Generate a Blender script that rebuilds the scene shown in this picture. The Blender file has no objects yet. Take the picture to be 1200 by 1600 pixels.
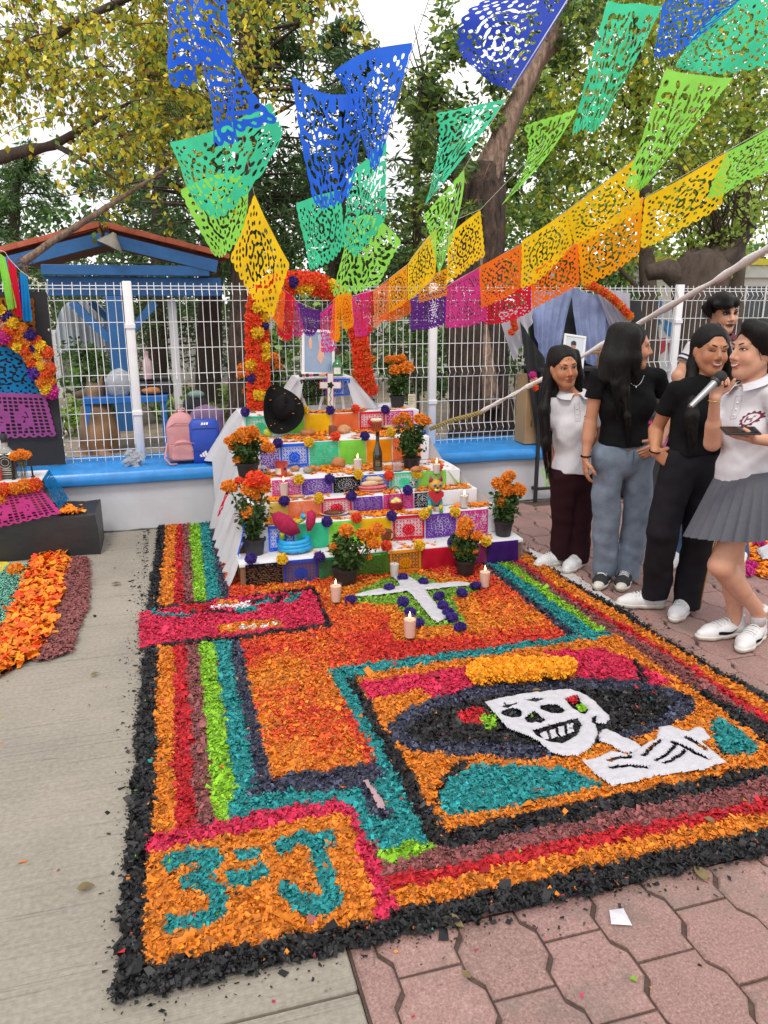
import bpy,math,random
import numpy as np
from mathutils import Vector,Matrix
random.seed(7)
RNG=np.random.default_rng(7)
SC=bpy.context.scene
COL=SC.collection
R=math.radians
# ------------------------------------------------------------------ camera, sky, sun, exposure
CAM_H,CAM_F,PITCH,YAW=1.65,1202.0,math.atan(330/1202.0),R(16)
cd=bpy.data.cameras.new('camera')
cam=bpy.data.objects.new('camera',cd)
COL.objects.link(cam)
cam.location=(0,0,CAM_H)
cam.rotation_euler=(R(90)-PITCH,0,-YAW)
cd.sensor_width=36
cd.lens=36*CAM_F/1600
cd.clip_start,cd.clip_end=0.05,600
SC.camera=cam
SUN_EL,SUN_AZ=R(56),R(205)
wd=bpy.data.worlds.new('World')
SC.world=wd
wd.use_nodes=True
_n,_l=wd.node_tree.nodes,wd.node_tree.links
_n.clear()
_sky=_n.new('ShaderNodeTexSky')
_sky.sky_type='NISHITA'
_sky.sun_disc=False
_sky.sun_elevation=SUN_EL
_sky.sun_rotation=SUN_AZ
_sky.air_density,_sky.dust_density,_sky.ozone_density=1.0,1.5,1.0
_tc=_n.new('ShaderNodeTexCoord')
_ns=_n.new('ShaderNodeTexNoise')
_ns.inputs['Scale'].default_value=3.0
_ns.inputs['Detail'].default_value=5
_rp=_n.new('ShaderNodeValToRGB')
_rp.color_ramp.elements[0].position,_rp.color_ramp.elements[1].position=0.24,0.46
_mx=_n.new('ShaderNodeMix')
_mx.data_type='RGBA'
_mx.inputs['B'].default_value=(12.6,12.5,12.4,1)
_bg=_n.new('ShaderNodeBackground')
_bg.inputs['Strength'].default_value=0.10
_ow=_n.new('ShaderNodeOutputWorld')
_l.new(_tc.outputs['Generated'],_ns.inputs['Vector'])
_l.new(_ns.outputs['Fac'],_rp.inputs['Fac'])
_l.new(_rp.outputs['Color'],_mx.inputs['Factor'])
_l.new(_sky.outputs['Color'],_mx.inputs['A'])
_l.new(_mx.outputs['Result'],_bg.inputs['Color'])
_l.new(_bg.outputs['Background'],_ow.inputs['Surface'])
sd=bpy.data.lights.new('sun','SUN')
sd.energy,sd.angle,sd.color=1.5,R(14),(1.0,0.92,0.80)
sun=bpy.data.objects.new('sun',sd)
COL.objects.link(sun)
sun.rotation_euler=(R(90)-SUN_EL,0,R(180)-SUN_AZ)
SC.view_settings.view_transform='Standard'
SC.view_settings.look='None'
SC.view_settings.exposure=0.14
SC.view_settings.gamma=1
SC.view_settings.use_curve_mapping=False
SC.render.engine='CYCLES'
SC.cycles.max_bounces=8
SC.cycles.diffuse_bounces=4
SC.cycles.transparent_max_bounces=8
SC.cycles.caustics_reflective=SC.cycles.caustics_refractive=False
SC.cycles.sample_clamp_indirect=8
# ------------------------------------------------------------------ from a point of the photograph to a point of the place
_c,_s=math.cos(PITCH),math.sin(PITCH)
_cy,_sy=math.cos(YAW),math.sin(YAW)
def ray(px,py):
 u,v=(px-600)/CAM_F,(800-py)/CAM_F
 x,y,z=u,_c+v*_s,-_s+v*_c
 return x*_cy+y*_sy,-x*_sy+y*_cy,z
def gz(px,py,z=0.0):
 d=ray(px,py)
 t=(z-CAM_H)/d[2]
 return Vector((d[0]*t,d[1]*t,z))
def gy(px,py,y):
 d=ray(px,py)
 t=y/d[1]
 return Vector((d[0]*t,y,CAM_H+d[2]*t))
def gd(px,py,D):
 d=ray(px,py)
 return Vector((d[0]*D,d[1]*D,CAM_H+d[2]*D))
def gh(px,py,D):
 u,v=(px-600)/CAM_F,(800-py)/CAM_F
 t=D/(_c+v*_s)
 d=ray(px,py)
 return Vector((d[0]*t,d[1]*t,CAM_H+d[2]*t))
def C(h,k=1.0):
 h=h.lstrip('#')
 o=[]
 for i in(0,2,4):
  c=int(h[i:i+2],16)/255
  o.append((c/12.92 if c<=0.04045 else((c+0.055)/1.055)**2.4)*k)
 return tuple(o)
_mats={}
def mat(name,col,rough=0.7,var=0.18,scale=12.0,bump=0.0,bscale=None,metal=0.0,trans=0.0,spec=0.5,sss=0.0,alpha=None,tint=False,coat=0.0,stretch=None,emit=None,bdist=.01):
 if name in _mats:
  return _mats[name]
 if isinstance(col,str):
  col=C(col)
 m=bpy.data.materials.new(name)
 m.use_nodes=True
 n,l=m.node_tree.nodes,m.node_tree.links
 b=n['Principled BSDF']
 b.inputs['Roughness'].default_value=rough
 b.inputs['Metallic'].default_value=metal
 b.inputs['Specular IOR Level'].default_value=spec
 b.inputs['Coat Weight'].default_value=coat
 b.inputs['Transmission Weight'].default_value=trans
 if sss:
  b.inputs['Subsurface Weight'].default_value=sss
  b.inputs['Subsurface Radius'].default_value=(0.012,0.005,0.003)
  b.inputs['Subsurface Scale'].default_value=1.0
 if alpha is not None:
  b.inputs['Alpha'].default_value=alpha
 if emit:
  b.inputs['Emission Color'].default_value=(*emit[0],1)
  b.inputs['Emission Strength'].default_value=emit[1]
 tc=n.new('ShaderNodeTexCoord')
 src=tc.outputs['Object']
 if stretch:
  mp=n.new('ShaderNodeMapping')
  mp.inputs['Scale'].default_value=stretch
  l.new(src,mp.inputs['Vector'])
  src=mp.outputs['Vector']
 ns=n.new('ShaderNodeTexNoise')
 ns.inputs['Scale'].default_value=scale
 ns.inputs['Detail'].default_value=6
 ns.inputs['Roughness'].default_value=0.6
 l.new(src,ns.inputs['Vector'])
 mr=n.new('ShaderNodeMapRange')
 mr.inputs['From Min'].default_value,mr.inputs['From Max'].default_value=0.3,0.7
 mr.inputs['To Min'].default_value,mr.inputs['To Max'].default_value=1-var,1+var
 l.new(ns.outputs['Fac'],mr.inputs['Value'])
 fac=mr.outputs['Result']
 if tint:
  at=n.new('ShaderNodeAttribute')
  at.attribute_name='tint'
  mu=n.new('ShaderNodeMath')
  mu.operation='MULTIPLY'
  l.new(fac,mu.inputs[0])
  l.new(at.outputs['Fac'],mu.inputs[1])
  fac=mu.outputs[0]
 vm=n.new('ShaderNodeVectorMath')
 vm.operation='SCALE'
 vm.inputs[0].default_value=col[:3]
 l.new(fac,vm.inputs['Scale'])
 l.new(vm.outputs['Vector'],b.inputs['Base Color'])
 if bump:
  bn=n.new('ShaderNodeBump')
  bn.inputs['Strength'].default_value=bump
  bn.inputs['Distance'].default_value=bdist
  n2=n.new('ShaderNodeTexNoise')
  n2.inputs['Scale'].default_value=bscale or scale*4
  n2.inputs['Detail'].default_value=4
  l.new(src,n2.inputs['Vector'])
  l.new(n2.outputs['Fac'],bn.inputs['Height'])
  l.new(bn.outputs['Normal'],b.inputs['Normal'])
 _mats[name]=m
 return m
def thin(name,col,tl=0.45,rough=0.6,var=0.15,scale=14.0,tint=False):
 """A thin sheet that lets light through: tissue paper, leaves, gauze."""
 if name in _mats:
  return _mats[name]
 if isinstance(col,str):
  col=C(col)
 m=mat(name,col,rough,var,scale,tint=tint,spec=0.3)
 n,l=m.node_tree.nodes,m.node_tree.links
 b=n['Principled BSDF']
 tr=n.new('ShaderNodeBsdfTranslucent')
 mx=n.new('ShaderNodeMixShader')
 mx.inputs[0].default_value=tl
 l.new(b.inputs['Base Color'].links[0].from_socket,tr.inputs['Color'])
 l.new(b.outputs[0],mx.inputs[1])
 l.new(tr.outputs[0],mx.inputs[2])
 l.new(mx.outputs[0],n['Material Output'].inputs['Surface'])
 return m
def glass(name,col=(1,1,1),rough=0.03,alpha_mix=0.75):
 if name in _mats:
  return _mats[name]
 m=bpy.data.materials.new(name)
 m.use_nodes=True
 n,l=m.node_tree.nodes,m.node_tree.links
 n.remove(n['Principled BSDF'])
 g=n.new('ShaderNodeBsdfGlossy')
 g.inputs['Roughness'].default_value=rough
 t=n.new('ShaderNodeBsdfTransparent')
 t.inputs['Color'].default_value=(*col,1)
 lw=n.new('ShaderNodeLayerWeight')
 lw.inputs['Blend'].default_value=0.5
 pw=n.new('ShaderNodeMath')
 pw.operation='POWER'
 pw.inputs[1].default_value=3.5
 ma=n.new('ShaderNodeMath')
 ma.operation='MULTIPLY_ADD'
 ma.inputs[1].default_value,ma.inputs[2].default_value=0.8,0.04
 l.new(lw.outputs['Facing'],pw.inputs[0])
 l.new(pw.outputs[0],ma.inputs[0])
 mx=n.new('ShaderNodeMixShader')
 l.new(ma.outputs[0],mx.inputs[0])
 l.new(t.outputs[0],mx.inputs[1])
 l.new(g.outputs[0],mx.inputs[2])
 l.new(mx.outputs[0],n['Material Output'].inputs['Surface'])
 _mats[name]=m
 return m
class MB:
 """Collects vertices and faces; build() links them as one mesh object."""
 def __init__(s):
  s.v,s.f,s.mi=[],[],[]
 def add(s,vs,fs,m=0):
  o=len(s.v)
  s.v+=[tuple(p)for p in vs]
  s.f+=[tuple(i+o for i in f)for f in fs]
  s.mi+=[m]*len(fs)
  return s
 def box(s,a,b,bev=0.0,m=0,M=None):
  x0,y0,z0=a
  x1,y1,z1=b
  if bev<=0:
   vs=[(x0,y0,z0),(x1,y0,z0),(x1,y1,z0),(x0,y1,z0),(x0,y0,z1),(x1,y0,z1),(x1,y1,z1),(x0,y1,z1)]
   fs=[(3,2,1,0),(4,5,6,7),(0,1,5,4),(1,2,6,5),(2,3,7,6),(3,0,4,7)]
  else:
   vs,fs=[],[]
   def ring(i,z):
    e=i
    return[(x0+e,y0+bev,z),(x0+bev,y0+e,z),(x1-bev,y0+e,z),(x1-e,y0+bev,z),(x1-e,y1-bev,z),(x1-bev,y1-e,z),(x0+bev,y1-e,z),(x0+e,y1-bev,z)]
   vs=ring(bev*0.7,z0)+ring(0,z0+bev)+ring(0,z1-bev)+ring(bev*0.7,z1)
   for k in range(3):
    for i in range(8):
     j=(i+1)%8
     fs.append((k*8+i,k*8+j,k*8+8+j,k*8+8+i))
   fs+=[tuple(range(7,-1,-1)),tuple(range(24,32))]
  if M is not None:
   vs=[M@Vector(p)for p in vs]
  return s.add(vs,fs,m)
 def tube(s,pts,r,n=8,m=0,cap=True):
  pts=[Vector(p)for p in pts]
  rs=r if isinstance(r,(list,tuple))else[r]*len(pts)
  vs,fs=[],[]
  up=None
  for i,p in enumerate(pts):
   t=(pts[min(i+1,len(pts)-1)]-pts[max(i-1,0)])
   if t.length<1e-9:
    t=Vector((0,0,1))
   t.normalize()
   if up is None:
    up=t.orthogonal().normalized()
   else:
    up=(up-t*up.dot(t))
    up=up.normalized()if up.length>1e-6 else t.orthogonal().normalized()
   w=t.cross(up)
   for k in range(n):
    a=2*math.pi*k/n
    vs.append(p+(up*math.cos(a)+w*math.sin(a))*rs[i])
  for i in range(len(pts)-1):
   for k in range(n):
    j=(k+1)%n
    fs.append((i*n+k,i*n+j,i*n+n+j,i*n+n+k))
  if cap:
   fs+=[tuple(range(n-1,-1,-1)),tuple((len(pts)-1)*n+k for k in range(n))]
  return s.add(vs,fs,m)
 def lathe(s,prof,c=(0,0,0),n=20,m=0,sx=1,sy=1,M=None):
  vs,fs=[],[]
  for r,z in prof:
   for k in range(n):
    a=2*math.pi*k/n
    vs.append(Vector((r*math.cos(a)*sx,r*math.sin(a)*sy,z)))
  for i in range(len(prof)-1):
   for k in range(n):
    j=(k+1)%n
    fs.append((i*n+k,i*n+j,i*n+n+j,i*n+n+k))
  if prof[0][0]>1e-6:
   fs.append(tuple(range(n-1,-1,-1)))
  if prof[-1][0]>1e-6:
   fs.append(tuple((len(prof)-1)*n+k for k in range(n)))
  vs=[(M@p if M is not None else p)+Vector(c)for p in vs]
  return s.add(vs,fs,m)
 def ball(s,c,r,n=12,k=8,m=0,M=None):
  rr=r if isinstance(r,(tuple,list))else(r,r,r)
  vs,fs=[],[]
  for i in range(k+1):
   ph=math.pi*i/k
   for j in range(n):
    a=2*math.pi*j/n
    p=Vector((math.sin(ph)*math.cos(a)*rr[0],math.sin(ph)*math.sin(a)*rr[1],-math.cos(ph)*rr[2]))
    vs.append((M@p if M is not None else p)+Vector(c))
  for i in range(k):
   for j in range(n):
    q=(j+1)%n
    fs.append((i*n+j,i*n+q,i*n+n+q,i*n+n+j))
  return s.add(vs,fs,m)
 def prism(s,poly,d0,d1,fn,m=0):
  """poly: 2D outline; fn(u, v, d) -> 3D."""
  n=len(poly)
  vs=[fn(u,v,d0)for u,v in poly]+[fn(u,v,d1)for u,v in poly]
  fs=[tuple(range(n-1,-1,-1)),tuple(range(n,2*n))]+[(i,(i+1)%n,n+(i+1)%n,n+i)for i in range(n)]
  return s.add(vs,fs,m)
 def mesh(s,name,mats,smooth=False,base=None):
  me=bpy.data.meshes.new(name)
  v=s.v if base is None else[(p[0]-base[0],p[1]-base[1],p[2]-base[2])for p in s.v]
  me.from_pydata(v,[],s.f)
  for m in(mats if isinstance(mats,(list,tuple))else[mats]):
   me.materials.append(m)
  if any(s.mi):
   me.polygons.foreach_set('material_index',s.mi)
  if smooth:
   shade(me,smooth)
  me.update()
  return me
 def build(s,name,mats,parent=None,smooth=False):
  base=BASE.get(parent.name)if parent is not None else None
  return link(name,s.mesh(name,mats,smooth,base),parent)
BASE={}
def shade(me,ang=40):
 me.polygons.foreach_set('use_smooth',[True]*len(me.polygons))
 if ang is not True and ang<180:
  me.set_sharp_from_angle(angle=R(ang))
def link(name,me,parent=None):
 o=bpy.data.objects.new(name,me)
 COL.objects.link(o)
 if parent is not None:
  o.parent=parent
  BASE[o.name]=BASE.get(parent.name)
 return o
def tag(o,label=None,cat=None,group=None,kind=None):
 for k,v in(('label',label),('category',cat),('group',group),('kind',kind)):
  if v:
   o[k]=v
 return o
def thing(name,label,cat,loc=(0,0,0),group=None,kind=None):
 o=bpy.data.objects.new(name,None)
 COL.objects.link(o)
 o.location=loc
 o.empty_display_size=0.1
 BASE[o.name]=Vector(loc)
 return tag(o,label,cat,group,kind)
def rawmesh(name,V,F,mats,smooth=False,tint=None,base=None,mi=None):
 """Big meshes straight from arrays: V (n,3), F (m,k) with one face size."""
 V=np.asarray(V,np.float32)
 F=np.asarray(F,np.int32)
 if base is not None:
  V=V-np.asarray(base,np.float32)
 me=bpy.data.meshes.new(name)
 k=F.shape[1]
 me.vertices.add(len(V))
 me.loops.add(F.size)
 me.polygons.add(len(F))
 me.vertices.foreach_set('co',V.ravel())
 me.loops.foreach_set('vertex_index',F.ravel())
 me.polygons.foreach_set('loop_start',np.arange(0,F.size,k,dtype=np.int32))
 if smooth:
  me.polygons.foreach_set('use_smooth',np.ones(len(F),bool))
 for m in(mats if isinstance(mats,(list,tuple))else[mats]):
  me.materials.append(m)
 if mi is not None:
  me.polygons.foreach_set('material_index',np.asarray(mi,np.int32))
 if tint is not None:
  a=me.attributes.new('tint','FLOAT','FACE')
  a.data.foreach_set('value',np.asarray(tint,np.float32))
 me.update(calc_edges=True)
 me.validate()
 return me
def copy_tree(o,parent=None):
 c=o.copy()
 COL.objects.link(c)
 if parent is not None:
  c.parent=parent
 for ch in list(o.children):
  copy_tree(ch,c)
 return c
def vnoise(x,y,s=1.0,seed=0):
 """Smooth 2D value noise in [0, 1] for arrays."""
 x=np.asarray(x,float)*s+seed*17.3
 y=np.asarray(y,float)*s+seed*9.1
 xi,yi=np.floor(x).astype(np.int64),np.floor(y).astype(np.int64)
 fx,fy=x-xi,y-yi
 fx,fy=fx*fx*(3-2*fx),fy*fy*(3-2*fy)
 def h(a,b):
  n=(a*374761393+b*668265263+seed*974711)&0xffffffff
  n=((n^(n>>13))*1274126177)&0xffffffff
  return((n^(n>>16))&0xffff)/65535.0
 return(h(xi,yi)*(1-fx)+h(xi+1,yi)*fx)*(1-fy)+(h(xi,yi+1)*(1-fx)+h(xi+1,yi+1)*fx)*fy
def in_poly(px,py,poly):
 r=np.zeros(px.shape,bool)
 n=len(poly)
 for i in range(n):
  x0,y0=poly[i]
  x1,y1=poly[(i+1)%n]
  if y0==y1:
   continue
  c=((py>=min(y0,y1))&(py<max(y0,y1)))
  r^=c&(px<(x1-x0)*(py-y0)/(y1-y0)+x0)
 return r
def proj(p):
 x,y,z=p[0]*_cy-p[1]*_sy,p[0]*_sy+p[1]*_cy,p[2]-CAM_H
 fw,up=y*_c-z*_s,y*_s+z*_c
 return(600+CAM_F*x/fw,800-CAM_F*up/fw,fw)if fw>0.05 else(0,0,fw)
def node_mat(name,build,rough=0.85):
 m=bpy.data.materials.new(name)
 m.use_nodes=True
 n,l=m.node_tree.nodes,m.node_tree.links
 b=n['Principled BSDF']
 b.inputs['Roughness'].default_value=rough
 build(n,l,b)
 _mats[name]=m
 return m
def _noise(n,l,src,scale,detail=6,rough=0.6,stretch=None):
 if stretch:
  mp=n.new('ShaderNodeMapping')
  mp.inputs['Scale'].default_value=stretch
  l.new(src,mp.inputs['Vector'])
  src=mp.outputs['Vector']
 t=n.new('ShaderNodeTexNoise')
 t.inputs['Scale'].default_value,t.inputs['Detail'].default_value,t.inputs['Roughness'].default_value=scale,detail,rough
 l.new(src,t.inputs['Vector'])
 return t.outputs['Fac']
def _ramp(n,l,f,stops):
 r=n.new('ShaderNodeValToRGB')
 e=r.color_ramp.elements
 e[0].position,e[0].color=stops[0][0],(*stops[0][1],1)
 e[1].position,e[1].color=stops[-1][0],(*stops[-1][1],1)
 for p,c in stops[1:-1]:
  q=e.new(p)
  q.color=(*c,1)
 l.new(f,r.inputs['Fac'])
 return r.outputs['Color']
def _mixc(n,l,f,a,b,mode='MIX'):
 m=n.new('ShaderNodeMix')
 m.data_type,m.blend_type='RGBA',mode
 for s,v in(('Factor',f),('A',a),('B',b)):
  if hasattr(v,'is_linked'):
   l.new(v,m.inputs[s])
  else:
   m.inputs[s].default_value=v if s=='Factor' else(*v,1)
 return m.outputs['Result']
def _bump(n,l,b,h,strength,dist=0.01):
 k=n.new('ShaderNodeBump')
 k.inputs['Strength'].default_value,k.inputs['Distance'].default_value=strength,dist
 l.new(h,k.inputs['Height'])
 if b.inputs['Normal'].is_linked:
  l.new(b.inputs['Normal'].links[0].from_socket,k.inputs['Normal'])
 l.new(k.outputs['Normal'],b.inputs['Normal'])
def _concrete(n,l,b):
 g=n.new('ShaderNodeNewGeometry').outputs['Position']
 broad=_noise(n,l,g,1.6,6)
 fine=_noise(n,l,g,60,4)
 broom=_noise(n,l,g,1.0,6,0.75,(1.3,75,1))
 c=_ramp(n,l,broad,[(0.3,C('#847c70')),(0.5,C('#968d7f')),(0.72,C('#a49a8b'))])
 c=_mixc(n,l,0.22,c,_ramp(n,l,broom,[(0.3,(0.2,0.19,0.175)),(0.7,(0.40,0.38,0.34))]))
 c=_mixc(n,l,_ramp(n,l,broom,[(0.33,(.62,.62,.62)),(0.43,(0,0,0))]),c,(0.10,0.09,0.08))
 c=_mixc(n,l,0.18,c,_ramp(n,l,fine,[(0.35,(0.12,0.11,0.1)),(0.65,(0.5,0.48,0.44))]))
 st=_noise(n,l,g,4.2,8,0.7)
 c=_mixc(n,l,_ramp(n,l,st,[(0.6,(0,0,0)),(0.75,(0.4,0.4,0.4))]),c,(0.15,0.135,0.115))
 l.new(c,b.inputs['Base Color'])
 _bump(n,l,b,broom,0.7,0.008)
 _bump(n,l,b,fine,0.25,0.003)
def _paver(n,l,b):
 g=n.new('ShaderNodeNewGeometry').outputs['Position']
 oi=n.new('ShaderNodeObjectInfo').outputs['Random']
 c=_ramp(n,l,oi,[(0.0,C('#735651')),(0.3,C('#936d67')),(0.65,C('#a88079')),(1.0,C('#876263'))])
 f=_noise(n,l,g,9,8,0.65)
 c=_mixc(n,l,0.5,c,_ramp(n,l,f,[(0.25,C('#70544f')),(0.55,C('#99746d')),(0.8,C('#b08d84'))]))
 sp=_noise(n,l,g,130,3,0.7)
 c=_mixc(n,l,0.42,c,_ramp(n,l,sp,[(0.3,(0.10,0.065,0.06)),(0.55,(0.36,0.24,0.22)),(0.75,(0.62,0.5,0.46))]))
 pit=_noise(n,l,g,55,5,0.7)
 c=_mixc(n,l,_ramp(n,l,pit,[(0.30,(.75,.75,.75)),(0.40,(0,0,0))]),c,(0.07,0.05,0.045))
 c=_mixc(n,l,_ramp(n,l,pit,[(0.66,(0,0,0)),(0.75,(.5,.5,.5))]),c,(0.55,0.47,0.43))
 st=_noise(n,l,g,3.6,8,0.68)
 c=_mixc(n,l,_ramp(n,l,st,[(0.53,(0,0,0)),(0.70,(0.8,0.8,0.8))]),c,(0.17,0.14,0.12))
 l.new(c,b.inputs['Base Color'])
 _bump(n,l,b,pit,0.5,0.006)
 _bump(n,l,b,sp,0.35,0.004)
 _bump(n,l,b,f,0.25,0.006)
M_CON,M_PAV=node_mat('broomed concrete',_concrete),node_mat('clay paver',_paver,0.8)
M_BED=mat('joint sand',(0.09,0.06,0.05),1,0.4,30,bump=0.5)
M_YARD=mat('yard earth',C('#8d8176'),0.95,0.35,2.5,bump=0.6,bscale=20)
g=MB().add([(-300,-60,-0.12),(300,-60,-0.12),(300,400,-0.12),(-300,400,-0.12)],[(0,1,2,3)]).build('ground',M_YARD)
tag(g,kind='structure')
g=MB().box((-8,6.345,-0.115),(14,14,0.30)).build('yard',mat('yard paving',C('#958778'),0.9,0.3,6,bump=0.5,bscale=30))
tag(g,kind='structure')
walk=thing('concrete_walk',None,None,(0,0,0),kind='structure')
for y0,y1 in((-1.5,1.480),(1.490,3.622),(3.632,5.80)):
 for x0,x1 in((-5.0,-2.632),(-2.622,0.360)):
  MB().box((x0,y0,-0.1),(x1,y1,0.0),bev=0.006).build('concrete_slab',M_CON,walk)
MB().box((-5.2,-1.6,-0.11),(0.362,5.8,-0.02)).build('joint_filler',M_BED,walk)
paving=thing('paver_terrace',None,None,(0,0,0),kind='structure')
MB().box((0.364,-0.5,-0.11),(9.5,5.8,-0.013)).build('sand_bed',M_BED,paving)
PL,PX,PY0=0.1285,0.2035,1.37
def paver_mesh(name,cut=None,gap=0.0062):
 a,b=0.0868-gap+0.003,0.1168-gap+0.003
 L=PL-gap*0.7
 o=[(a,-L),(a,-0.076),(b,-0.036),(b,0.036),(a,0.076),(a,L)]
 o=o+[(-x,y)for x,y in reversed(o)]
 if cut is not None:
  o=[(max(x,cut),y)for x,y in o]
 mx=sum(p[0]for p in o)/12
 def inset(d):
  return[(x-math.copysign(d,x-mx),y-(math.copysign(d,y)if abs(y)>0.1 else 0))for x,y in o]
 j=[random.uniform(-0.0012,0.0012)for _ in range(12)]
 rings=[[(x,y,-0.02)for x,y in o],[(x,y,-0.006+j[i])for i,(x,y)in enumerate(o)],[(x,y,0.0)for x,y in inset(0.0075)]]
 vs=sum(rings,[])
 fs=[(r*12+i,r*12+(i+1)%12,r*12+12+(i+1)%12,r*12+12+i)for r in range(2)for i in range(12)]
 fs.append(tuple(range(24,36)))
 m=MB().add(vs,fs)
 return m
pav_var=[paver_mesh('paver').mesh('paver',M_PAV)for _ in range(4)]
strip_cut=0.372-(0.4515-PX/2)
pav_edge=paver_mesh('paver',strip_cut).mesh('paver',M_PAV)
slots=[]
for k in range(-1,44):
 cx=0.4515+PX*(k+0.5)
 for j in range(-6,20):
  cy=PY0+j*2*PL+(PL if k%2 else 0)
  if not 0.2<cy<5.72:
   continue
  px,py,d=proj((cx,cy,0))
  if d<0.3 or px<-260 or px>1330 or py>1850:
   continue
  if cx<2.1 and 1.85<cy<4.9 or(0.3<cx<2.1 and cy>4.45):
   continue
  slots.append((d,k,cx,cy))
slots.sort()
far_p=MB()
for i,(d,k,cx,cy)in enumerate(slots):
 if i<300:
  o=link('paver',pav_edge if k==-1 else random.choice(pav_var),paving)
  o.location=(cx,cy,random.uniform(-0.003,0.0))
  o.rotation_euler=(random.gauss(0,0.006),random.gauss(0,0.006),0)
 else:
  q=paver_mesh('p')
  far_p.add([(x+cx,y+cy,z-random.uniform(0,0.003))for x,y,z in q.v],q.f)
if far_p.v:
 tag(far_p.build('paver_field',M_PAV,paving),kind='stuff')
M_WALL=mat('wall paint',C('#c2c4cc'),0.75,0.12,2.0,bump=0.15,bscale=50)
M_BLUE=mat('blue gloss paint',C('#2f8fe0',0.85),0.3,0.2,7.0,bump=0.12,bscale=25,spec=0.6)
lw=thing('low_wall','low whitewashed wall with a rounded blue bench cap under the fence','wall',(1,5.8,0))
MB().box((-6,5.80,-0.05),(12,6.30,0.363)).build('wall_face',M_WALL,lw)
prof=[(5.805,0.360),(5.765,0.363),(5.748,0.378),(5.742,0.405),(5.746,0.435),(5.762,0.456),(5.80,0.468),(6.34,0.475),(6.34,0.360)]
vs,fs=[],[]
xs=np.linspace(-6,12,61)
for x in xs:
 w=0.003*math.sin(x*3.1)+0.002*math.sin(x*9.7)
 vs+=[(x,y+w*(y<5.9),z+w*0.6)for y,z in prof]
m=len(prof)
for i in range(len(xs)-1):
 fs+=[(i*m+k,i*m+(k+1)%m,(i+1)*m+(k+1)%m,(i+1)*m+k)for k in range(m)]
fs+=[tuple(range(m-1,-1,-1)),tuple(range((len(xs)-1)*m,len(xs)*m))]
MB().add(vs,fs).build('blue_cap',M_BLUE,lw,smooth=35)
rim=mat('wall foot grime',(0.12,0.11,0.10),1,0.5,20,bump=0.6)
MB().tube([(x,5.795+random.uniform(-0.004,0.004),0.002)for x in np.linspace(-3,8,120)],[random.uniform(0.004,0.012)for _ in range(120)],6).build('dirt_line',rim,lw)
# ---- welded wire fence
FY=6.12
M_WIRE=mat('white powder coat',C('#e2e2e6'),0.45,0.06,8,bump=0.05)
fence=thing('wire_fence','white welded wire fence with square posts on the blue capped wall','fence',(2,FY,0.47))
fz=[gy(300,y,FY).z for y in(447,461,503,543,586,597,641,684,694)]
ZT,bends=fz[0],(fz[1],(fz[4]+fz[5])/2,(fz[7]+fz[8])/2)
path=[(0,0,ZT+0.022)]
for b_ in bends:
 path+=[(0,0,b_+0.045),(0,-0.035,b_),(0,0,b_-0.045)]
path+=[(0,0,0.475)]
wm=MB().tube([(p[0],p[1],p[2]-0.47)for p in path],0.0031,5).mesh('wire',M_WIRE,60)
posts=[gy(-190,575,FY).x,gy(209,575,FY).x,gy(676,580,FY).x,gy(1056,530,FY).x,gy(1056,530,FY).x+2.36]
x=posts[0]
while x<posts[-1]:
 if min(abs(x-p)for p in posts)>0.035:
  o=link('wire',wm,fence)
  o.location=(x-2+random.uniform(-0.003,0.003),random.uniform(-0.004,0.004),random.uniform(-0.004,0.004))
  o.rotation_euler=(0,random.gauss(0,0.004),0)
 x+=0.0565
L_=posts[-1]-posts[0]
hz=[ZT,fz[2],fz[3],fz[6]]+[b_+s for b_ in bends for s in(0.04,-0.04)]+[0.50]
hm=MB().tube([(-L_/2,0,0),(L_/2,0,0)],0.0031,6).mesh('rail_wire',M_WIRE,60)
for z in hz:
 o=link('rail_wire',hm,fence)
 o.location=((posts[0]+posts[-1])/2-2,0.0065,z-0.47)
pm=MB().box((-0.032,-0.03,0),(0.032,0.03,ZT+0.03-0.47),bev=0.006).mesh('post',M_WIRE,40)
for p in posts:
 o=link('post',pm,fence)
 o.location=(p-2,0.012,0.003)
 for z in(0.34,0.98):
  k=MB().box((-0.037,-0.04,z),(0.037,0.0,z+0.035),bev=0.004)
  c=link('bracket',k.mesh('bracket',M_WIRE),o)
def zp(ox,oy,k):
 return lambda pts:[(ox+k*x,oy+k*y)for x,y in pts]
def gpoly(pts):
 return[tuple(gz(px,py)[:2])for px,py in pts]
DYE={'black':('#17171b',0.9),'orange':('#e0801c',0.86),'flame':('#e2561f',0.86),'red':('#c41826',0.86),'brown':('#824a4a',1.0),'green':('#86bf24',0.86),'teal':('#1f8d90',0.86),'navy':('#363a50',0.9),'pink':('#d42450',0.86),'white':('#e4e2e8',1.0),'mixed':('#e2501c',0.86),'lime':('#7cab34',0.86),'crimson':('#cc2a20',0.9),}
M_DYE={k:mat('dyed shavings '+k,C(h,f),0.5 if k in('black','navy')else 0.7,0.25,60,tint=True,spec=0.45)for k,(h,f)in DYE.items()}
M_SAND=mat('white lime powder',C('#dad9e2',0.72),0.95,0.09,30,bump=0.4,bscale=160)
R5,R4,R3,R2=zp(540,1280,.55),zp(140,1200,.4667),zp(480,960,.6),zp(200,800,.4167)
R7=zp(500,860,.25)
def band_x(x0,x1,y0,y1):
 return[(x0,y0),(x1,y0),(x1,y1),(x0,y1)]
LAY=[]
def lay(c,poly):
 LAY.append((c,poly))
OUT=[(2.40,1.64),(2.40,2.4),(2.36,2.7),(2.335,3.03),(2.35,3.4),(2.305,3.75),(2.288,4.0),(2.288,4.9)]
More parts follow.
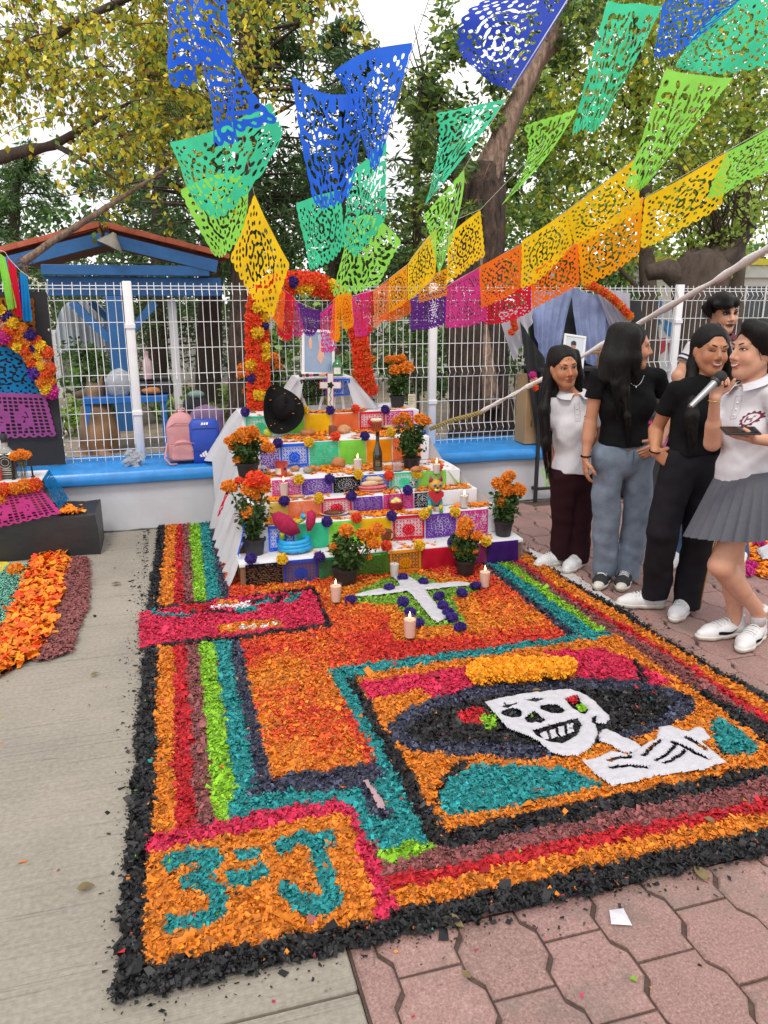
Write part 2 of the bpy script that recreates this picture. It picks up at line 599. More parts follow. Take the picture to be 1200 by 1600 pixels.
ORB=[(2.358,1.69),(2.357,2.35),(2.32,2.67),(2.31,3.0),(2.28,3.6),(2.265,3.94),(2.262,4.9)]
REO=[(2.292,1.762),(2.292,2.28),(2.26,2.76),(2.23,3.2),(2.196,3.45),(2.17,3.82),(2.16,4.9)]
BRR=[(2.23,1.818),(2.232,2.77),(2.183,3.13),(2.14,3.65),(2.13,4.8)]
FAR=[(1.8,4.9),(1.8,4.4),(0.37,4.4),(0.37,5.81)]
lay('black',[(-0.225,1.60),(2.0,1.60)]+OUT+FAR+[(-0.10,5.82),(-0.16,4.4)])
lay('orange',[(-0.135,1.69)]+ORB+FAR+[(-0.045,5.81),(-0.10,4.4)])
lay('red',[(-0.07,1.762)]+REO+FAR+[(0.03,5.81),(-0.02,4.4)])
lay('brown',[(-0.005,1.818)]+BRR+FAR+[(0.078,5.81),(0.035,4.4)])
lay('green',[(0.060,1.99),(2.10,1.99),(2.095,3.1),(2.085,4.7)]+FAR+[(0.13,5.81),(0.09,4.4)])
lay('teal',[(0.132,1.98),(2.05,1.98),(2.05,3.17),(2.02,3.68),(2.01,4.6)]+FAR+[(0.20,5.81),(0.165,4.4)])
lay('navy',[(0.212,2.22),(1.935,2.22),(1.935,4.5)]+FAR+[(0.266,5.81),(0.24,4.4)])
lay('mixed',[(0.275,2.40),(1.88,2.40),(1.885,4.45),(0.37,4.45),(0.37,5.81),(0.315,5.81),(0.285,4.4)])
lay('teal',gpoly([(352,1292),(360,1262),(390,1250),(430,1246),(565,1236),(600,1222),(650,1250),(685,1322),(600,1345),(575,1300),(530,1262),(352,1300)]))
lay('navy',gpoly(R4([(520,100),(600,66),(900,30),(915,75),(620,98),(540,112)])))
lay('navy',gpoly(R4([(895,70),(930,55),(1022,178),(1000,195),(955,180)])))
lay('green',gpoly(R4([(955,305),(1000,280),(1150,248),(1160,285),(1010,340),(970,340)])))
XL0=gpoly([(512,1052),(950,990),(965,1005),(545,1066),(690,1305),(660,1325)])
lay('teal',XL0)
lay('black',gpoly([(540,1066),(968,1004),(1005,1040),(1290,1180),(1290,1204),(870,1297),(700,1335),(672,1322)]))
lay('orange',gpoly(R3([(122,170),(808,60),(865,105),(1010,210),(1250,390),(1240,395),(800,482),(520,540),(362,578)])))
lay('pink',gpoly(R3([(135,192),(430,140),(440,205),(330,232),(285,205),(165,232)])))
lay('pink',gpoly(R3([(605,105),(760,95),(850,130),(965,190),(900,198),(850,188),(700,178),(690,140)])))
lay('black',gpoly(R3([(845,128),(862,130),(890,192),(868,190)])))
lay('black',gpoly(R3([(418,395),(400,392),(345,440),(335,500),(350,505),(365,445),(410,412)])))
lay('navy',gpoly(R3([(212,300),(250,258),(330,228),(430,198),(560,186),(700,172),(850,182),(1000,222),(1018,252),(965,292),(850,335),(770,340),(640,385),(560,390),(440,380),(300,372),(222,342)])))
lay('black',gpoly(R3([(248,312),(330,258),(470,226),(600,208),(720,205),(860,205),(955,230),(945,265),(850,312),(765,332),(650,362),(560,350),(430,345),(290,345)])))
lay('red',gpoly(R3([(385,272),(410,258),(455,252),(474,270),(455,296),(395,290)])))
lay('green',gpoly(R3([(453,278),(486,266),(500,300),(472,312)])))
lay('teal',gpoly(R3([(345,490),(365,445),(430,402),(520,402),(600,408),(705,420),(765,455),(640,490),(520,520),(400,537),(360,532)])))
lay('teal',gpoly(R3([(1045,290),(1080,280),(1172,350),(1165,372),(1080,376),(1056,350)])))
lay('black',gpoly(R3([(1068,352),(1056,350),(1075,378),(1092,378)])))
lay('black',gpoly(R3([(770,412),(800,385),(900,350),(925,330),(1000,335),(1060,392),(1000,412),(880,430),(800,430)])))
lay('black',gpoly(R2([(45,520),(190,516),(450,486),(770,440),(700,290),(640,300),(350,335),(60,385)])))
lay('pink',gpoly(R2([(45,520),(190,500),(450,470),(742,428),(690,303),(370,335),(45,392)])))
for c,q in(('teal',[(80,376),(130,384),(200,400),(240,396),(230,408),(150,404),(82,392)]),('black',[(110,366),(330,338),(335,346),(140,376)]),('red',[(200,360),(285,350),(300,385),(210,390)]),('black',[(225,386),(330,378),(420,388),(420,396),(320,388),(228,394)]),('orange',[(330,350),(380,338),(412,345),(405,362),(345,368)]),('white',[(310,366),(350,360),(460,352),(462,366),(400,372),(320,376)]),('teal',[(400,374),(480,366),(500,380),(410,392)]),('black',[(455,345),(640,316),(642,322),(470,356)]),('teal',[(470,356),(545,335),(550,348),(480,364)]),('teal',[(575,352),(650,310),(662,318),(600,358)]),('black',[(540,352),(580,332),(585,340),(548,360)]),('orange',[(338,432),(575,414),(584,440),(420,462),(345,466)]),('white',[(412,438),(438,434),(440,448),(414,450)]),('white',[(456,434),(478,432),(480,444),(458,446)]),('white',[(502,432),(524,429),(526,442),(504,446)]),('white',[(546,428),(562,426),(564,437),(548,440)]),('white',[(370,440),(388,436),(390,450),(372,452)])):
 lay(c,gpoly(R2(q)))
lay('orange',gpoly(R7([(60,235),(150,228),(400,175),(560,120),(700,150),(1000,215),(960,290),(1070,520),(860,548),(480,590),(430,500),(440,430),(330,370),(60,335)])))
lay('lime',gpoly(R7([(215,320),(240,278),(400,188),(600,160),(720,215),(930,235),(995,260),(980,280),(830,305),(835,350),(925,480),(700,495),(600,488),(545,430),(500,400),(470,360),(220,352)])))
lay('pink',gpoly([(226,1330),(240,1312),(430,1272),(530,1254),(552,1268),(572,1320),(600,1380),(622,1430),(585,1444),(545,1300),(240,1345)]))
lay('orange',gpoly([(232,1338),(330,1318),(528,1278),(545,1285),(562,1345),(590,1442),(490,1462),(400,1482),(222,1512),(228,1440)]))
def stroke(pts,w):
 """A thick pen stroke (zoomed pixels) as an outline."""
 L_,R_=[],[]
 for i,p in enumerate(pts):
  a,b=pts[max(i-1,0)],pts[min(i+1,len(pts)-1)]
  dx,dy=b[0]-a[0],b[1]-a[1]
  d=math.hypot(dx,dy)
  L_.append((p[0]-dy/d*w/2,p[1]+dx/d*w/2))
  R_.append((p[0]+dy/d*w/2,p[1]-dx/d*w/2))
 return L_+R_[::-1]
for pts,w in(([(252,345),(300,320),(360,308),(432,312)],52),([(425,300),(412,345),(372,382),(310,412)],52),([(330,400),(385,405),(430,430),(445,475)],58),([(455,440),(435,500),(380,525),(310,535),(250,552)],52),([(492,312),(540,303),(580,296)],36),([(464,392),(530,375),(598,360)],52),([(622,290),(680,265),(750,255),(826,246)],44),([(748,265),(775,330),(800,400),(815,470)],62),([(838,445),(790,478),(720,478),(660,440),(640,415)],62)):
 lay('teal',gpoly(R4(stroke(pts,w))))
carpet=thing('sawdust_carpet','large dyed sawdust carpet with a skeleton lady panel, a white cross and the class number','sawdust carpet',(1.0,3.2,0))
def heap(x,y):
 """Height of the strewn shavings."""
 return 0.006+0.010*vnoise(x,y,9,3)+0.008*vnoise(x,y,28,5)
def classify(x,y,wob=0.011):
 jx=x+(vnoise(x,y,34,1)-0.5)*2*wob+RNG.normal(0,wob*0.35,x.shape)
 jy=y+(vnoise(x,y,34,2)-0.5)*2*wob+RNG.normal(0,wob*0.35,x.shape)
 idx=np.full(x.shape,-1,int)
 for i,(c,p)in enumerate(LAY):
  P=np.array(p)
  b=(jx>P[:,0].min())&(jx<P[:,0].max())&(jy>P[:,1].min())&(jy<P[:,1].max())
  w=np.nonzero(b)[0]
  ok=in_poly(jx[w],jy[w],p)
  idx[w[ok]]=i
 return idx
def flakes(x,y,z,size,tilt=0.5,curl=0.25):
 """Curled wood-shaving quads lying at (x, y, z)."""
 n=len(x)
 a=RNG.uniform(0,2*np.pi,n)
 L_,W_=size*RNG.uniform(0.7,1.5,n),size*RNG.uniform(0.35,0.95,n)
 u=np.stack([np.cos(a),np.sin(a),RNG.normal(0,tilt,n)],1)
 u/=np.linalg.norm(u,axis=1)[:,None]
 v=np.stack([-np.sin(a),np.cos(a),RNG.normal(0,tilt,n)],1)
 v-=u*(u*v).sum(1)[:,None]
 v/=np.linalg.norm(v,axis=1)[:,None]
 w=np.cross(u,v)
 c=np.stack([x,y,z],1)
 lift=(RNG.uniform(-1,1,n)*curl*size)[:,None]
 A=c-u*L_[:,None]/2-v*W_[:,None]/2*RNG.uniform(0.4,1.2,n)[:,None]+w*lift
 B=c+u*L_[:,None]/2*RNG.uniform(0.6,1.2,n)[:,None]-v*W_[:,None]/2-w*lift*0.4
 D=c-u*L_[:,None]/2*RNG.uniform(0.6,1.2,n)[:,None]+v*W_[:,None]/2-w*lift*0.4
 E=c+u*L_[:,None]/2+v*W_[:,None]/2*RNG.uniform(0.4,1.2,n)[:,None]+w*lift
 V=np.stack([A,B,E,D],1).reshape(-1,3)
 V[:,2]=np.maximum(V[:,2],0.001)
 return V,np.arange(4*n).reshape(n,4)
PARTNAME={'black':'black_border','orange':'orange_band','red':'red_band','brown':'brown_band','green':'green_band','teal':'teal_band','navy':'navy_band','pink':'pink_panel','white':'white_fleck','lime':'green_bed','flame':'flame_field','crimson':'crimson_field'}
def scatter_carpet():
 st=0.011
 gx,gyy=np.meshgrid(np.arange(-0.25,2.42,st),np.arange(1.57,5.84,st))
 nx,ny=gx.shape[1],gx.shape[0]
 cx,cy=(gx[:-1,:-1]+st/2).ravel(),(gyy[:-1,:-1]+st/2).ravel()
 idx=classify(cx,cy)
 H=heap(gx.ravel(),gyy.ravel())
 GV=np.stack([gx.ravel()+RNG.uniform(-.3,.3,gx.size)*st,gyy.ravel()+RNG.uniform(-.3,.3,gx.size)*st,H],1)
 ii=np.arange(nx*ny).reshape(ny,nx)
 GF=np.stack([ii[:-1,:-1],ii[:-1,1:],ii[1:,1:],ii[1:,:-1]],-1).reshape(-1,4)
 n=165000
 fx,fy=RNG.uniform(-0.28,2.45,n),1.5+4.35*RNG.uniform(0,1,n)**1.25
 fid=classify(fx,fy)
 stray=RNG.uniform(0,1,n)<0.02
 out=fid<0
 d=np.maximum.reduce([-0.20-fx,1.62-fy,fx-2.37])
 keep=~out|((RNG.uniform(0,1,n)<0.38*np.exp(-np.clip(d,0,1)/0.026))&(d>-0.03)&(fy<5.8))
 fx,fy,fid,out,stray=fx[keep],fy[keep],fid[keep],out[keep],stray[keep]
 names=np.array([c for c,_ in LAY]+['black'])
 col=names[np.where(fid<0,len(LAY),fid)].astype('<U8')
 gcol=names[np.where(idx<0,len(LAY),idx)].astype('<U8')
 def mix(x,y,c):
  t=vnoise(x,y,2.6,8)*0.65+vnoise(x,y,9,9)*0.35+RNG.normal(0,0.13,x.shape)
  m=c=='mixed'
  c=c.copy()
  edge=np.clip((y-2.4)/0.5,0,1)
  rim=(y<2.75)&(x>0.62)
  c[m]=np.where(t[m]<0.44,'crimson',np.where(t[m]<0.62,'flame','orange'))
  far=m&(y>3.5)
  c[far]=np.where(t[far]<0.28,'crimson',np.where(t[far]<0.68,'flame','orange'))
  r2=m&rim&(RNG.uniform(0,1,x.shape)<0.6)
  c[r2]='crimson'
  return c
 col,gcol=mix(fx,fy,col),mix(cx,cy,gcol)
 sw=RNG.uniform(0,1,len(fx))<0.012
 col[sw]=col[np.clip(np.arange(len(fx))[sw]*7%len(fx),0,len(fx)-1)]
 size=0.0093*RNG.lognormal(0,0.42,len(fx))*np.where(fy>3.4,1.05,1.0)
 size=np.where(out,size*RNG.uniform(.35,1.0,len(fx)),size)
 z=np.where(out,0.003,heap(fx,fy)+0.003+RNG.uniform(0,0.007,len(fx)))
 V,F=flakes(fx,fy,z,size,0.55,0.32)
 tint=np.clip(RNG.normal(0.98,0.28,len(fx)),0.45,1.75)
 big=RNG.uniform(0,1,len(fx))<0.03
 tint[big]*=1.25
 dk=(col=='black')|(col=='navy')
 tint[dk]=np.clip(RNG.lognormal(-.15,.55,dk.sum()),.3,3.5)
 V4=V.reshape(-1,4,3)
 for c in sorted(set(col)):
  a=np.nonzero(col==c)[0]
  g=np.nonzero((gcol==c)&(idx>=0))[0]
  gf=GF[g]
  uq,inv=np.unique(gf,return_inverse=True)
  VV=np.concatenate([GV[uq],V4[a].reshape(-1,3)])
  FF=np.concatenate([inv.reshape(-1,4),np.arange(4*len(a)).reshape(-1,4)+len(uq)])
  tt=np.concatenate([np.clip(RNG.normal(0.85,0.15,len(g)),0.4,1.3),tint[a]])
  o=link(PARTNAME[c],rawmesh(PARTNAME[c],VV,FF,M_DYE[c],tint=tt,base=BASE[carpet.name]),carpet)
  tag(o,kind='stuff')
scatter_carpet()
def powder(name,poly,h=0.016,parent=None,m=None,holes=(),step=0.0045,z0=0.010,edge=0.02,bumps=0.5,follow=False):
 """A low smooth heap of white powder inside an outline (ground coordinates)."""
 P=np.array(poly)
 x0,y0,x1,y1=P[:,0].min()-0.02,P[:,1].min()-0.02,P[:,0].max()+0.02,P[:,1].max()+0.02
 gx,gyy=np.meshgrid(np.arange(x0,x1,step),np.arange(y0,y1,step))
 X,Y=gx.ravel(),gyy.ravel()
 jx,jy=X+(vnoise(X,Y,45,4)-.5)*0.007,Y+(vnoise(X,Y,45,6)-.5)*0.007
 ins=in_poly(jx,jy,poly)
 for q in holes:
  ins&=~in_poly(jx,jy,q)
 I=ins.reshape(gx.shape)
 dist=np.zeros(I.shape)
 cur=I.copy()
 for k in range(int(edge/step)+1):
  dist+=cur
  e=cur.copy()
  e[1:]&=cur[:-1];e[:-1]&=cur[1:];e[:,1:]&=cur[:,:-1];e[:,:-1]&=cur[:,1:]
  cur=e
 t=np.clip(dist/(edge/step),0,1)
 Z=(heap(X,Y).reshape(I.shape)*0.5 if follow else 0)+z0+h*np.sqrt(t)+(vnoise(X,Y,45,7).reshape(I.shape)-0.5)*0.008*bumps
 fi=I[:-1,:-1]&I[1:,:-1]&I[:-1,1:]&I[1:,1:]
 n=np.arange(I.size).reshape(I.shape)
 F=np.stack([n[:-1,:-1],n[:-1,1:],n[1:,1:],n[1:,:-1]],-1)[fi]
 uq,inv=np.unique(F,return_inverse=True)
 V=np.stack([X,Y,Z.ravel()],1)[uq]
 o=link(name,rawmesh(name,V,inv.reshape(-1,4),m or M_SAND,smooth=True,base=BASE.get(parent.name)if parent else None),parent)
 return o
tag(powder('cross_figure',gpoly(R7([(215,307),(350,272),(500,252),(485,225),(455,200),(500,187),(550,186),(590,212),(640,238),(760,236),(850,224),(940,236),(935,246),(850,256),(662,277),(700,330),(795,440),(775,470),(735,484),(700,462),(625,370),(570,308),(540,284),(440,300),(330,314),(225,318)])),0.018,carpet,z0=0.022),kind='stuff')
def ell(cx,cy,rx,ry,n=14,rot=0.0):
 return[(cx+rx*math.cos(a)*math.cos(rot)-ry*math.sin(a)*math.sin(rot),cy+rx*math.cos(a)*math.sin(rot)+ry*math.sin(a)*math.cos(rot))for a in[2*math.pi*i/n for i in range(n)]]
skull_holes=[ell(533,273,25,12),ell(637,262,31,11,rot=0.15),[(567,285),(590,268),(618,290),(605,300),(592,294),(578,300)],[(587,319),(640,302),(702,287),(714,305),(698,332),(660,352),(626,348),(602,334)],[(500,258),(520,250),(545,247),(522,258)],[(568,240),(590,234),(615,236),(592,244)],[(672,236),(702,226),(712,246),(730,262),(718,276),(694,262)],[(742,286),(752,280),(748,300),(740,300)]]
tag(powder('skull_figure',gpoly(R3([(460,242),(500,232),(560,222),(620,214),(680,210),(720,222),(745,238),(785,278),(788,292),(775,302),(752,300),(758,325),(745,360),(705,385),(660,386),(625,372),(605,352),(570,332),(522,314),(500,290)])),0.02,carpet,holes=[gpoly(R3(q))for q in skull_holes],z0=0.018),kind='stuff')
for q in([(603,326),(623,318),(631,340),(614,344)],[(627,317),(647,310),(653,337),(635,341)],[(651,309),(669,303),(674,331),(657,336)],[(673,302),(693,297),(695,322),(678,329)]):
 tag(powder('tooth',gpoly(R3(q)),0.012,carpet,edge=0.01,z0=0.02),kind='stuff')
hand_lines=[stroke(p,4.5)for p in([(780,398),(810,392),(842,388)],[(785,418),(830,412),(885,418)],[(872,388),(895,362),(918,345)],[(925,408),(960,390),(982,370)],[(905,400),(935,380),(955,358)],[(945,350),(975,360),(1040,395)],[(800,355),(815,342),(830,352)],[(1040,372),(1010,350),(985,338)],[(815,372),(845,352),(852,340)])]
tag(powder('hand_figure',gpoly(R3([(712,398),(750,388),(790,372),(835,382),(905,338),(912,310),(945,304),(985,322),(1010,308),(1035,315),(1050,340),(1025,348),(1092,402),(1030,422),(900,442),(850,456),(790,466),(755,440)])),0.02,carpet,holes=[gpoly(R3(q))for q in hand_lines],z0=0.018,step=0.005),kind='stuff')
tag(powder('finger_figure',gpoly(R3([(757,322),(775,312),(830,338),(862,352),(876,366),(840,382),(812,372),(790,358),(758,346)])),0.018,carpet,z0=0.018),kind='stuff')
for c,q in(('red',[(672,238),(698,228),(710,244),(690,254)]),('green',[(692,258),(712,250),(730,264),(715,274)])):
 a=np.array(gpoly(R3(q)))
 n=90
 w=RNG.dirichlet([1,1,1,1],n)@a
 V,F=flakes(w[:,0],w[:,1],np.full(n,0.03)+RNG.uniform(0,.01,n),np.full(n,0.012))
 tag(link('hair_flower' if c=='red' else 'hair_leaf',rawmesh('f',V,F,M_DYE[c],tint=RNG.normal(1,.2,n),base=BASE[carpet.name]),carpet),kind='stuff')
tag(powder('pale_streak',gpoly(R4([(912,62),(930,60),(990,140),(992,165),(965,160),(930,85)])),0.006,carpet,mat('bare pale sawdust',C('#a88a90'),0.95,0.2,40,bump=0.4),z0=0.026),kind='stuff')
# ================================================================== FLOWERS, PLANTS, CANDLES (builders)
M_MG={'gold':mat('golden marigold petals',C('#ffae1e'),0.7,0.14,40,tint=True),'orange':mat('marigold petals',C('#f08a14',0.9),0.7,0.16,40,sss=0.0,tint=True),'deep':mat('deep orange petals',C('#e8590f',0.95),0.7,0.16,40,tint=True),'red':mat('red paper petals',C('#ee4a1a'),0.75,0.15,40,tint=True),'yellow':mat('yellow paper petals',C('#f2c51c',0.95),0.75,0.12,40,tint=True),'purple':mat('purple paper petals',C('#3c1f86',0.9),0.75,0.15,40,tint=True),'magenta':mat('magenta paper petals',C('#d52a92',0.95),0.75,0.12,40,tint=True),'peach':mat('peach paper petals',C('#f0ab8c',0.95),0.75,0.1,40,tint=True),'violet':mat('violet paper petals',C('#5a2ba0',0.95),0.75,0.12,40,tint=True)}
def bloom_mesh(name,m,n=150,seed=0,ruffle=0.10,pet=0.33,low=-0.55):
 """A full round flower head of unit radius: curled petals over a core."""
 g=np.random.default_rng(seed)
 V,F,T=[],[],[]
 core=MB().ball((0,0,0),0.84,10,7)
 V+=core.v
 cf=[f if len(f)==4 else f for f in core.f]
 F+=cf
 T+=[0.55]*len(cf)
 for i in range(n):
  z=1-(1-low)*(i+0.5)/n
  a=i*2.399963+g.normal(0,0.15)
  s=math.sqrt(max(0,1-z*z))
  d=np.array([math.cos(a)*s,math.sin(a)*s,z])
  t=np.array([-math.sin(a),math.cos(a),0])if s>0.05 else np.array([1.0,0,0])
  b=np.cross(d,t)
  th=g.uniform(0,2*math.pi)
  t,b=t*math.cos(th)+b*math.sin(th),b*math.cos(th)-t*math.sin(th)
  w,h=pet*g.uniform(0.6,1.0),pet*g.uniform(0.5,0.8)
  r0,r1=0.78,1.0+g.normal(0,ruffle*0.5)
  c=d*r1
  o=len(V)
  V+=[tuple(d*r0-t*w*0.35),tuple(d*r0+t*w*0.35),tuple(c+t*w*0.55+b*h*g.uniform(0.25,0.6)),tuple(c+d*0.06+b*h*0.55),tuple(c-t*w*0.55+b*h*g.uniform(0.25,0.6))]
  F+=[(o,o+1,o+2,o+3),(o,o+3,o+4)]
  k=g.uniform(0.75,1.25)
  T+=[k,k]
 me=bpy.data.meshes.new(name)
 me.from_pydata(V,[],F)
 me.materials.append(m)
 at=me.attributes.new('tint','FLOAT','FACE')
 at.data.foreach_set('value',T)
 return me
BL={k:[bloom_mesh('flower_head',m,seed=3+j*5)for j in range(2)]for k,m in M_MG.items()}
def bloom(name,kind,p,r,parent=None,squash=0.85,up=None):
 o=bpy.data.objects.new(name,random.choice(BL[kind]))
 COL.objects.link(o)
 b=Vector((0,0,0))
 if parent is not None:
  o.parent=parent
  b=BASE[parent.name]or b
  BASE[o.name]=b
 o.location=Vector(p)-b
 o.scale=(r,r,r*squash)
 q=Vector(up if up is not None else(random.gauss(0,.35),random.gauss(-.2,.35),1)).normalized().to_track_quat('Z','Y')
 o.rotation_mode='QUATERNION'
 o.rotation_quaternion=q@Matrix.Rotation(random.uniform(0,6.28),3,'Z').to_quaternion()
 return o
M_POT=mat('black nursery plastic',(0.018,0.018,0.020),0.45,0.2,20,bump=0.1)
M_SOIL=mat('potting soil',(0.035,0.022,0.015),1,0.4,40,bump=0.6)
M_LEAF=thin('marigold leaves',C('#46662f',0.75),0.25,0.55,0.3,20,tint=True)
M_STEM=mat('green stem',C('#56703a',0.7),0.6,0.2,20)
def leaf_cloud(pts,size,g,narrow=0.28,droop=0.3):
 """Small pointed leaves at points (n,3): one bent quad each."""
 n=len(pts)
 a=g.uniform(0,2*np.pi,n)
 el=g.normal(droop*-0.3,0.6,n)
 u=np.stack([np.cos(a)*np.cos(el),np.sin(a)*np.cos(el),np.sin(el)],1)
 v=np.cross(u,g.normal(0,1,(n,3)))
 v/=np.linalg.norm(v,axis=1)[:,None]+1e-9
 L_=(size*g.uniform(0.6,1.4,n))[:,None]
 w=np.cross(u,v)
 b=pts-u*L_*0.5
 t=pts+u*L_*0.5-w*L_*0.1
 V=np.stack([b,pts+v*L_*narrow+w*L_*0.08,t,pts-v*L_*narrow+w*L_*0.08],1).reshape(-1,3)
 return V,np.arange(4*n).reshape(n,4)
def marigold_plant(label,base,pot_r,pot_h,heads,spread,h,group='potted marigolds around the altar',leafy=420,tone=1.0):
 """heads: (dx, dz, radius[, kind]) seen from the front, metres from the pot's middle / its rim."""
 t=thing('marigold_plant',label,'potted plant',base,group)
 b=Vector(base)
 p=MB().lathe([(pot_r*0.74,0),(pot_r*0.76,0.004),(pot_r*0.93,pot_h*0.84),(pot_r*1.03,pot_h*0.85),(pot_r*1.06,pot_h),(pot_r*0.97,pot_h),(pot_r*0.93,pot_h*0.88)],base,24)
 p.build('pot',M_POT,t,smooth=35)
 MB().lathe([(0.001,pot_h*0.93),(pot_r*0.93,pot_h*0.9)],base,16).build('soil',M_SOIL,t)
 rim=b+Vector((0,0,pot_h))
 st=MB()
 g=np.random.default_rng(int(abs(b.x*1000+b.y*77))%9999)
 pts=[]
 fx=Vector((_cy,-_sy,0))
 fy=Vector((_sy,_cy,0))
 for hd in heads:
  dx,dz,r=hd[:3]
  dy=random.uniform(-0.5,0.3)*spread
  top=rim+fx*dx+fy*dy+Vector((0,0,dz))
  foot=rim+fx*dx*0.25+fy*dy*0.2-Vector((0,0,0.01))
  mid=foot.lerp(top,0.55)+Vector((0,0,0.02))
  st.tube([foot,mid,top],[0.004,0.0035,0.003],5)
  bloom('flower',hd[3]if len(hd)>3 else 'orange',top,r*1.14,t,0.86)
  for k in range(26):
   q=foot.lerp(top,g.uniform(0.1,0.92))
   pts.append((q.x+g.normal(0,0.018),q.y+g.normal(0,0.018),q.z+g.normal(0,0.012)))
 for k in range(11):
  a=g.uniform(0,6.28)
  top=rim+Vector((math.cos(a)*spread*g.uniform(.4,1),math.sin(a)*spread*g.uniform(.4,1),h*g.uniform(0.55,0.98)))
  foot=rim+Vector((math.cos(a)*pot_r*0.4,math.sin(a)*pot_r*0.4,-0.01))
  st.tube([foot,foot.lerp(top,0.5)+Vector((0,0,0.02)),top],[0.0035,0.003,0.002],5)
  for k in range(leafy//11):
   q=foot.lerp(top,g.uniform(0.12,1)**0.8)
   pts.append((q.x+g.normal(0,0.02),q.y+g.normal(0,0.02),q.z+g.normal(0,0.014)))
 st.build('stem',M_STEM,t,smooth=True)
 V,F=leaf_cloud(np.array(pts),0.036,g)
 o=link('foliage',rawmesh('foliage',V,F,M_LEAF,tint=np.clip(g.normal(tone,0.28,len(F)),.4,1.8),base=b),t)
 tag(o,kind='stuff')
 return t
M_GLASS=glass('candle glass',(0.95,0.96,0.97))
M_WAX=mat('white wax',C('#efe0d8',0.9),0.5,0.05,30,sss=0.15)
M_WAXW=mat('warm wax',C('#f0c9b4',0.92),0.5,0.05,30,sss=0.2)
M_WICK=mat('wick',(0.02,0.015,0.01),0.9)
M_FLAME=mat('flame',(1,0.6,0.2),0.5,0,emit=((1.0,0.62,0.22),9))
CANDLES=[]
def candle(label,base,r,h,lit=True,wax=None,group='glass candles of the altar',fill=0.86):
 t=thing('candle',label,'candle',base,group)
 n=22
 MB().lathe([(r*0.74,0),(r*0.78,0.004),(r,h),(r*0.96,h),(r*0.73,0.012),(0.0005,0.011)],base,n).build('glass',M_GLASS,t,smooth=35)
 wr=lambda q:r*(0.735+0.22*q)
 MB().lathe([(wr(0.02),0.013),(wr(fill),h*fill),(wr(fill)*0.5,h*fill-0.003),(0.0005,h*fill-0.003)],base,n).build('wax',wax or M_WAX,t,smooth=35)
 b=Vector(base)
 zt=h*fill
 MB().tube([b+Vector((0,0,zt-0.004)),b+Vector((0.001,0,zt+0.010))],0.0011,5).build('wick',M_WICK,t)
 if lit:
  f=MB().lathe([(0.0003,0),(0.0042,0.006),(0.0055,0.012),(0.0038,0.021),(0.0016,0.029),(0.0003,0.036)],b+Vector((0,0,zt+0.006)),10)
  f.build('flame',M_FLAME,t,smooth=True)
 return t
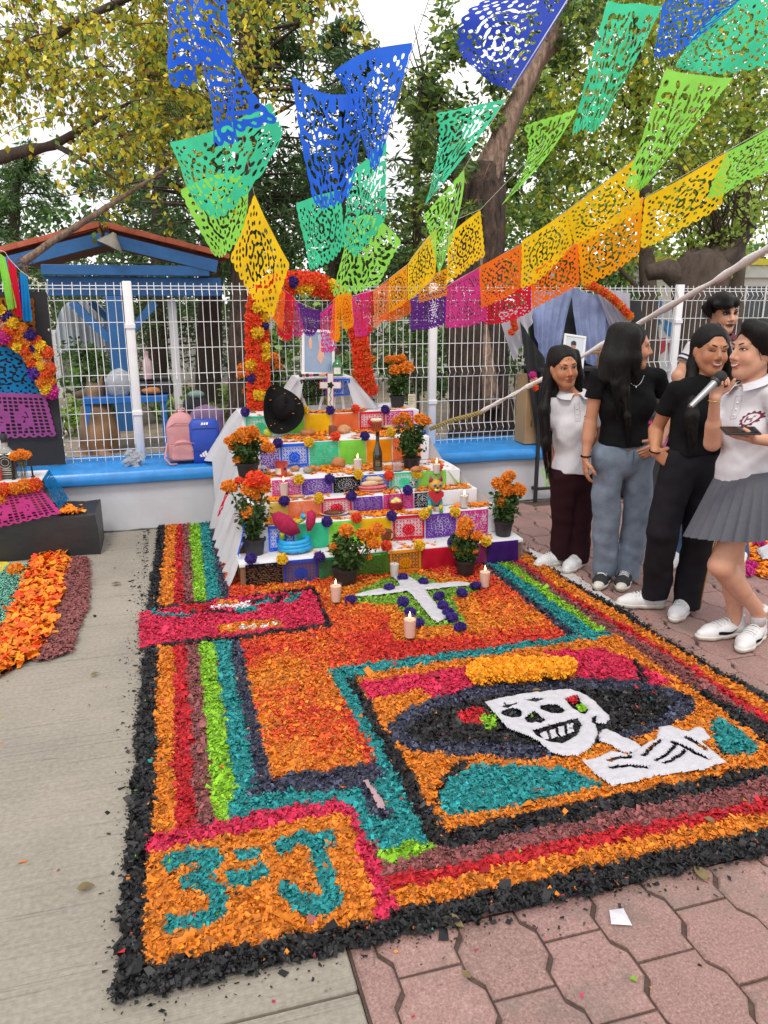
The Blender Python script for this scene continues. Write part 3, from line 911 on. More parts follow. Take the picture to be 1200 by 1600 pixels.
def cut_sheet(kind,seed,nu=44,nv=36,aspect=1.25):
 """Unit sheet (u across, v down) with its cut-outs really cut: marching triangles over a field."""
 g=np.random.default_rng(seed)
 u,v=np.meshgrid(np.linspace(0,1,nu+1),np.linspace(0,1,nv+1))
 x,y=(u-.5)*aspect,v-.5
 W=aspect/2
 f=np.full(u.shape,0.5)
 def hole(cx,cy,a,b,rot):
  nonlocal f
  dx,dy=x-cx,y-cy
  p,q=dx*math.cos(rot)+dy*math.sin(rot),-dx*math.sin(rot)+dy*math.cos(rot)
  f=np.minimum(f,(np.sqrt((p/a)**2+(q/b)**2)-1)*min(a,b))
 def free(cx,cy,m=0.07):
  return abs(cx)<W-m and-0.5+0.09<cy<0.5-0.13
 if kind=='rose':
  for i,(r,n)in enumerate(((0.055,5),(0.12,8),(0.185,12),(0.25,16),(0.315,20),(0.385,25))):
   for k in range(n):
    a=2*math.pi*(k+0.5*(i%2))/n+g.normal(0,0.05)
    rr=r+g.normal(0,0.008)
    if free(rr*1.25*math.cos(a),rr*math.sin(a)-0.02,.05):
     tang=i%2==0
     hole(rr*1.25*math.cos(a),rr*math.sin(a)-0.02,*((0.058,0.023)if tang else(0.030,0.024)),a+(math.pi/2 if tang else 0)+g.normal(0,.25))
  for sx in(-1,1):
   for i in range(4):
    for j in range(7):
     cx,cy=sx*(W-0.10-i*0.055),-0.38+j*0.115+(i%2)*0.05
     if(cx/1.25)**2+(cy+.02)**2>0.425**2 and free(cx,cy):
      hole(cx,cy,0.024,0.030,g.normal(0,.3))
 elif kind=='lattice':
  s=0.088
  for i in range(-14,15):
   for j in range(-14,15):
    cx,cy=(i+j)*s/2,(i-j)*s/2-0.02
    fl=(cx/0.26)**2+((cy-0.06)/0.2)**2
    if free(cx,cy,0.06)and fl>1:
     dx,dy=np.abs(x-cx),np.abs(y-cy)
     f=np.minimum(f,(dx+dy)-s*0.37)
  for k in range(9):
   a=2*math.pi*k/9
   hole(0.15*math.cos(a),0.06+0.11*math.sin(a),0.042,0.018,a)
 elif kind=='swirl':
  k=0
  for i in range(11):
   for j in range(9):
    cx,cy=-W+0.09+(i+.5*(j%2))*(2*W-.16)/10.5,-0.40+j*0.093
    cx,cy=cx+g.normal(0,.012),cy+g.normal(0,.012)
    if free(cx,cy,0.05):
     a=2.2*math.sin(cx*5.2+seed)+2.0*math.cos(cy*6.1+seed*2)
     hole(cx,cy,g.uniform(0.042,0.072),g.uniform(0.020,0.030),a)
 elif kind=='fine':
  for i in range(16):
   for j in range(13):
    cx,cy=-W+0.07+(i+.5*(j%2))*(2*W-.12)/15.5,-0.41+j*0.062
    if free(cx,cy,0.05)and g.uniform()<0.8:
     hole(cx,cy,0.032,0.017,g.uniform(0,3.14))
 elif kind=='grid':
  for i in range(13):
   for j in range(10):
    cx,cy=-W+0.10+i*(2*W-.2)/12,-0.38+j*0.083
    if free(cx,cy,0.05)and((abs(cx)-0.2)/0.13)**2+((cy-.03)/0.27)**2>1:
     f=np.minimum(f,np.maximum(np.abs(x-cx)-0.03,np.abs(y-cy)-0.028))
  for sx in(-.2,.2):
   for k in range(10):
    hole(sx+g.normal(0,.05),0.03+g.normal(0,0.13),0.035,0.010,g.uniform(0,3.14))
 else:
  for k in range(22):
   cx,cy=g.uniform(-W+.1,W-.1),g.uniform(-.1,.33)
   hole(cx,cy,g.uniform(0.02,0.05),0.008,g.uniform(0,3.14))
 n=9
 sc=np.abs(((u*n)%1)-0.5)*2
 f=np.minimum(f,(0.5-0.055*sc**2)-y-0.001)
 if kind!='plain':
  for k in range(n):
   hole((k+.5)/n*aspect-W,0.435,0.020,0.026,0)
  m=7
  sd_=np.abs(((v*m)%1)-0.5)*2
  f=np.minimum(f,(W-0.022*sd_**2)-np.abs(x)+0.002)
 U,Vv,Fv=u.ravel(),v.ravel(),f.ravel()
 ii=np.arange((nu+1)*(nv+1)).reshape(nv+1,nu+1)
 a,b,c,d=ii[:-1,:-1].ravel(),ii[:-1,1:].ravel(),ii[1:,1:].ravel(),ii[1:,:-1].ravel()
 tri=np.concatenate([np.stack([a,b,c],1),np.stack([a,c,d],1)])
 pos=Fv[tri]>0
 cnt=pos.sum(1)
 V2=[np.stack([U,Vv],1)]
 Fs=[tri[cnt==3]]
 base=len(U)
 for want in(1,2):
  t,p=tri[cnt==want],pos[cnt==want]
  if not len(t):
   continue
  odd=np.argmax(p if want==1 else~p,1)
  r=np.arange(len(t))
  A,B,D=t[r,odd],t[r,(odd+1)%3],t[r,(odd+2)%3]
  def cut(p_,q_):
   w=Fv[p_]/(Fv[p_]-Fv[q_])
   return np.stack([U[p_]+(U[q_]-U[p_])*w,Vv[p_]+(Vv[q_]-Vv[p_])*w],1)
  e1,e2=cut(A,B),cut(A,D)
  i1,i2=base+r,base+len(r)+r
  V2+=[e1,e2]
  base+=2*len(r)
  if want==1:
   Fs.append(np.stack([A,i1,i2],1))
  else:
   Fs+=[np.stack([i1,B,D],1),np.stack([i1,D,i2],1)]
 V2,Fs=np.concatenate(V2),np.concatenate(Fs)
 uq,inv=np.unique(Fs,return_inverse=True)
 return V2[uq],inv.reshape(-1,3)
_cut={}
def sheet_uv(kind,seed,res):
 k=(kind,seed,res)
 if k not in _cut:
  _cut[k]=cut_sheet(kind,seed,*res)
 return _cut[k]
PAPEL={'purple':'#6a2a9c','pink':'#e0409a','red':'#e01c3c','orange':'#ff7c22','amber':'#ffa814','yellow':'#ffd41c','lime':'#9ae85c','teal':'#4cdcaa','blue':'#2f70f0','navy':'#3450c8','black':'#16161a','green':'#4fb032','magenta':'#b02a80','violet':'#7a45b4','mauve':'#c060b0','sky':'#1490d8','salmon':'#f98a50','rust':'#c0701c','violetdark':'#4a2080','straw':'#ecd048','emerald':'#1f9a62'}
M_PAPEL={k:thin('tissue '+k,C(h),0.5,0.6,0.12,9)for k,h in PAPEL.items()}
def papel(label,col,top,bot,kind='rose',seed=1,res=(44,36),wave=0.006,wf=(2.3,1.7),group=None,ph=None):
 """top / bot: 2 or more points (Vectors) along the upper and lower edge; a smooth sheet between them, rippled by wave metres."""
 uv,F=sheet_uv(kind,seed,res)
 ph=random.uniform(0,6)if ph is None else ph
 def along(pts,u):
  P=np.array([tuple(p)for p in pts])
  if len(P)==2:
   return P[0]+(P[1]-P[0])*u[:,None]
  u=u[:,None]
  return P[0]*2*(u-.5)*(u-1)+P[1]*4*u*(1-u)+P[2]*2*u*(u-.5)
 a,b=along(top,uv[:,0]),along(bot,uv[:,0])
 V=a+(b-a)*uv[:,1:2]
 T,B_=Vector(top[-1])-Vector(top[0]),Vector(bot[0])-Vector(top[0])
 nrm=np.array(T.cross(B_).normalized())
 w=np.sin(uv[:,0]*6.28*wf[0]+ph+uv[:,1]*2.1)*(0.3+uv[:,1])+0.6*np.sin(uv[:,1]*6.28*wf[1]+ph*1.7+uv[:,0]*3)*uv[:,1]
 V=V+nrm*(w*wave)[:,None]
 o=link('papel_picado',rawmesh('papel_picado',V,F,M_PAPEL[col],smooth=True))
 return tag(o,label,'paper banner',group)
TY=[4.35,4.54,4.70,4.84,5.20,5.60]
TZ=[0.155,0.32,0.424,0.534,0.706,0.843]
TL=[0.368,gy(398,838,4.54).x,gy(390,800,4.70).x,gy(400,765,4.84).x,gy(398,715,5.20).x,gy(380,665,5.60).x]
TR=[2.178,gy(780,812,4.54).x,gy(742,790,4.70).x,gy(716,742,4.84).x,gy(668,705,5.20).x,gy(652,650,5.60).x]
M_CARD=mat('brown cardboard',C('#8a6244',0.9),0.85,0.12,6,bump=0.1)
M_CLOTH=mat('white cloth',C('#dddde4',0.92),0.9,0.06,6,bump=0.12,bscale=90)
M_CLOTHT=thin('thin white cloth',C('#dddde4',0.92),0.3,0.9,0.06,6)
altar=thing('stepped_altar','stepped altar of boxes climbing to the blue capped wall behind the cross figure','altar',(1.27,4.9,0))
yb=[TY[1]+0.25,TY[2]+0.3,TY[3]+0.5,TY[4]+0.35,5.74,6.02]
for i in range(6):
 MB().box((TL[i],TY[i]+0.002,0.001 if i<5 else 0.48),(TR[i],yb[i]if i!=4 else 5.735,TZ[i]-0.004-0.001*i),bev=0.006).build('step',M_CARD,altar)
MB().box((TL[5]+0.02,5.605,0.002),(TR[5]-0.02,5.73,0.47)).build('step',M_CARD,altar)
MB().box((0.62,5.74,0.848),(0.66,5.99,0.85)).build('batten',M_CARD,altar)
cl=thing('altar_cloth','white cloth draped over the steps of the altar, strewn with orange petals','cloth',(1.27,4.9,0.1))
for i in range(6):
 n=40
 y0,y1=TY[i]-0.006,(TY[i+1]if i<5 else 6.02)
 vs,fs=[],[]
 xs=np.linspace(TL[i]-0.008,TR[i]+0.008,n)
 lip=0.022 if i else 0.018
 zlo=TZ[i]-lip if not i else TZ[i-1]+0.005
 cols=[(y0-0.001,zlo),(y0-0.002,TZ[i]-0.004),(y0+0.004,TZ[i]+0.003),(y0*.5+y1*.5,TZ[i]+0.003),(y1+0.002,TZ[i]+0.003)]
 for x in xs:
  for k,(y,z)in enumerate(cols):
   w=math.sin(x*31+i)*0.5+math.sin(x*73+i*2)*0.5
   vs.append((x,y-(0.003*w if k<2 else 0),z+(0.004*w if k==0 else 0.0015*math.sin(x*40+y*50)if k>1 else 0)))
 for a in range(n-1):
  for k in range(4):
   fs.append((a*5+k,(a+1)*5+k,(a+1)*5+k+1,a*5+k+1))
 MB().add(vs,fs).build('step_cover',M_CLOTH,cl,smooth=True)
for s,ends in((-1,TL),(1,TR)):
 vs,fs=[],[]
 ys=np.linspace(4.36,5.99,90)
 n=10
 for y in ys:
  i=max(k for k in range(6)if y>=TY[k]-0.001)
  t=0 if i==5 else(y-TY[i])/(TY[i+1]-TY[i])
  top=TZ[i]+0.004
  x0=ends[i]+s*0.006
  fold=0.5+0.5*math.sin(y*26+1.3*math.sin(y*11))
  reach=(0.05+0.05*fold)if s<0 else(0.02+0.035*fold)
  x1=(min(ends[:i+1])if s<0 else max(ends[:i+1])-0.12*(i>2))+s*reach
  if s>0:
   x1=max(ends[i],x0-0.006)+0.02+0.09*fold*(TZ[i]/0.85)
  zb=0.012 if s<0 else max(0.015,0.3*(y-4.5))
  if y>5.73:
   zb=0.50
  for k in range(n):
   q=k/(n-1)
   vs.append((x0+(x1-x0)*(q**0.8)+s*0.012*math.sin(y*40+q*3)*q,y,top+(zb-top)*q))
 for a in range(len(ys)-1):
  for k in range(n-1):
   fs.append((a*n+k,a*n+k+1,(a+1)*n+k+1,(a+1)*n+k))
 MB().add(vs,fs).build('side_drape',M_CLOTHT,cl,smooth=True)
ty0=5.74
tl,tr_=gy(466,592,ty0),gy(548,592,ty0)
tt=thing('small_table','small white folding table crowning the altar under a pointed white cloth','table',((tl.x+tr_.x)/2,5.86,0.85))
MB().box((tl.x,ty0,1.075),(tr_.x,5.98,1.092),bev=0.004).build('table_top',M_WIRE,tt)
for x,a in((tl.x+0.06,0.06),(tl.x+0.16,-0.06),(tr_.x-0.05,0.03),(tr_.x-0.13,-0.02)):
 MB().tube([(x,ty0+0.03,0.85),(x-a,ty0+0.03,1.075)],0.011,8).build('leg',M_WIRE,tt)
tc_=thing('table_cover','white cloth flaring down both sides of the small table behind the small flower cross','cloth',((tl.x+tr_.x)/2,5.86,0.85))
MB().box((tl.x-0.008,ty0-0.010,1.0935),(tr_.x+0.008,5.99,1.0965)).build('cover_top',M_CLOTH,tc_)
bl,br_=gy(434,632,5.68),gy(592,633,5.68)
for a,b in(((tl.x-0.008,1.095),(bl.x,0.853)),((tr_.x+0.008,1.095),(br_.x,0.853))):
 vs,fs=[],[]
 m,n=16,10
 for i in range(m):
  y=5.70+(5.99-5.70)*i/(m-1)
  for k in range(n):
   q=k/(n-1)
   yy=(ty0-0.01)*(1-q)+y*q if i==0 else y
   vs.append((a[0]+(b[0]-a[0])*q+0.014*math.sin(i*1.9+q)*q,y+0.02*math.sin(q*5+i)*q,a[1]+(b[1]-a[1])*q))
 for i in range(m-1):
  for k in range(n-1):
   fs.append((i*n+k,i*n+k+1,(i+1)*n+k+1,(i+1)*n+k))
 MB().add(vs,fs).build('cover_side',M_CLOTHT,tc_,smooth=True)
 s=1 if b[0]>a[0]else-1
 q=[(a[0],ty0-0.012,1.094),(a[0]-s*0.05,ty0-0.014,1.094),(a[0]+s*0.01,5.69,0.853),(b[0],5.69,0.853)]
 vs,fs=[],[]
 for i in range(9):
  for k in range(9):
   u,v=i/8,k/8
   p=(Vector(q[0])*(1-u)+Vector(q[1])*u)*(1-v)+(Vector(q[3])*(1-u)+Vector(q[2])*u)*v
   vs.append(p+Vector((0,-0.012*math.sin(u*9)*v,0)))
 for i in range(8):
  for k in range(8):
   fs.append((i*9+k,i*9+k+1,(i+1)*9+k+1,(i+1)*9+k))
 MB().add(vs,fs).build('cover_flap',M_CLOTHT,tc_,smooth=True)
ORD=['bottom','second','third','fourth','fifth','top']
ROWS=[[('black',382,441,'swirl',882),('navy',442,497,'lattice',878),('emerald',498,553,'swirl',873),('green',554,607,'swirl',868),('amber',608,658,'lattice',860),('red',659,711,'plain',857),('magenta',712,757,'fine',852),('violetdark',759,808,'plain',846)],[('blue',418,460,'lattice',0),('teal',462,513,'plain',0),('lime',514,563,'plain',0),('yellow',563,612,'plain',0),('red',613,663,'lattice',0),('violet',664,712,'rose',0),('pink',713,762,'swirl',0)],[('straw',420,449,'fine',0),('salmon',449,501,'fine',0),('red',501,550,'lattice',0),('violet',551,598,'fine',0),('pink',598,646,'fine',0),('black',646,690,'swirl',0)],[('pink',424,470,'swirl',0),('violet',471,519,'rose',0),('black',520,563,'rose',0),('blue',564,608,'swirl',0),('teal',609,654,'lattice',0),('lime',655,697,'fine',0)],[('violet',406,436,'swirl',0),('blue',437,482,'lattice',0),('teal',483,529,'fine',0),('lime',529,571,'plain',0),('amber',572,612,'plain',0),('orange',613,657,'fine',0)],[('teal',383,429,'lattice',0),('lime',430,475,'plain',0),('yellow',476,517,'plain',0),('salmon',518,560,'plain',0),('red',561,602,'lattice',0),('pink',603,646,'swirl',0)],]
CN={'navy':'deep blue','emerald':'dark teal','amber':'golden','violetdark':'dark violet','violet':'purple','straw':'pale yellow','salmon':'salmon','straw2':'yellow'}
for r,row in enumerate(ROWS):
 zt,zb=TZ[r]+0.001,(TZ[r-1]+0.004 if r else 0.012)
 for k,(c,x0,x1,kd,_)in enumerate(row):
  yv=(TZ[r]+(TZ[r-1]if r else 0))/2
  pj=proj((1.2,TY[r],yv))[1]
  a,b=gy(x0+0.7,pj,TY[r]-0.012).x,gy(x1-0.7,pj,TY[r]-0.012).x
  j=random.uniform(-0.004,0.004)
  nb=[CN.get(row[q][0],row[q][0])for q in(k-1,k+1)if 0<=q<len(row)]
  lab='%s cut paper sheet on the %s altar step, %s'%(CN.get(c,c),ORD[r],'at the end beside %s'%nb[0]if len(nb)==1 else 'between %s and %s'%tuple(nb))
  y=TY[r]-0.016-0.002*(k%2)
  papel(lab,c,(Vector((a,y,zt+j)),Vector((b,y,zt+j))),(Vector((a-0.002,y-0.006,zb+j)),Vector((b+0.002,y-0.006,zb-j))),kd,1+(k*3+r)%3,(38,30),0.0022,group='cut paper sheets on the altar steps')
for c,x0,x1,kd in(('black',469,508,'swirl'),('blue',505,547,'lattice')):
 a,b=gy(x0,600,ty0-0.02),gy(x1,600,ty0-0.02)
 d=0.003 if c=='blue' else 0
 papel('%s cut paper sheet hanging from the small table, %s of the cross'%(c,'left' if c=='black' else 'right'),c,(Vector((a.x,a.y-d,1.085)),Vector((b.x,a.y-d,1.085))),(Vector((a.x+0.02,a.y-d,0.945)),Vector((b.x,a.y-d,0.955))),kd,2,(38,30),0.003,group='cut paper sheets on the small table')
papel('red cut paper sheet hanging off the left flank of the altar above the concrete','red',(Vector((0.40,4.95,0.53)),Vector((0.33,4.72,0.50))),(Vector((0.33,4.95,0.36)),Vector((0.27,4.72,0.34))),'lattice',2,(30,26),0.004)
papel('blue cut paper sheet hanging down the left flank beside the tall marigold pot','blue',(Vector((0.46,4.62,0.41)),Vector((0.40,4.42,0.36))),(Vector((0.395,4.60,0.19)),Vector((0.362,4.42,0.17))),'swirl',2,(30,26),0.004)
a=gy(700,745,4.82)
papel('lime cut paper sheet folded over the right end of the fourth step','lime',(Vector((a.x,4.83,0.53)),Vector((a.x+0.10,5.0,0.53))),(Vector((a.x+0.09,4.80,0.42)),Vector((a.x+0.17,5.0,0.42))),'plain',2,(30,26),0.003)
papel('straw yellow cut paper sheet sloping off the right flank above the candle','straw',(Vector((a.x+0.05,4.76,0.43)),Vector((a.x+0.17,4.85,0.43))),(Vector((a.x+0.16,4.72,0.33)),Vector((a.x+0.25,4.85,0.33))),'lattice',2,(30,26),0.003)
for k,(px,py)in enumerate(((661,684),(669,704))):
 p=gy(px,py,5.25)
 papel('blue cut paper scrap dangling at the right end of the fifth step, the %s one'%('upper','lower')[k],'blue',(p+Vector((-0.04,0,0.04)),p+Vector((0.03,0.02,0.05))),(p+Vector((-0.02,-0.01,-0.06)),p+Vector((0.05,0.01,-0.05))),'swirl',2,(24,20),0.006)
def tier_of(py):
 return 0 if py>832 else 1 if py>792 else 2 if py>760 else 3 if py>726 else 4 if py>665 else 5
POM=[('purple',392,873),('yellow',441,873),('purple',499,870),('purple',511,815),('red',557,809),('purple',444,783),('yellow',498,778),('purple',549,775),('yellow',467,749),('purple',515,748),('yellow',560,741),('purple',612,806),('yellow',663,803),('yellow',711,800),('purple',637,766),('red',608,743),('yellow',651,740),('red',684,730),('yellow',656,851),('red',604,853),('yellow',759,846),('purple',707,847),('purple',434,692),('yellow',483,691),('red',524,682),('yellow',476,641),('purple',516,641),('purple',383,644),('purple',570,681),('yellow',611,676),('red',556,639),('purple',602,640)]
count={}
for c,px,py in POM:
 t=tier_of(py)
 p=gy(px,py,TY[t]-0.03)
 same=sorted(q[1]for q in POM if q[0]==c and tier_of(q[2])==t)
 k=same.index(px)
 lab='%s pompom on the %s altar step edge%s'%({'red':'orange red'}.get(c,c),ORD[t],'' if len(same)==1 else ', %s of its colour from the left'%['first','second','third','fourth','fifth','sixth'][k])
 o=bloom('paper_pompom',c,p,0.034,None,0.92,(random.gauss(0,.3),-1,0.5))
 tag(o,lab,'paper flower','paper pompoms along the altar steps')
GP=[(629,901),(608,917),(548,936),(630,939),(641,955),(653,972),(662,908),(686,930),(722,925),(743,914),(692,946),(700,956),(706,964),(719,979)]
GL=['behind the head of the cross, nearest the unlit candle','above the left arm of the cross','at the tip of the left arm of the cross','under the left arm where it meets the shaft','on the left of the shaft, upper of three','on the left of the shaft, half behind the front candle','above the right arm close to the head','below the right arm, nearest the shaft','just below the tip of the right arm','at the tip of the right arm beside the right candle','on the right of the shaft, topmost of the close run','on the right of the shaft, second of the close run','on the right of the shaft, lowest of the close run','at the foot of the cross on its right']
for(px,py),l in zip(GP,GL):
 p=gz(px,py+6,0.025)
 tag(bloom('paper_pompom','purple',p+Vector((0,0,0.018)),0.033,None,0.8),'purple pompom '+l,'paper flower','purple pompoms round the cross')
arch=thing('flower_arch','arch of orange red paper flowers with yellow and purple ones behind the portrait','flower arch',(1.05,5.95,0.85))
apx=[(404,640),(403,600),(402,560),(401,520),(401,490),(406,466),(420,450),(450,442),(480,441),(510,449),(530,464),(545,485),(556,510),(562,540),(565,570),(570,600),(580,622)]
AP=[gy(x,y,5.93)for x,y in apx]
MB().tube(AP,0.02,8).build('hoop',mat('arch core',C('#b8391a'),0.9),arch,smooth=True)
tot=0
acc=[0]
for a,b in zip(AP,AP[1:]):
 acc.append(acc[-1]+(b-a).length)
s=0.0
odd={7:'yellow',12:'purple',18:'yellow',23:'yellow',26:'yellow',40:'yellow',44:'yellow',31:'yellow',35:'purple',38:'yellow',47:'purple',50:'yellow',58:'purple',62:'yellow',65:'yellow',72:'yellow'}
k=0
while s<acc[-1]:
 i=max(j for j in range(len(acc))if acc[j]<=s)
 i=min(i,len(AP)-2)
 f=(s-acc[i])/(acc[i+1]-acc[i])
 p=AP[i].lerp(AP[i+1],f)
 t=(AP[i+1]-AP[i]).normalized()
 side=Vector((t.z,0,-t.x))
 for q in((-1,0,1)if s<acc[-1]*.58 else(-.62,.62)):
  c=odd.get(k,'red' if random.random()<0.85 else 'deep')
  bloom('paper_flower',c,p+side*q*0.045+Vector((0,-0.03-0.025*(q==0)-0.022*(c in('yellow','purple')),random.gauss(0,0.006))),0.048 if c!='purple' else 0.040,arch,0.9,(side.x*q*0.5,-1,side.z*q*0.5))
  k+=1
 s+=0.058
def potted(label,px,py,z,pr,ph,heads,spread,h,tone=1.0,leafy=420):
 b=gz(px,py,z)
 d=(b-cam.location).length/CAM_F*1.02
 hh=[((hx-px)*d,max(0.02,(py-hy)*d-ph),hr*d)+tuple(rest)for hx,hy,hr,*rest in heads]
 return marigold_plant(label,b,pr,ph,hh,spread,h,tone=tone,leafy=leafy)
potted('tall marigold in a black pot at the left corner of the bottom step',398,866,TZ[0],0.070,0.105,[(367,760,11),(396,762,11),(415,760,11),(392,798,9),(405,773,6),(380,752,6,'red'),(405,749,13,'red'),(418,753,8,'red')],0.085,0.27)
potted('marigold in a dark pot on the sawdust before the green paper sheets',540,912,0.015,0.082,0.105,[(543,825,10),(566,834,10),(588,828,11),(583,847,9),(522,853,6),(575,870,5)],0.10,0.24)
potted('bushy marigold in a black pot before the red and magenta sheets',727,897,0.015,0.064,0.095,[(724,818,11),(720,830,9),(742,835,8),(712,854,6),(723,859,7),(740,859,4)],0.07,0.20)
potted('marigold in a black pot standing alone on the right end of the bottom step',786,837,TZ[0],0.064,0.105,[(791,746,9),(777,757,10),(788,765,10),(806,765,10),(783,784,8)],0.07,0.20)
potted('marigold in a black pot at the left end of the fourth step',388,749,TZ[3],0.075,0.115,[(386,682,13),(369,700,8),(363,690,7),(398,676,9),(375,718,8),(420,700,9),(372,685,7)],0.085,0.20,0.85)
potted('marigold in a black pot at the right end of the fourth step',643,733,TZ[3],0.064,0.085,[(632,655,9),(620,660,7),(640,668,7),(655,656,9),(664,659,7)],0.08,0.24)
potted('marigold in a black pot behind the black hat, the nearer of two',402,632,TZ[5],0.085,0.09,[(386,580,10),(397,577,11),(408,581,10),(415,587,8),(382,588,7),(387,618,6)],0.085,0.19,0.8)
potted('marigold in a black pot left of the small table, the taller of two',428,622,TZ[5],0.075,0.08,[(415,563,9),(430,563,9),(437,576,6),(422,605,6),(413,571,8)],0.075,0.22,0.85)
potted('marigold in a black pot close to the right foot of the flower arch',570,622,TZ[5],0.070,0.08,[(566,566,8),(578,566,8),(571,577,7),(556,584,6),(572,590,7),(557,592,5)],0.07,0.19,0.9)
potted('marigold in a black pot beside the small card on the top step',621,637,TZ[5],0.062,0.095,[(608,565,6),(617,565,6),(626,564,7),(617,580,8),(634,577,10)],0.075,0.19,0.95)
# ---- candles
for lab,px,py,z,r,h,lit,wx in(('lit candle in a clear tumbler at the left end of the cross figure',525,942,0.02,0.034,0.118,True,M_WAXW),('unlit white candle in a glass before the golden sheet',616,903,0.018,0.031,0.105,False,M_WAX),('lit candle in a tumbler at the right end of the cross figure',757,919,0.02,0.034,0.118,True,M_WAXW),('lit candle in a tumbler nearest the viewer, left of the cross shaft',640,998,0.022,0.034,0.122,True,M_WAXW),('lit white candle at the right end of the second step',725,795,TZ[1],0.030,0.105,True,M_WAX),('lit candle in a glass on the third step beside the pink sheet',444,777,TZ[2],0.031,0.115,True,M_WAX),('lit white candle beside the dark bottle on the fourth step',559,737,TZ[3],0.032,0.100,True,M_WAX),('small lit white candle below the brim of the black hat',393,674,TZ[4],0.033,0.075,True,M_WAX),('lit candle behind the head of the painted cat',682,742,TZ[3],0.026,0.085,True,M_WAX)):
 candle(lab,gz(px,py,z),r,h,lit,wx)
def lump(mb,c,r,amp=0.12,fr=3.0,seed=0,n=16,k=10,m=0,rot=0.0,flat=True):
 """An uneven rounded body (bread, fruit)."""
 o=len(mb.v)
 mb.ball((0,0,0),1.0,n,k,m)
 cr,sr=math.cos(rot),math.sin(rot)
 for i in range(o,len(mb.v)):
  x,y,z=mb.v[i]
  w=1+amp*(math.sin(x*fr+seed)*math.cos(y*fr*1.3+seed*2)+0.6*math.sin(z*fr*1.7+x*2+seed))
  x,y,z=x*w*r[0],y*w*r[1],z*w*r[2]
  if flat:
   z=max(z,-r[2]*0.75)
  mb.v[i]=(c[0]+x*cr-y*sr,c[1]+x*sr+y*cr,c[2]+z)
 return mb
def on(px,py,z):
 return gz(px,py,z+0.004)
M_BREAD=mat('bread crust',C('#b87848',0.9),0.7,0.22,25,bump=0.35)
M_BREAD2=mat('sugared bread',C('#c9946a',0.9),0.75,0.25,30,bump=0.4)
for lab,px,py,t,r,rot,m,sd in(('flat brown bread roll on the fifth step beside the hat brim',483,682,4,(.058,.035,.028),0.1,M_BREAD,1),('round knotted bread on the fifth step behind the orange red pompom',540,678,4,(.052,.04,.036),0.4,M_BREAD2,5),('large brown bread roll on the fourth step left of the candle',531,732,3,(.052,.042,.040),0.2,M_BREAD,3),('small bread roll at the right end of the fourth step by the pot',652,739,3,(.035,.028,.024),0,M_BREAD,8)):
 b=on(px,py,TZ[t])
 mb=lump(MB(),(b.x,b.y+r[1],b.z+r[2]*0.75),r,0.10,3.2,sd,rot=rot)
 tag(mb.build('bread_roll',m,None,smooth=True),lab,'bread','bread on the altar')
b=on(466,741,TZ[3])
cookies=[('pinkish',462,737,M_BREAD2),('greyish',482,740,mat('grey bun',C('#8d8878'),0.8,0.2,30,bump=0.3)),('browner',496,737,M_BREAD)]
for i,(w,px,py,m)in enumerate(cookies):
 b=on(px,py,TZ[3])
 mb=lump(MB(),(b.x,b.y+.02,b.z+0.016),(.032,.026,.02),0.16,4,i*3)
 tag(mb.build('sweet_bun',m,None,smooth=True),'small %s sweet bun on the fourth step between the red mug and the bread'%w,'bread','sweet buns on the fourth step')
b=on(590,735,TZ[3])
bt=thing('bottle','dark wine bottle with a black label on the fourth step','bottle',b)
M_DKGL=mat('dark bottle glass',(0.03,0.022,0.012),0.08,0.1,5,spec=0.8,coat=0.5)
k=0.85
MB().lathe([(.002,0),(.036*k,0),(.0385*k,.006),(.0385*k,.105),(.037*k,.122),(.029*k,.148),(.0195*k,.172),(.0145*k,.196),(.0135*k,.250)],b,26).build('body',M_DKGL,bt,smooth=40)
MB().lathe([(.0137*k,.238),(.0150*k,.240),(.0150*k,.268),(.002,.269)],b,18).build('cap',mat('black foil',(.012,.012,.013),.35),bt,smooth=40)
ls,fs=[],[]
for i in range(11):
 a=-math.pi/2-0.95+1.9*i/10-YAW
 for z in(.030,.082):
  ls.append((b.x+math.cos(a)*.0392*k,b.y+math.sin(a)*.0392*k,b.z+z))
for i in range(10):
 fs.append((2*i,2*i+2,2*i+3,2*i+1))
MB().add(ls,fs).build('label',mat('black label',(.02,.018,.016),.6),bt)
def arc_band(mb,b,r,a0,a1,z0,z1,n=6):
 vs=[]
 for i in range(n+1):
  a=a0+(a1-a0)*i/n
  vs+=[(b.x+math.cos(a)*r,b.y+math.sin(a)*r,b.z+z0),(b.x+math.cos(a)*r,b.y+math.sin(a)*r,b.z+z1)]
 return mb.add(vs,[(2*i,2*i+2,2*i+3,2*i+1)for i in range(n)])
mb=MB()
for z in(.070,.056,.048,.038):
 arc_band(mb,b,.0396*k,-math.pi/2-.45-YAW,-math.pi/2+.55-YAW,z,z+(.006 if z==.056 else .003))
mb.build('label_print',mat('gold print',C('#b08a4a'),.5),bt)
b=on(621,736,TZ[3])
g_=thing('drinking_glass','low drinking glass with pink drink on the fourth step beside the bottle','glass',b)
MB().lathe([(.030,0),(.037,.004),(.040,.075),(.038,.075),(.034,.008),(.001,.007)],b,22).build('tumbler',M_GLASS,g_,smooth=40)
MB().lathe([(.0335,.009),(.0355,.042),(.001,.042)],b,20).build('drink',mat('pink drink',C('#d8b0a4'),.2),g_,smooth=40)
b=on(583,638,TZ[5])
g_=thing('water_glass','tall clear glass of water with a red flower in it on the top step','glass',b)
MB().lathe([(.024,0),(.028,.004),(.035,.098),(.033,.098),(.025,.008),(.001,.007)],b,22).build('tumbler',M_GLASS,g_,smooth=40)
MB().lathe([(.0245,.009),(.030,.066),(.001,.066)],b,20).build('water',glass('water',(.93,.96,.96)),g_,smooth=40)
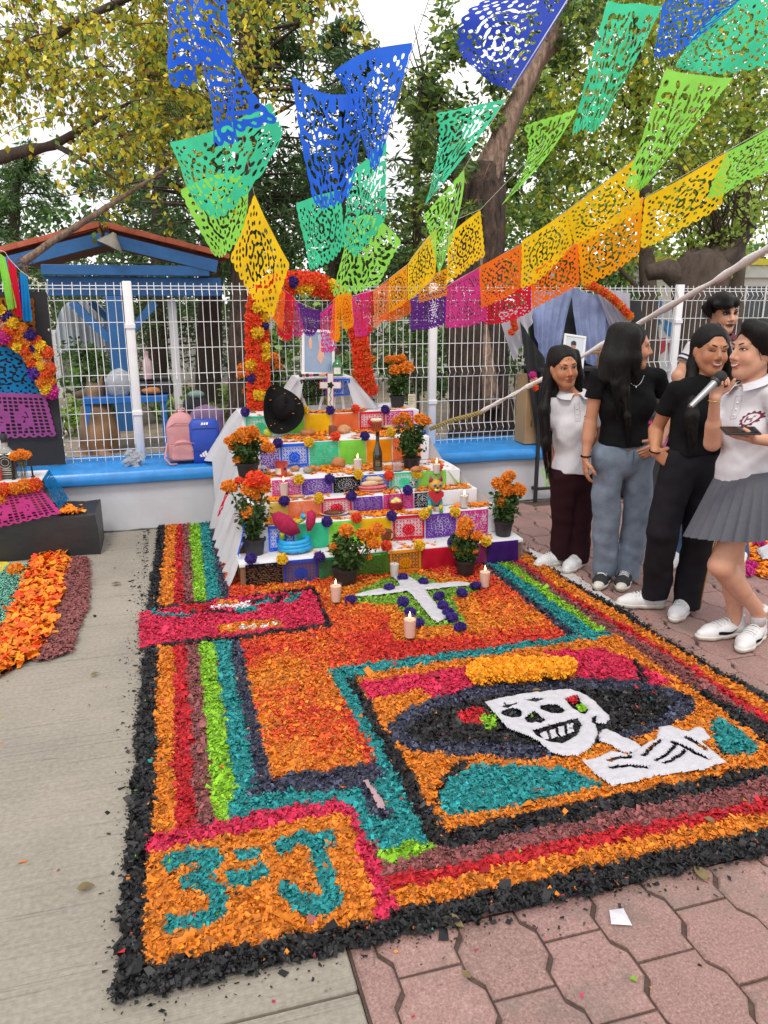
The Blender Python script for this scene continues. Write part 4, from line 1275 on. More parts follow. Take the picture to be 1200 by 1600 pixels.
MB().box((b.x-.012,b.y-.004,b.z+.02),(b.x+.012,b.y+.004,b.z+.075),bev=.003).build('petal',M_MG['red'],g_)
b=on(440,744,TZ[3])
M_RED=mat('red glazed clay',C('#c8453a'),.3,.2,15,coat=.3)
g_=thing('clay_mug','red and cream painted mug with a black dot on the fourth step','mug',b)
MB().lathe([(.030,0),(.036,.006),(.043,.088),(.046,.095),(.042,.095),(.034,.012),(.001,.01)],b,24).build('cup',M_RED,g_,smooth=40)
mb=MB()
arc_band(mb,b,.0435,-math.pi*.5-.9-YAW,-math.pi*.5+.1-YAW,.02,.06)
mb.build('cream_patch',mat('cream glaze',C('#e6d2bc'),.4),g_)
MB().ball((b.x+.018,b.y-.036,b.z+.055),(.010,.006,.010),10,8).build('dot',M_POT,g_)
b=on(588,674,TZ[4])
g_=thing('painted_cup','brown painted cup with a white rim on the fifth step before the red sheet','mug',b)
MB().lathe([(.028,0),(.033,.006),(.042,.085),(.040,.085),(.031,.012),(.001,.01)],b,24).build('cup',mat('brown painted clay',C('#a5502e'),.5,.35,40),g_,smooth=40)
MB().lathe([(.0425,.080),(.044,.083),(.044,.093),(.040,.094),(.001,.088)],b,24).build('rim',mat('foam rim',C('#e8d8c4'),.7),g_,smooth=40)
mb=MB()
for i in range(7):
 a=-math.pi/2-1.1+i*.36-YAW
 arc_band(mb,b,.0405,a,a+.12,.03+.01*(i%2),.062+.008*(i%2),2)
mb.build('painted_mark',mat('dark glaze',(.03,.035,.03),.4),g_)
b=on(412,741,TZ[3])
g_=thing('sugar_skull','small white sugar skull on the fourth step behind the marigold pot','sugar skull',b)
lump(MB(),(b.x,b.y,b.z+.03),(.028,.03,.030),.05,3,2).build('skull',M_SAND,g_,smooth=True)
for s in(-.011,.011):
 MB().ball((b.x+s,b.y-.026,b.z+.034),(.007,.004,.008),8,6).build('eye_socket',M_MG['magenta'],g_)
b=on(520,681,TZ[4])
g_=thing('brown_candle','thick brown candle with a leaning incense stick on the fifth step','candle',b)
MB().lathe([(.029,0),(.030,.003),(.0295,.072),(.026,.074),(.004,.069),(.001,.069)],b,22).build('wax',mat('brown wax',C('#7a4632'),.6,.25,30,bump=.3),g_,smooth=40)
MB().tube([(b.x,b.y,b.z+.07),(b.x+.03,b.y+.03,b.z+.19)],.0014,5).build('incense_stick',M_STEM,g_)
b=on(606,671,TZ[4])
g_=thing('seed_bowl','shallow bowl of beige seeds on the fifth step by the painted cup','bowl',b)
MB().lathe([(.022,0),(.026,.003),(.046,.022),(.044,.024),(.001,.014)],b,22,sx=1.1).build('bowl',mat('straw bowl',C('#b59a68'),.8,.3,40,bump=.4),g_,smooth=40)
tag(lump(MB(),(b.x,b.y,b.z+.022),(.040,.032,.010),.2,6,4,flat=False).build('seeds',mat('beige seeds',C('#c8b48a'),.8,.4,120,bump=.6),g_,smooth=True),kind='stuff')
b=on(419,683,TZ[4])
g_=thing('green_apple','yellow green apple on the fifth step beside the hat','apple',b)
MB().lathe([(.001,.004),(.012,.0),(.026,.012),(.033,.033),(.029,.052),(.014,.060),(.003,.053),(.001,.053)],b,20).build('fruit',mat('green apple skin',C('#a9bd3c'),.35,.12,8),g_,smooth=True)
MB().tube([(b.x,b.y,b.z+.052),(b.x+.006,b.y,b.z+.068)],.0014,5).build('stalk',M_WICK,g_)
b=on(643,637,TZ[5])
c_=thing('plaque','small beige written card standing beside the right marigold on the top step','card',b)
MB().box((b.x-.028,b.y-.003,b.z),(b.x+.03,b.y+.003,b.z+.105),bev=.002).build('card',mat('kraft card',C('#c9bfa6'),.8,.15,30),c_)
mb=MB()
for i in range(6):
 mb.box((b.x-.022,b.y-.0045,b.z+.085-i*.013),(b.x+.024-.012*(i%3),b.y-.0035,b.z+.088-i*.013))
mb.build('written_line',mat('faded ink',(.18,.14,.1),.9),c_)
b=on(524,806,TZ[1])
p_=thing('dinner_plate','white oval plate with brown mole and beans on the second step','plate',b)
MB().lathe([(.05,0),(.055,.002),(.098,.013),(.100,.016),(.094,.015),(.055,.006),(.001,.005)],(b.x,b.y+.04,b.z),30,sy=.8).build('plate',mat('white china',C('#e6e6ea',.9),.25,.03,5,coat=.3),p_,smooth=40)
lump(MB(),(b.x,b.y+.04,b.z+.016),(.066,.040,.014),.14,4,3,flat=False).build('mole',mat('brown mole sauce',C('#6b3a24'),.4,.35,40,bump=.6),p_,smooth=True)
mb=MB()
for i in range(22):
 mb.ball((b.x+random.uniform(-.02,.055),b.y+.018+random.uniform(-.012,.015),b.z+.018),(.006,.005,.004),6,4)
mb.build('beans',mat('pale beans',C('#d8c4a8'),.5),p_,smooth=True)
b=on(437,797,TZ[1])
p_=thing('dark_plate','dark blue plate peeking out behind the red wing on the second step','plate',b)
MB().lathe([(.035,0),(.055,.012),(.053,.014),(.001,.006)],b,22).build('plate',mat('blue china',C('#26304e'),.3),p_,smooth=40)
b=on(584,769,TZ[2])
k_=thing('woven_basket','flat red striped basket holding pale corn cobs on the third step','basket',(b.x,b.y+.03,b.z))
M_BSK=mat('red straw',C('#c0424e'),.8,.2,60,bump=.5)
c0=(b.x,b.y+.03,b.z)
for i,(r0,z0,m)in enumerate(((.086,.0,M_BSK),(.090,.011,mat('pale straw',C('#d8a488'),.8,.2,60,bump=.4)),(.093,.019,M_BSK),(.096,.030,mat('pink straw',C('#d87a80'),.8,.2,60,bump=.4)))):
 MB().lathe([(r0-.004,z0),(r0+.002,z0+.004),(r0,z0+.0095),(.002,z0+.0096)],c0,30,sy=.62).build('coil',m,k_,smooth=50)
M_CORN=mat('pale corn',C('#e2c6a0',.95),.6,.14,90,bump=.5)
for dx,dy,dz,rot,L in((-.014,-.01,.056,.05,.066),(.010,.012,.058,-.25,.070),(.012,.0,.082,-.28,.058)):
 o=MB()
 M=Matrix.Rotation(rot,4,'Z')
 o.lathe([(.002,-L),(.012,-L*.9),(.019,-L*.3),(.018,L*.4),(.009,L*.92),(.001,L)],(0,0,0),14,M=Matrix.Rotation(R(90),4,'Y'))
 o.v=[tuple((M@Vector(p))+Vector((c0[0]+dx,c0[1]+dy,c0[2]+dz)))for p in o.v]
 tag(o.build('corn_cob',M_CORN,None,smooth=True),{(.056):'pale corn cob lying in front in the red basket',.058:'pale corn cob at the back of the red basket',.082:'pale corn cob on top of the others in the red basket'}[dz],'corn','corn cobs in the red basket')
b=on(620,799,TZ[1])
k_=thing('fruit_basket','small dark red basket with a tall handle holding pears on the second step','basket',b)
M_WIN=mat('red wicker',C('#9c1f36'),.7,.25,50,bump=.5)
for i in range(7):
 MB().lathe([(.036+i*.0022,i*.0085),(.041+i*.0022,i*.0085+.004),(.036+i*.0024,i*.0085+.0085)],(b.x,b.y+.03,b.z+.001),22).build('coil',M_WIN,k_,smooth=True)
MB().lathe([(.036,.001),(.001,.001)],(b.x,b.y+.03,b.z),16).build('base',M_WIN,k_)
MB().tube([(b.x-.048*math.cos(math.pi*i/14)*(1 if 1 else 0),b.y+.03,b.z+.055+.105*math.sin(math.pi*i/14))for i in range(15)],.0035,6).build('handle',M_WIN,k_,smooth=True)
for i,(dx,dy,dz)in enumerate(((-.02,.012,.060),(.018,.020,.060),(.006,.035,.066))):
 tag(lump(MB(),(b.x+dx,b.y+dy,b.z+dz),(.021,.020,.020),.05,3,i,flat=False).build('pear',mat('pear skin',C('#d3c878'),.45,.15,15),None,smooth=True),['pale pear at the left in the small red basket','pale pear at the right in the small red basket','pale pear at the back of the small red basket'][i],'pear','pears in the small red basket')
b=on(603,857,TZ[0])
g_=thing('clay_pitcher','brown clay pitcher with a side handle on the bottom step','pitcher',b)
M_TERR=mat('brown terracotta',C('#7d4630'),.45,.2,12,bump=.1)
MB().lathe([(.024,0),(.030,.004),(.033,.020),(.026,.036),(.022,.045),(.030,.066),(.034,.088),(.033,.110),(.036,.121),(.032,.121),(.029,.105),(.001,.07)],b,26).build('body',M_TERR,g_,smooth=50)
MB().tube([(b.x+.032,b.y-.005,b.z+.108),(b.x+.054,b.y-.012,b.z+.098),(b.x+.056,b.y-.012,b.z+.074),(b.x+.030,b.y-.004,b.z+.052)],.006,8).build('handle',M_TERR,g_,smooth=True)
b=on(542,806,TZ[1])+Vector((.03,.05,0))
tag(lump(MB(),(b.x+.02,b.y-.02,b.z+.012),(.034,.02,.012),.2,5,1).build('dry_bun',M_BREAD2,None,smooth=True),'small crumbled bun beside the white plate on the second step','bread')
b=on(463,779,TZ[2])
lump_=lump(MB(),(b.x+.01,b.y+.02,b.z+.01),(.05,.02,.010),.15,4,7)
tag(lump_.build('long_bread',M_BREAD2,None,smooth=True),'thin long bread lying on the third step beside the candle','bread')
b=on(645,762,TZ[2])
g_=thing('skull_figurine','tiny black and white skull figurine on the third step','figurine',b)
lump(MB(),(b.x,b.y,b.z+.024),(.022,.02,.022),.05,3,1).build('head',M_SAND,g_,smooth=True)
for dx,dz in((-.009,.026),(.009,.026),(-.018,.042),(.018,.042)):
 MB().ball((b.x+dx,b.y-.017,b.z+dz),(.007,.005,.007),8,6).build('spot',M_POT,g_)
b=gy(437,640,TY[5]-0.07)
hat=thing('cowboy_hat','black felt cowboy hat leaning on the top step riser, sprinkled with orange petals','hat',b)
M_FELT=mat('black felt',(.006,.006,.007),.9,.25,30,bump=.1,bscale=200,spec=.25)
M_=Matrix.Translation(b)@Matrix.Rotation(R(38),4,'Y')@Matrix.Rotation(R(52),4,'X')@Matrix.Rotation(R(12),4,'Z')
vs,fs=[],[]
n=48
rings=[0.098,0.125,0.155,0.180,0.196,0.199]
for r in rings:
 for i in range(n):
  a=2*math.pi*i/n
  x,y=r*math.cos(a)*.80,r*math.sin(a)*0.97
  q=(r-.098)/.1
  z=0.075*q**1.5*abs(math.cos(a))**1.6-0.012*q*abs(math.sin(a))
  vs.append(M_@Vector((x,y,z)))
for k in range(len(rings)-1):
 for i in range(n):
  fs.append((k*n+i,k*n+(i+1)%n,(k+1)*n+(i+1)%n,(k+1)*n+i))
bo=MB().add(vs,fs)
bo.tube([vs[(len(rings)-1)*n+i]for i in list(range(n))+[0]],.003,6)
bo.build('brim',M_FELT,hat,smooth=True)
vs,fs=[],[]
prof=[(1.0,0),(.99,.03),(.95,.065),(.88,.095),(.76,.115),(.55,.124),(.28,.120),(.02,.116)]
for s_,z in prof:
 for i in range(n):
  a=2*math.pi*i/n
  x,y=.098*s_*math.cos(a)*.80,.098*s_*math.sin(a)*0.97
  t=z/.124
  groove=math.exp(-(x/.017)**2)*.035*t**3
  dent=math.exp(-((abs(x)-.055)/.02)**2)*math.exp(-((y-.05)/.035)**2)*t*.018
  vs.append(M_@Vector((x*(1-dent*6),y,z-groove+.012*t*(-y/.09))))
for k in range(len(prof)-1):
 for i in range(n):
  fs.append((k*n+i,k*n+(i+1)%n,(k+1)*n+(i+1)%n,(k+1)*n+i))
MB().add(vs,fs).build('crown',M_FELT,hat,smooth=True)
vs=[]
for z in(.003,.022):
 for i in range(n):
  a=2*math.pi*i/n
  vs.append(M_@Vector((.1*math.cos(a)*.80,.1*math.sin(a)*0.97,z)))
MB().add(vs,[(i,(i+1)%n,n+(i+1)%n,n+i)for i in range(n)]).build('hat_band',mat('hat ribbon',(.02,.02,.022),.4),hat,smooth=True)
mb=MB()
for i in range(11):
 a,r=random.uniform(0,6.28),random.uniform(.11,.175)
 p=M_@Vector((r*math.cos(a)*.8,r*math.sin(a),0.075*((r-.098)/.1)**1.5*abs(math.cos(a))**1.6+.006))
 lump(mb,p,(.011,.004,.003),.1,3,i,8,5,rot=a,flat=False)
tag(mb.build('fallen_petals',mat('orange petal',C('#f08a14'),.7),None),'orange petals fallen on the brim of the black hat','petals',kind='stuff')
# ---- portrait, bottle and cross on the small table
zt=1.0975
fr=gy(497,574,5.87)
pf=thing('portrait_frame','white framed blue portrait with pale reflections on the small table under the arch','picture frame',(fr.x,fr.y,zt))
M_=Matrix.Translation((fr.x,fr.y,zt))@Matrix.Rotation(R(-9),4,'X')@Matrix.Rotation(R(3),4,'Y')
w,h=.128,.345
for a,c in(((-w,-.008,0),(w,.008,.022)),((-w,-.008,h-.022),(w,.008,h)),((-w,-.008,.022),(-w+.022,.008,h-.022)),((w-.022,-.008,.022),(w,.008,h-.022))):
 MB().box(a,c,bev=.003,M=M_).build('frame_rail',M_WIRE,pf)
MB().box((-w+.022,-.003,.022),(w-.022,.004,h-.022),M=M_).build('picture',mat('faded blue print',C('#8396b4'),.12,.18,5,coat=.6),pf)
pk=mat('pale pink reflection paint',C('#dba890'),.3)  # pale shapes below: reflections on the picture pane, painted as flat patches
MB().prism([(-.01,.10),(.02,.06),(.045,.11),(.035,.19),(.04,.24),(.02,.27),(.0,.25),(.01,.18)],-.0045,-.0035,lambda u,v,d:M_@Vector((u,d,v+.03)),).build('painted_reflection',pk,pf)
MB().prism([(-.07,.2),(-.05,.2),(-.048,.26),(-.06,.29),(-.074,.26)],-.0045,-.0035,lambda u,v,d:M_@Vector((u,d,v)),).build('painted_reflection',pk,pf)
MB().prism([(.0,.255),(.045,.25),(.06,.30),(.03,.325),(-.005,.30)],-.0055,-.0046,lambda u,v,d:M_@Vector((u,d,v)),).build('painted_reflection',mat('grey reflection paint',C('#aab4c6'),.3),pf)
b=gy(528,606,5.80)
b.z=zt
g_=thing('green_bottle','squat green glass bottle with a white label beside the portrait','bottle',b)
MB().lathe([(.002,0),(.036,0),(.041,.006),(.042,.075),(.036,.098),(.018,.112),(.0135,.125),(.013,.180)],b,24).build('body',mat('green bottle glass',C('#1f6b3c'),.08,.15,8,coat=.6),g_,smooth=40)
MB().lathe([(.0138,.160),(.0150,.162),(.0150,.205),(.002,.206)],b,16).build('cap',mat('maroon cap',C('#5c2430'),.4),g_,smooth=40)
arc_band(mb:=MB(),b,.0426,-math.pi/2-.7-YAW,-math.pi/2+.6-YAW,.018,.066).build('label',mat('white label',C('#d8d6cc'),.7,.1,60),g_)
b=gy(480,606,5.775)
b.z=zt
g_=thing('beaded_rattle','dark red and black beaded stick lying before the portrait','rattle',b)
x=b.x-.06
for i,(L,r,c)in enumerate(((.03,.013,'k'),(.02,.012,'r'),(.03,.013,'k'),(.028,.011,'r'),(.05,.010,'k'),(.05,.012,'w'),(.03,.011,'k'))):
 MB().lathe([(.001,0),(r,.004),(r,L-.004),(.001,L)],(x,b.y,b.z+.014),12,M=Matrix.Rotation(R(90),4,'Y')).build('bead',{'k':M_POT,'r':M_RED,'w':M_BREAD2}[c],g_,smooth=40)
 x+=L-.001
b=gy(516,641,5.655)
c_=thing('flower_cross','small white cross edged in red with a painted rose, before the small table','cross',(b.x,b.y,TZ[5]+.004))
M_=Matrix.Translation((b.x,b.y,TZ[5]+.004))@Matrix.Rotation(R(-6),4,'X')@Matrix.Rotation(R(2),4,'Y')
W_=mat('white painted wood',C('#e2dcd8',.9),.5,.06,10)
RD=mat('red painted edge',C('#c2503c'),.5)
def cross2(w,a,z0,z1,za0,za1):
 return[(-w,z0),(w,z0),(w,za0),(a,za0),(a,za1),(w,za1),(w,z1),(-w,z1),(-w,za1),(-a,za1),(-a,za0),(-w,za0)]
MB().prism(cross2(.024,.082,0,.285,.170,.222),-.008,.006,lambda u,v,d:M_@Vector((u,d,v))).build('border',RD,c_)
MB().prism(cross2(.020,.078,.004,.281,.174,.218),-.0105,-.0085,lambda u,v,d:M_@Vector((u,d,v))).build('face',W_,c_)
MB().prism([(.022*math.cos(a)*(1+.25*math.cos(5*a)),.196+.022*math.sin(a)*(1+.25*math.cos(5*a)))for a in[i*.2094 for i in range(30)]],-.0125,-.0108,lambda u,v,d:M_@Vector((u,d,v))).build('rose',M_MG['red'],c_)
MB().tube([M_@Vector((.006*math.sin(i*1.3),-.012,.17-i*.012))for i in range(12)],.003,5).build('vine',mat('painted vine',C('#3f6a3a'),.6),c_)
# ---- blue snake with red wings
b=on(465,868,TZ[0])
sn=thing('alebrije_snake','blue coiled serpent figure with crimson wings and a striped yellow belly','figurine',(b.x,b.y+.09,b.z))
M_SB=mat('bright blue paint',C('#1f9ad6'),.4,.15,30)
M_SY=mat('yellow green paint',C('#a8b428'),.5,.15,20)
M_SK=mat('dark green paint',C('#23341f'),.5)
cx,cy_=b.x,b.y+.09
path,rad=[],[]
for i in range(140):
 a=i/139*2*math.pi*3.1+2.2
 r=.098-.020*(i/139)
 z=.018+.066*(i/139)
 path.append((cx+r*math.cos(a),cy_+r*.8*math.sin(a),b.z+z));rad.append(.006+.011*min(1,i/20))
MB().tube(path,rad,10).build('coil',M_SB,sn,smooth=True)
bel=MB()
for i in range(12,138,2):
 p,q=Vector(path[i]),Vector(path[i+1])
 t=(q-p).normalized()
 o=Vector((p.x-cx,p.y-cy_,0)).normalized()
 w=rad[i]*1.02
 c=p+o*w*.62-Vector((0,0,w*.62))
 bel.ball(c,(.0052,.0052,.0045),6,4,m=(i//2)%2)
bel.build('belly_scale',[M_SY,M_SK],sn,smooth=True)
e=Vector(path[-1])
hp=gy(474,808,e.y-.02)
neck=[e,e+Vector((-.004,-.02,.03)),e.lerp(hp,.55)+Vector((-.012,0,.01)),hp-Vector((0,0,.012)),hp]
nk=[]
for i in range(4):
 for s in range(5):
  nk.append(neck[i].lerp(neck[i+1],s/5))
nk.append(neck[-1])
MB().tube(nk,[.017-.004*i/20 for i in range(21)],10).build('neck',M_SY,sn,smooth=True)
for i in range(2,20,2):
 MB().tube([nk[i]+Vector((0,-.001,0)),nk[i]+Vector((0,-.001,.004))],.0165-.004*i/20,10).build('neck_stripe',M_SK,sn,smooth=40)
MB().ball(hp+Vector((0,0,.006)),(.018,.024,.017),14,10).build('head',M_SB,sn,smooth=True)
MB().lathe([(.010,0),(.004,.018),(.0005,.028)],hp+Vector((.012,-.016,.0)),10,M=Matrix.Rotation(R(105),4,'X')).build('beak',mat('grey horn',C('#6a6f74'),.5),sn,smooth=True)
MB().ball(hp+Vector((.006,-.022,.012)),.005,8,6).build('eye',mat('amber eye',C('#e0a030'),.2),sn,smooth=True)
MB().lathe([(.006,0),(.003,.012),(.0006,.024)],hp+Vector((0,.004,.02)),8).build('crest',M_SB,sn,smooth=True)
M_WING=mat('crimson felt',C('#b01e4e'),.85,.25,60,bump=.6)
for out in([(470,832),(455,838),(440,832),(428,820),(424,804),(436,799),(452,806),(464,818)],[(478,818),(480,800),(488,797),(494,803),(492,818),(486,829),(480,830)]):
 P=[gy(x,y,e.y-.03)for x,y in out]
 c=sum(P,Vector())/len(P)
 vs,fs=[],[]
 for d in(-.006,.006):
  for p in P:
   vs.append(p+Vector((0,d,0)))
 vs+=[c+Vector((0,-.016,0)),c+Vector((0,.016,0))]
 n=len(P)
 for i in range(n):
  j=(i+1)%n
  fs+=[(i,j,2*n),(n+j,n+i,2*n+1),(i,n+i,n+j,j)]
 w=MB().add(vs,fs)
 w.build('wing',M_WING,sn,smooth=True)
b=on(680,801,TZ[1])
ct=thing('alebrije_cat','painted cat figure with an orange mask face, red heart chest and yellow feet','figurine',b)
M_TEAL=mat('teal paint',C('#3f8f96'),.5,.2,40)
M_ORG=mat('ochre paint',C('#c98e34'),.5,.3,50)
kx,kz=.0040,.0040
for dx in(-.038,.038):
 MB().tube([(b.x+dx*.9,b.y+.01,b.z+.085),(b.x+dx,b.y,b.z+.045),(b.x+dx,b.y-.002,b.z+.014)],[.016,.013,.011],10).build('foreleg',M_TEAL,ct,smooth=True)
 MB().tube([(b.x+dx,b.y-.001,b.z+.052),(b.x+dx,b.y-.002,b.z+.016)],[.0145,.0125],10).build('stocking',mat('yellow paint',C('#d8bf2e'),.5,.2,30),ct,smooth=True)
 MB().ball((b.x+dx,b.y-.010,b.z+.008),(.014,.019,.008),10,6).build('paw',mat('green paint',C('#2f8a4c'),.5),ct,smooth=True)
MB().ball((b.x,b.y+.035,b.z+.085),(.044,.055,.045),14,10).build('body',M_TEAL,ct,smooth=True)
MB().prism([(0,-.048),(.048,.004),(.046,.030),(.024,.040),(0,.022),(-.024,.040),(-.046,.030),(-.048,.004)],-.014,.012,lambda u,v,d:(b.x+u,b.y-.012+d,b.z+.112+v)).build('heart',mat('red heart paint',C('#c02a36'),.45,.15,30),ct)
MB().ball((b.x,b.y-.002,b.z+.182),(.044,.036,.040),16,12).build('head',M_ORG,ct,smooth=True)
for s in(-1,1):
 MB().ball((b.x+s*.018,b.y-.036,b.z+.190),(.012,.006,.010),10,8).build('eye_patch',M_TEAL,ct,smooth=True)
 MB().ball((b.x+s*.018,b.y-.041,b.z+.190),(.006,.003,.006),8,6).build('eye',M_POT,ct,smooth=True)
 MB().lathe([(.018,0),(.015,.014),(.001,.040)],(b.x+s*.030,b.y,b.z+.208),10,sy=.45,M=Matrix.Rotation(R(14*s),4,'Y')).build('ear',mat('maroon paint',C('#8c2f44'),.5,.2,40),ct,smooth=True)
 MB().tube([(b.x+s*.035,b.y-.02,b.z+.165),(b.x+s*.058,b.y-.022,b.z+.165),(b.x+s*.062,b.y-.015,b.z+.190)],.0022,5).build('whisker',M_POT,ct,smooth=True)
MB().ball((b.x,b.y-.038,b.z+.172),(.009,.008,.007),10,8).build('nose',M_POT,ct,smooth=True)
MB().ball((b.x,b.y-.030,b.z+.160),(.020,.014,.012),10,8).build('muzzle',mat('pale yellow paint',C('#e0d27a'),.5),ct,smooth=True)
# ---- bone like figurine of a doll behind the tall pot
b=on(400,773,TZ[2])
g_=thing('painted_doll','small painted skeleton doll in red and blue behind the tall marigold','doll',b)
MB().lathe([(.03,0),(.026,.03),(.016,.06),(.012,.07)],(b.x+.06,b.y,b.z),14).build('dress',mat('blue dress',C('#2a58b8'),.6,.2,40),g_,smooth=True)
MB().ball((b.x+.06,b.y,b.z+.088),(.022,.022,.024),12,9).build('head',M_SAND,g_,smooth=True)
MB().lathe([(.034,0),(.034,.004),(.018,.008),(.014,.020),(.001,.022)],(b.x+.06,b.y,b.z+.104),16).build('hat',M_RED,g_,smooth=40)
# ---- petals strewn on every step
n=5200
px_,py_,pz_=[],[],[]
for i in range(6):
 y1=TY[i+1]if i<5 else 5.72
 k=(1500,5000,5000,5000,7500,3400)[i]
 xs=RNG.uniform(TL[i]+.03,TR[i]-.03,k)
 ys=RNG.uniform(TY[i]+.005,y1-.012,k)
 if i==4:
  ys=TY[4]+.02+(y1-TY[4])*RNG.uniform(0,1,k)
 keep=vnoise(xs,ys,9,11)+vnoise(xs,ys,22,12)*.5+RNG.normal(0,.12,k)>(.80 if i else .92)
 px_.append(xs[keep]);py_.append(ys[keep]);pz_.append(np.full(keep.sum(),TZ[i]+.0065))
px_,py_,pz_=map(np.concatenate,(px_,py_,pz_))
V,F=flakes(px_,py_,pz_+RNG.uniform(0,.003,len(px_)),np.full(len(px_),.022),.25,.2)
V[:,2]=np.maximum(V[:,2],np.repeat(pz_,4)-.002)
tag(link('marigold_petals',rawmesh('marigold_petals',V,F,M_MG['orange'],tint=np.clip(RNG.normal(1,.25,len(px_)),.5,1.6))),'orange marigold petals strewn over the white steps of the altar','petals',kind='stuff')
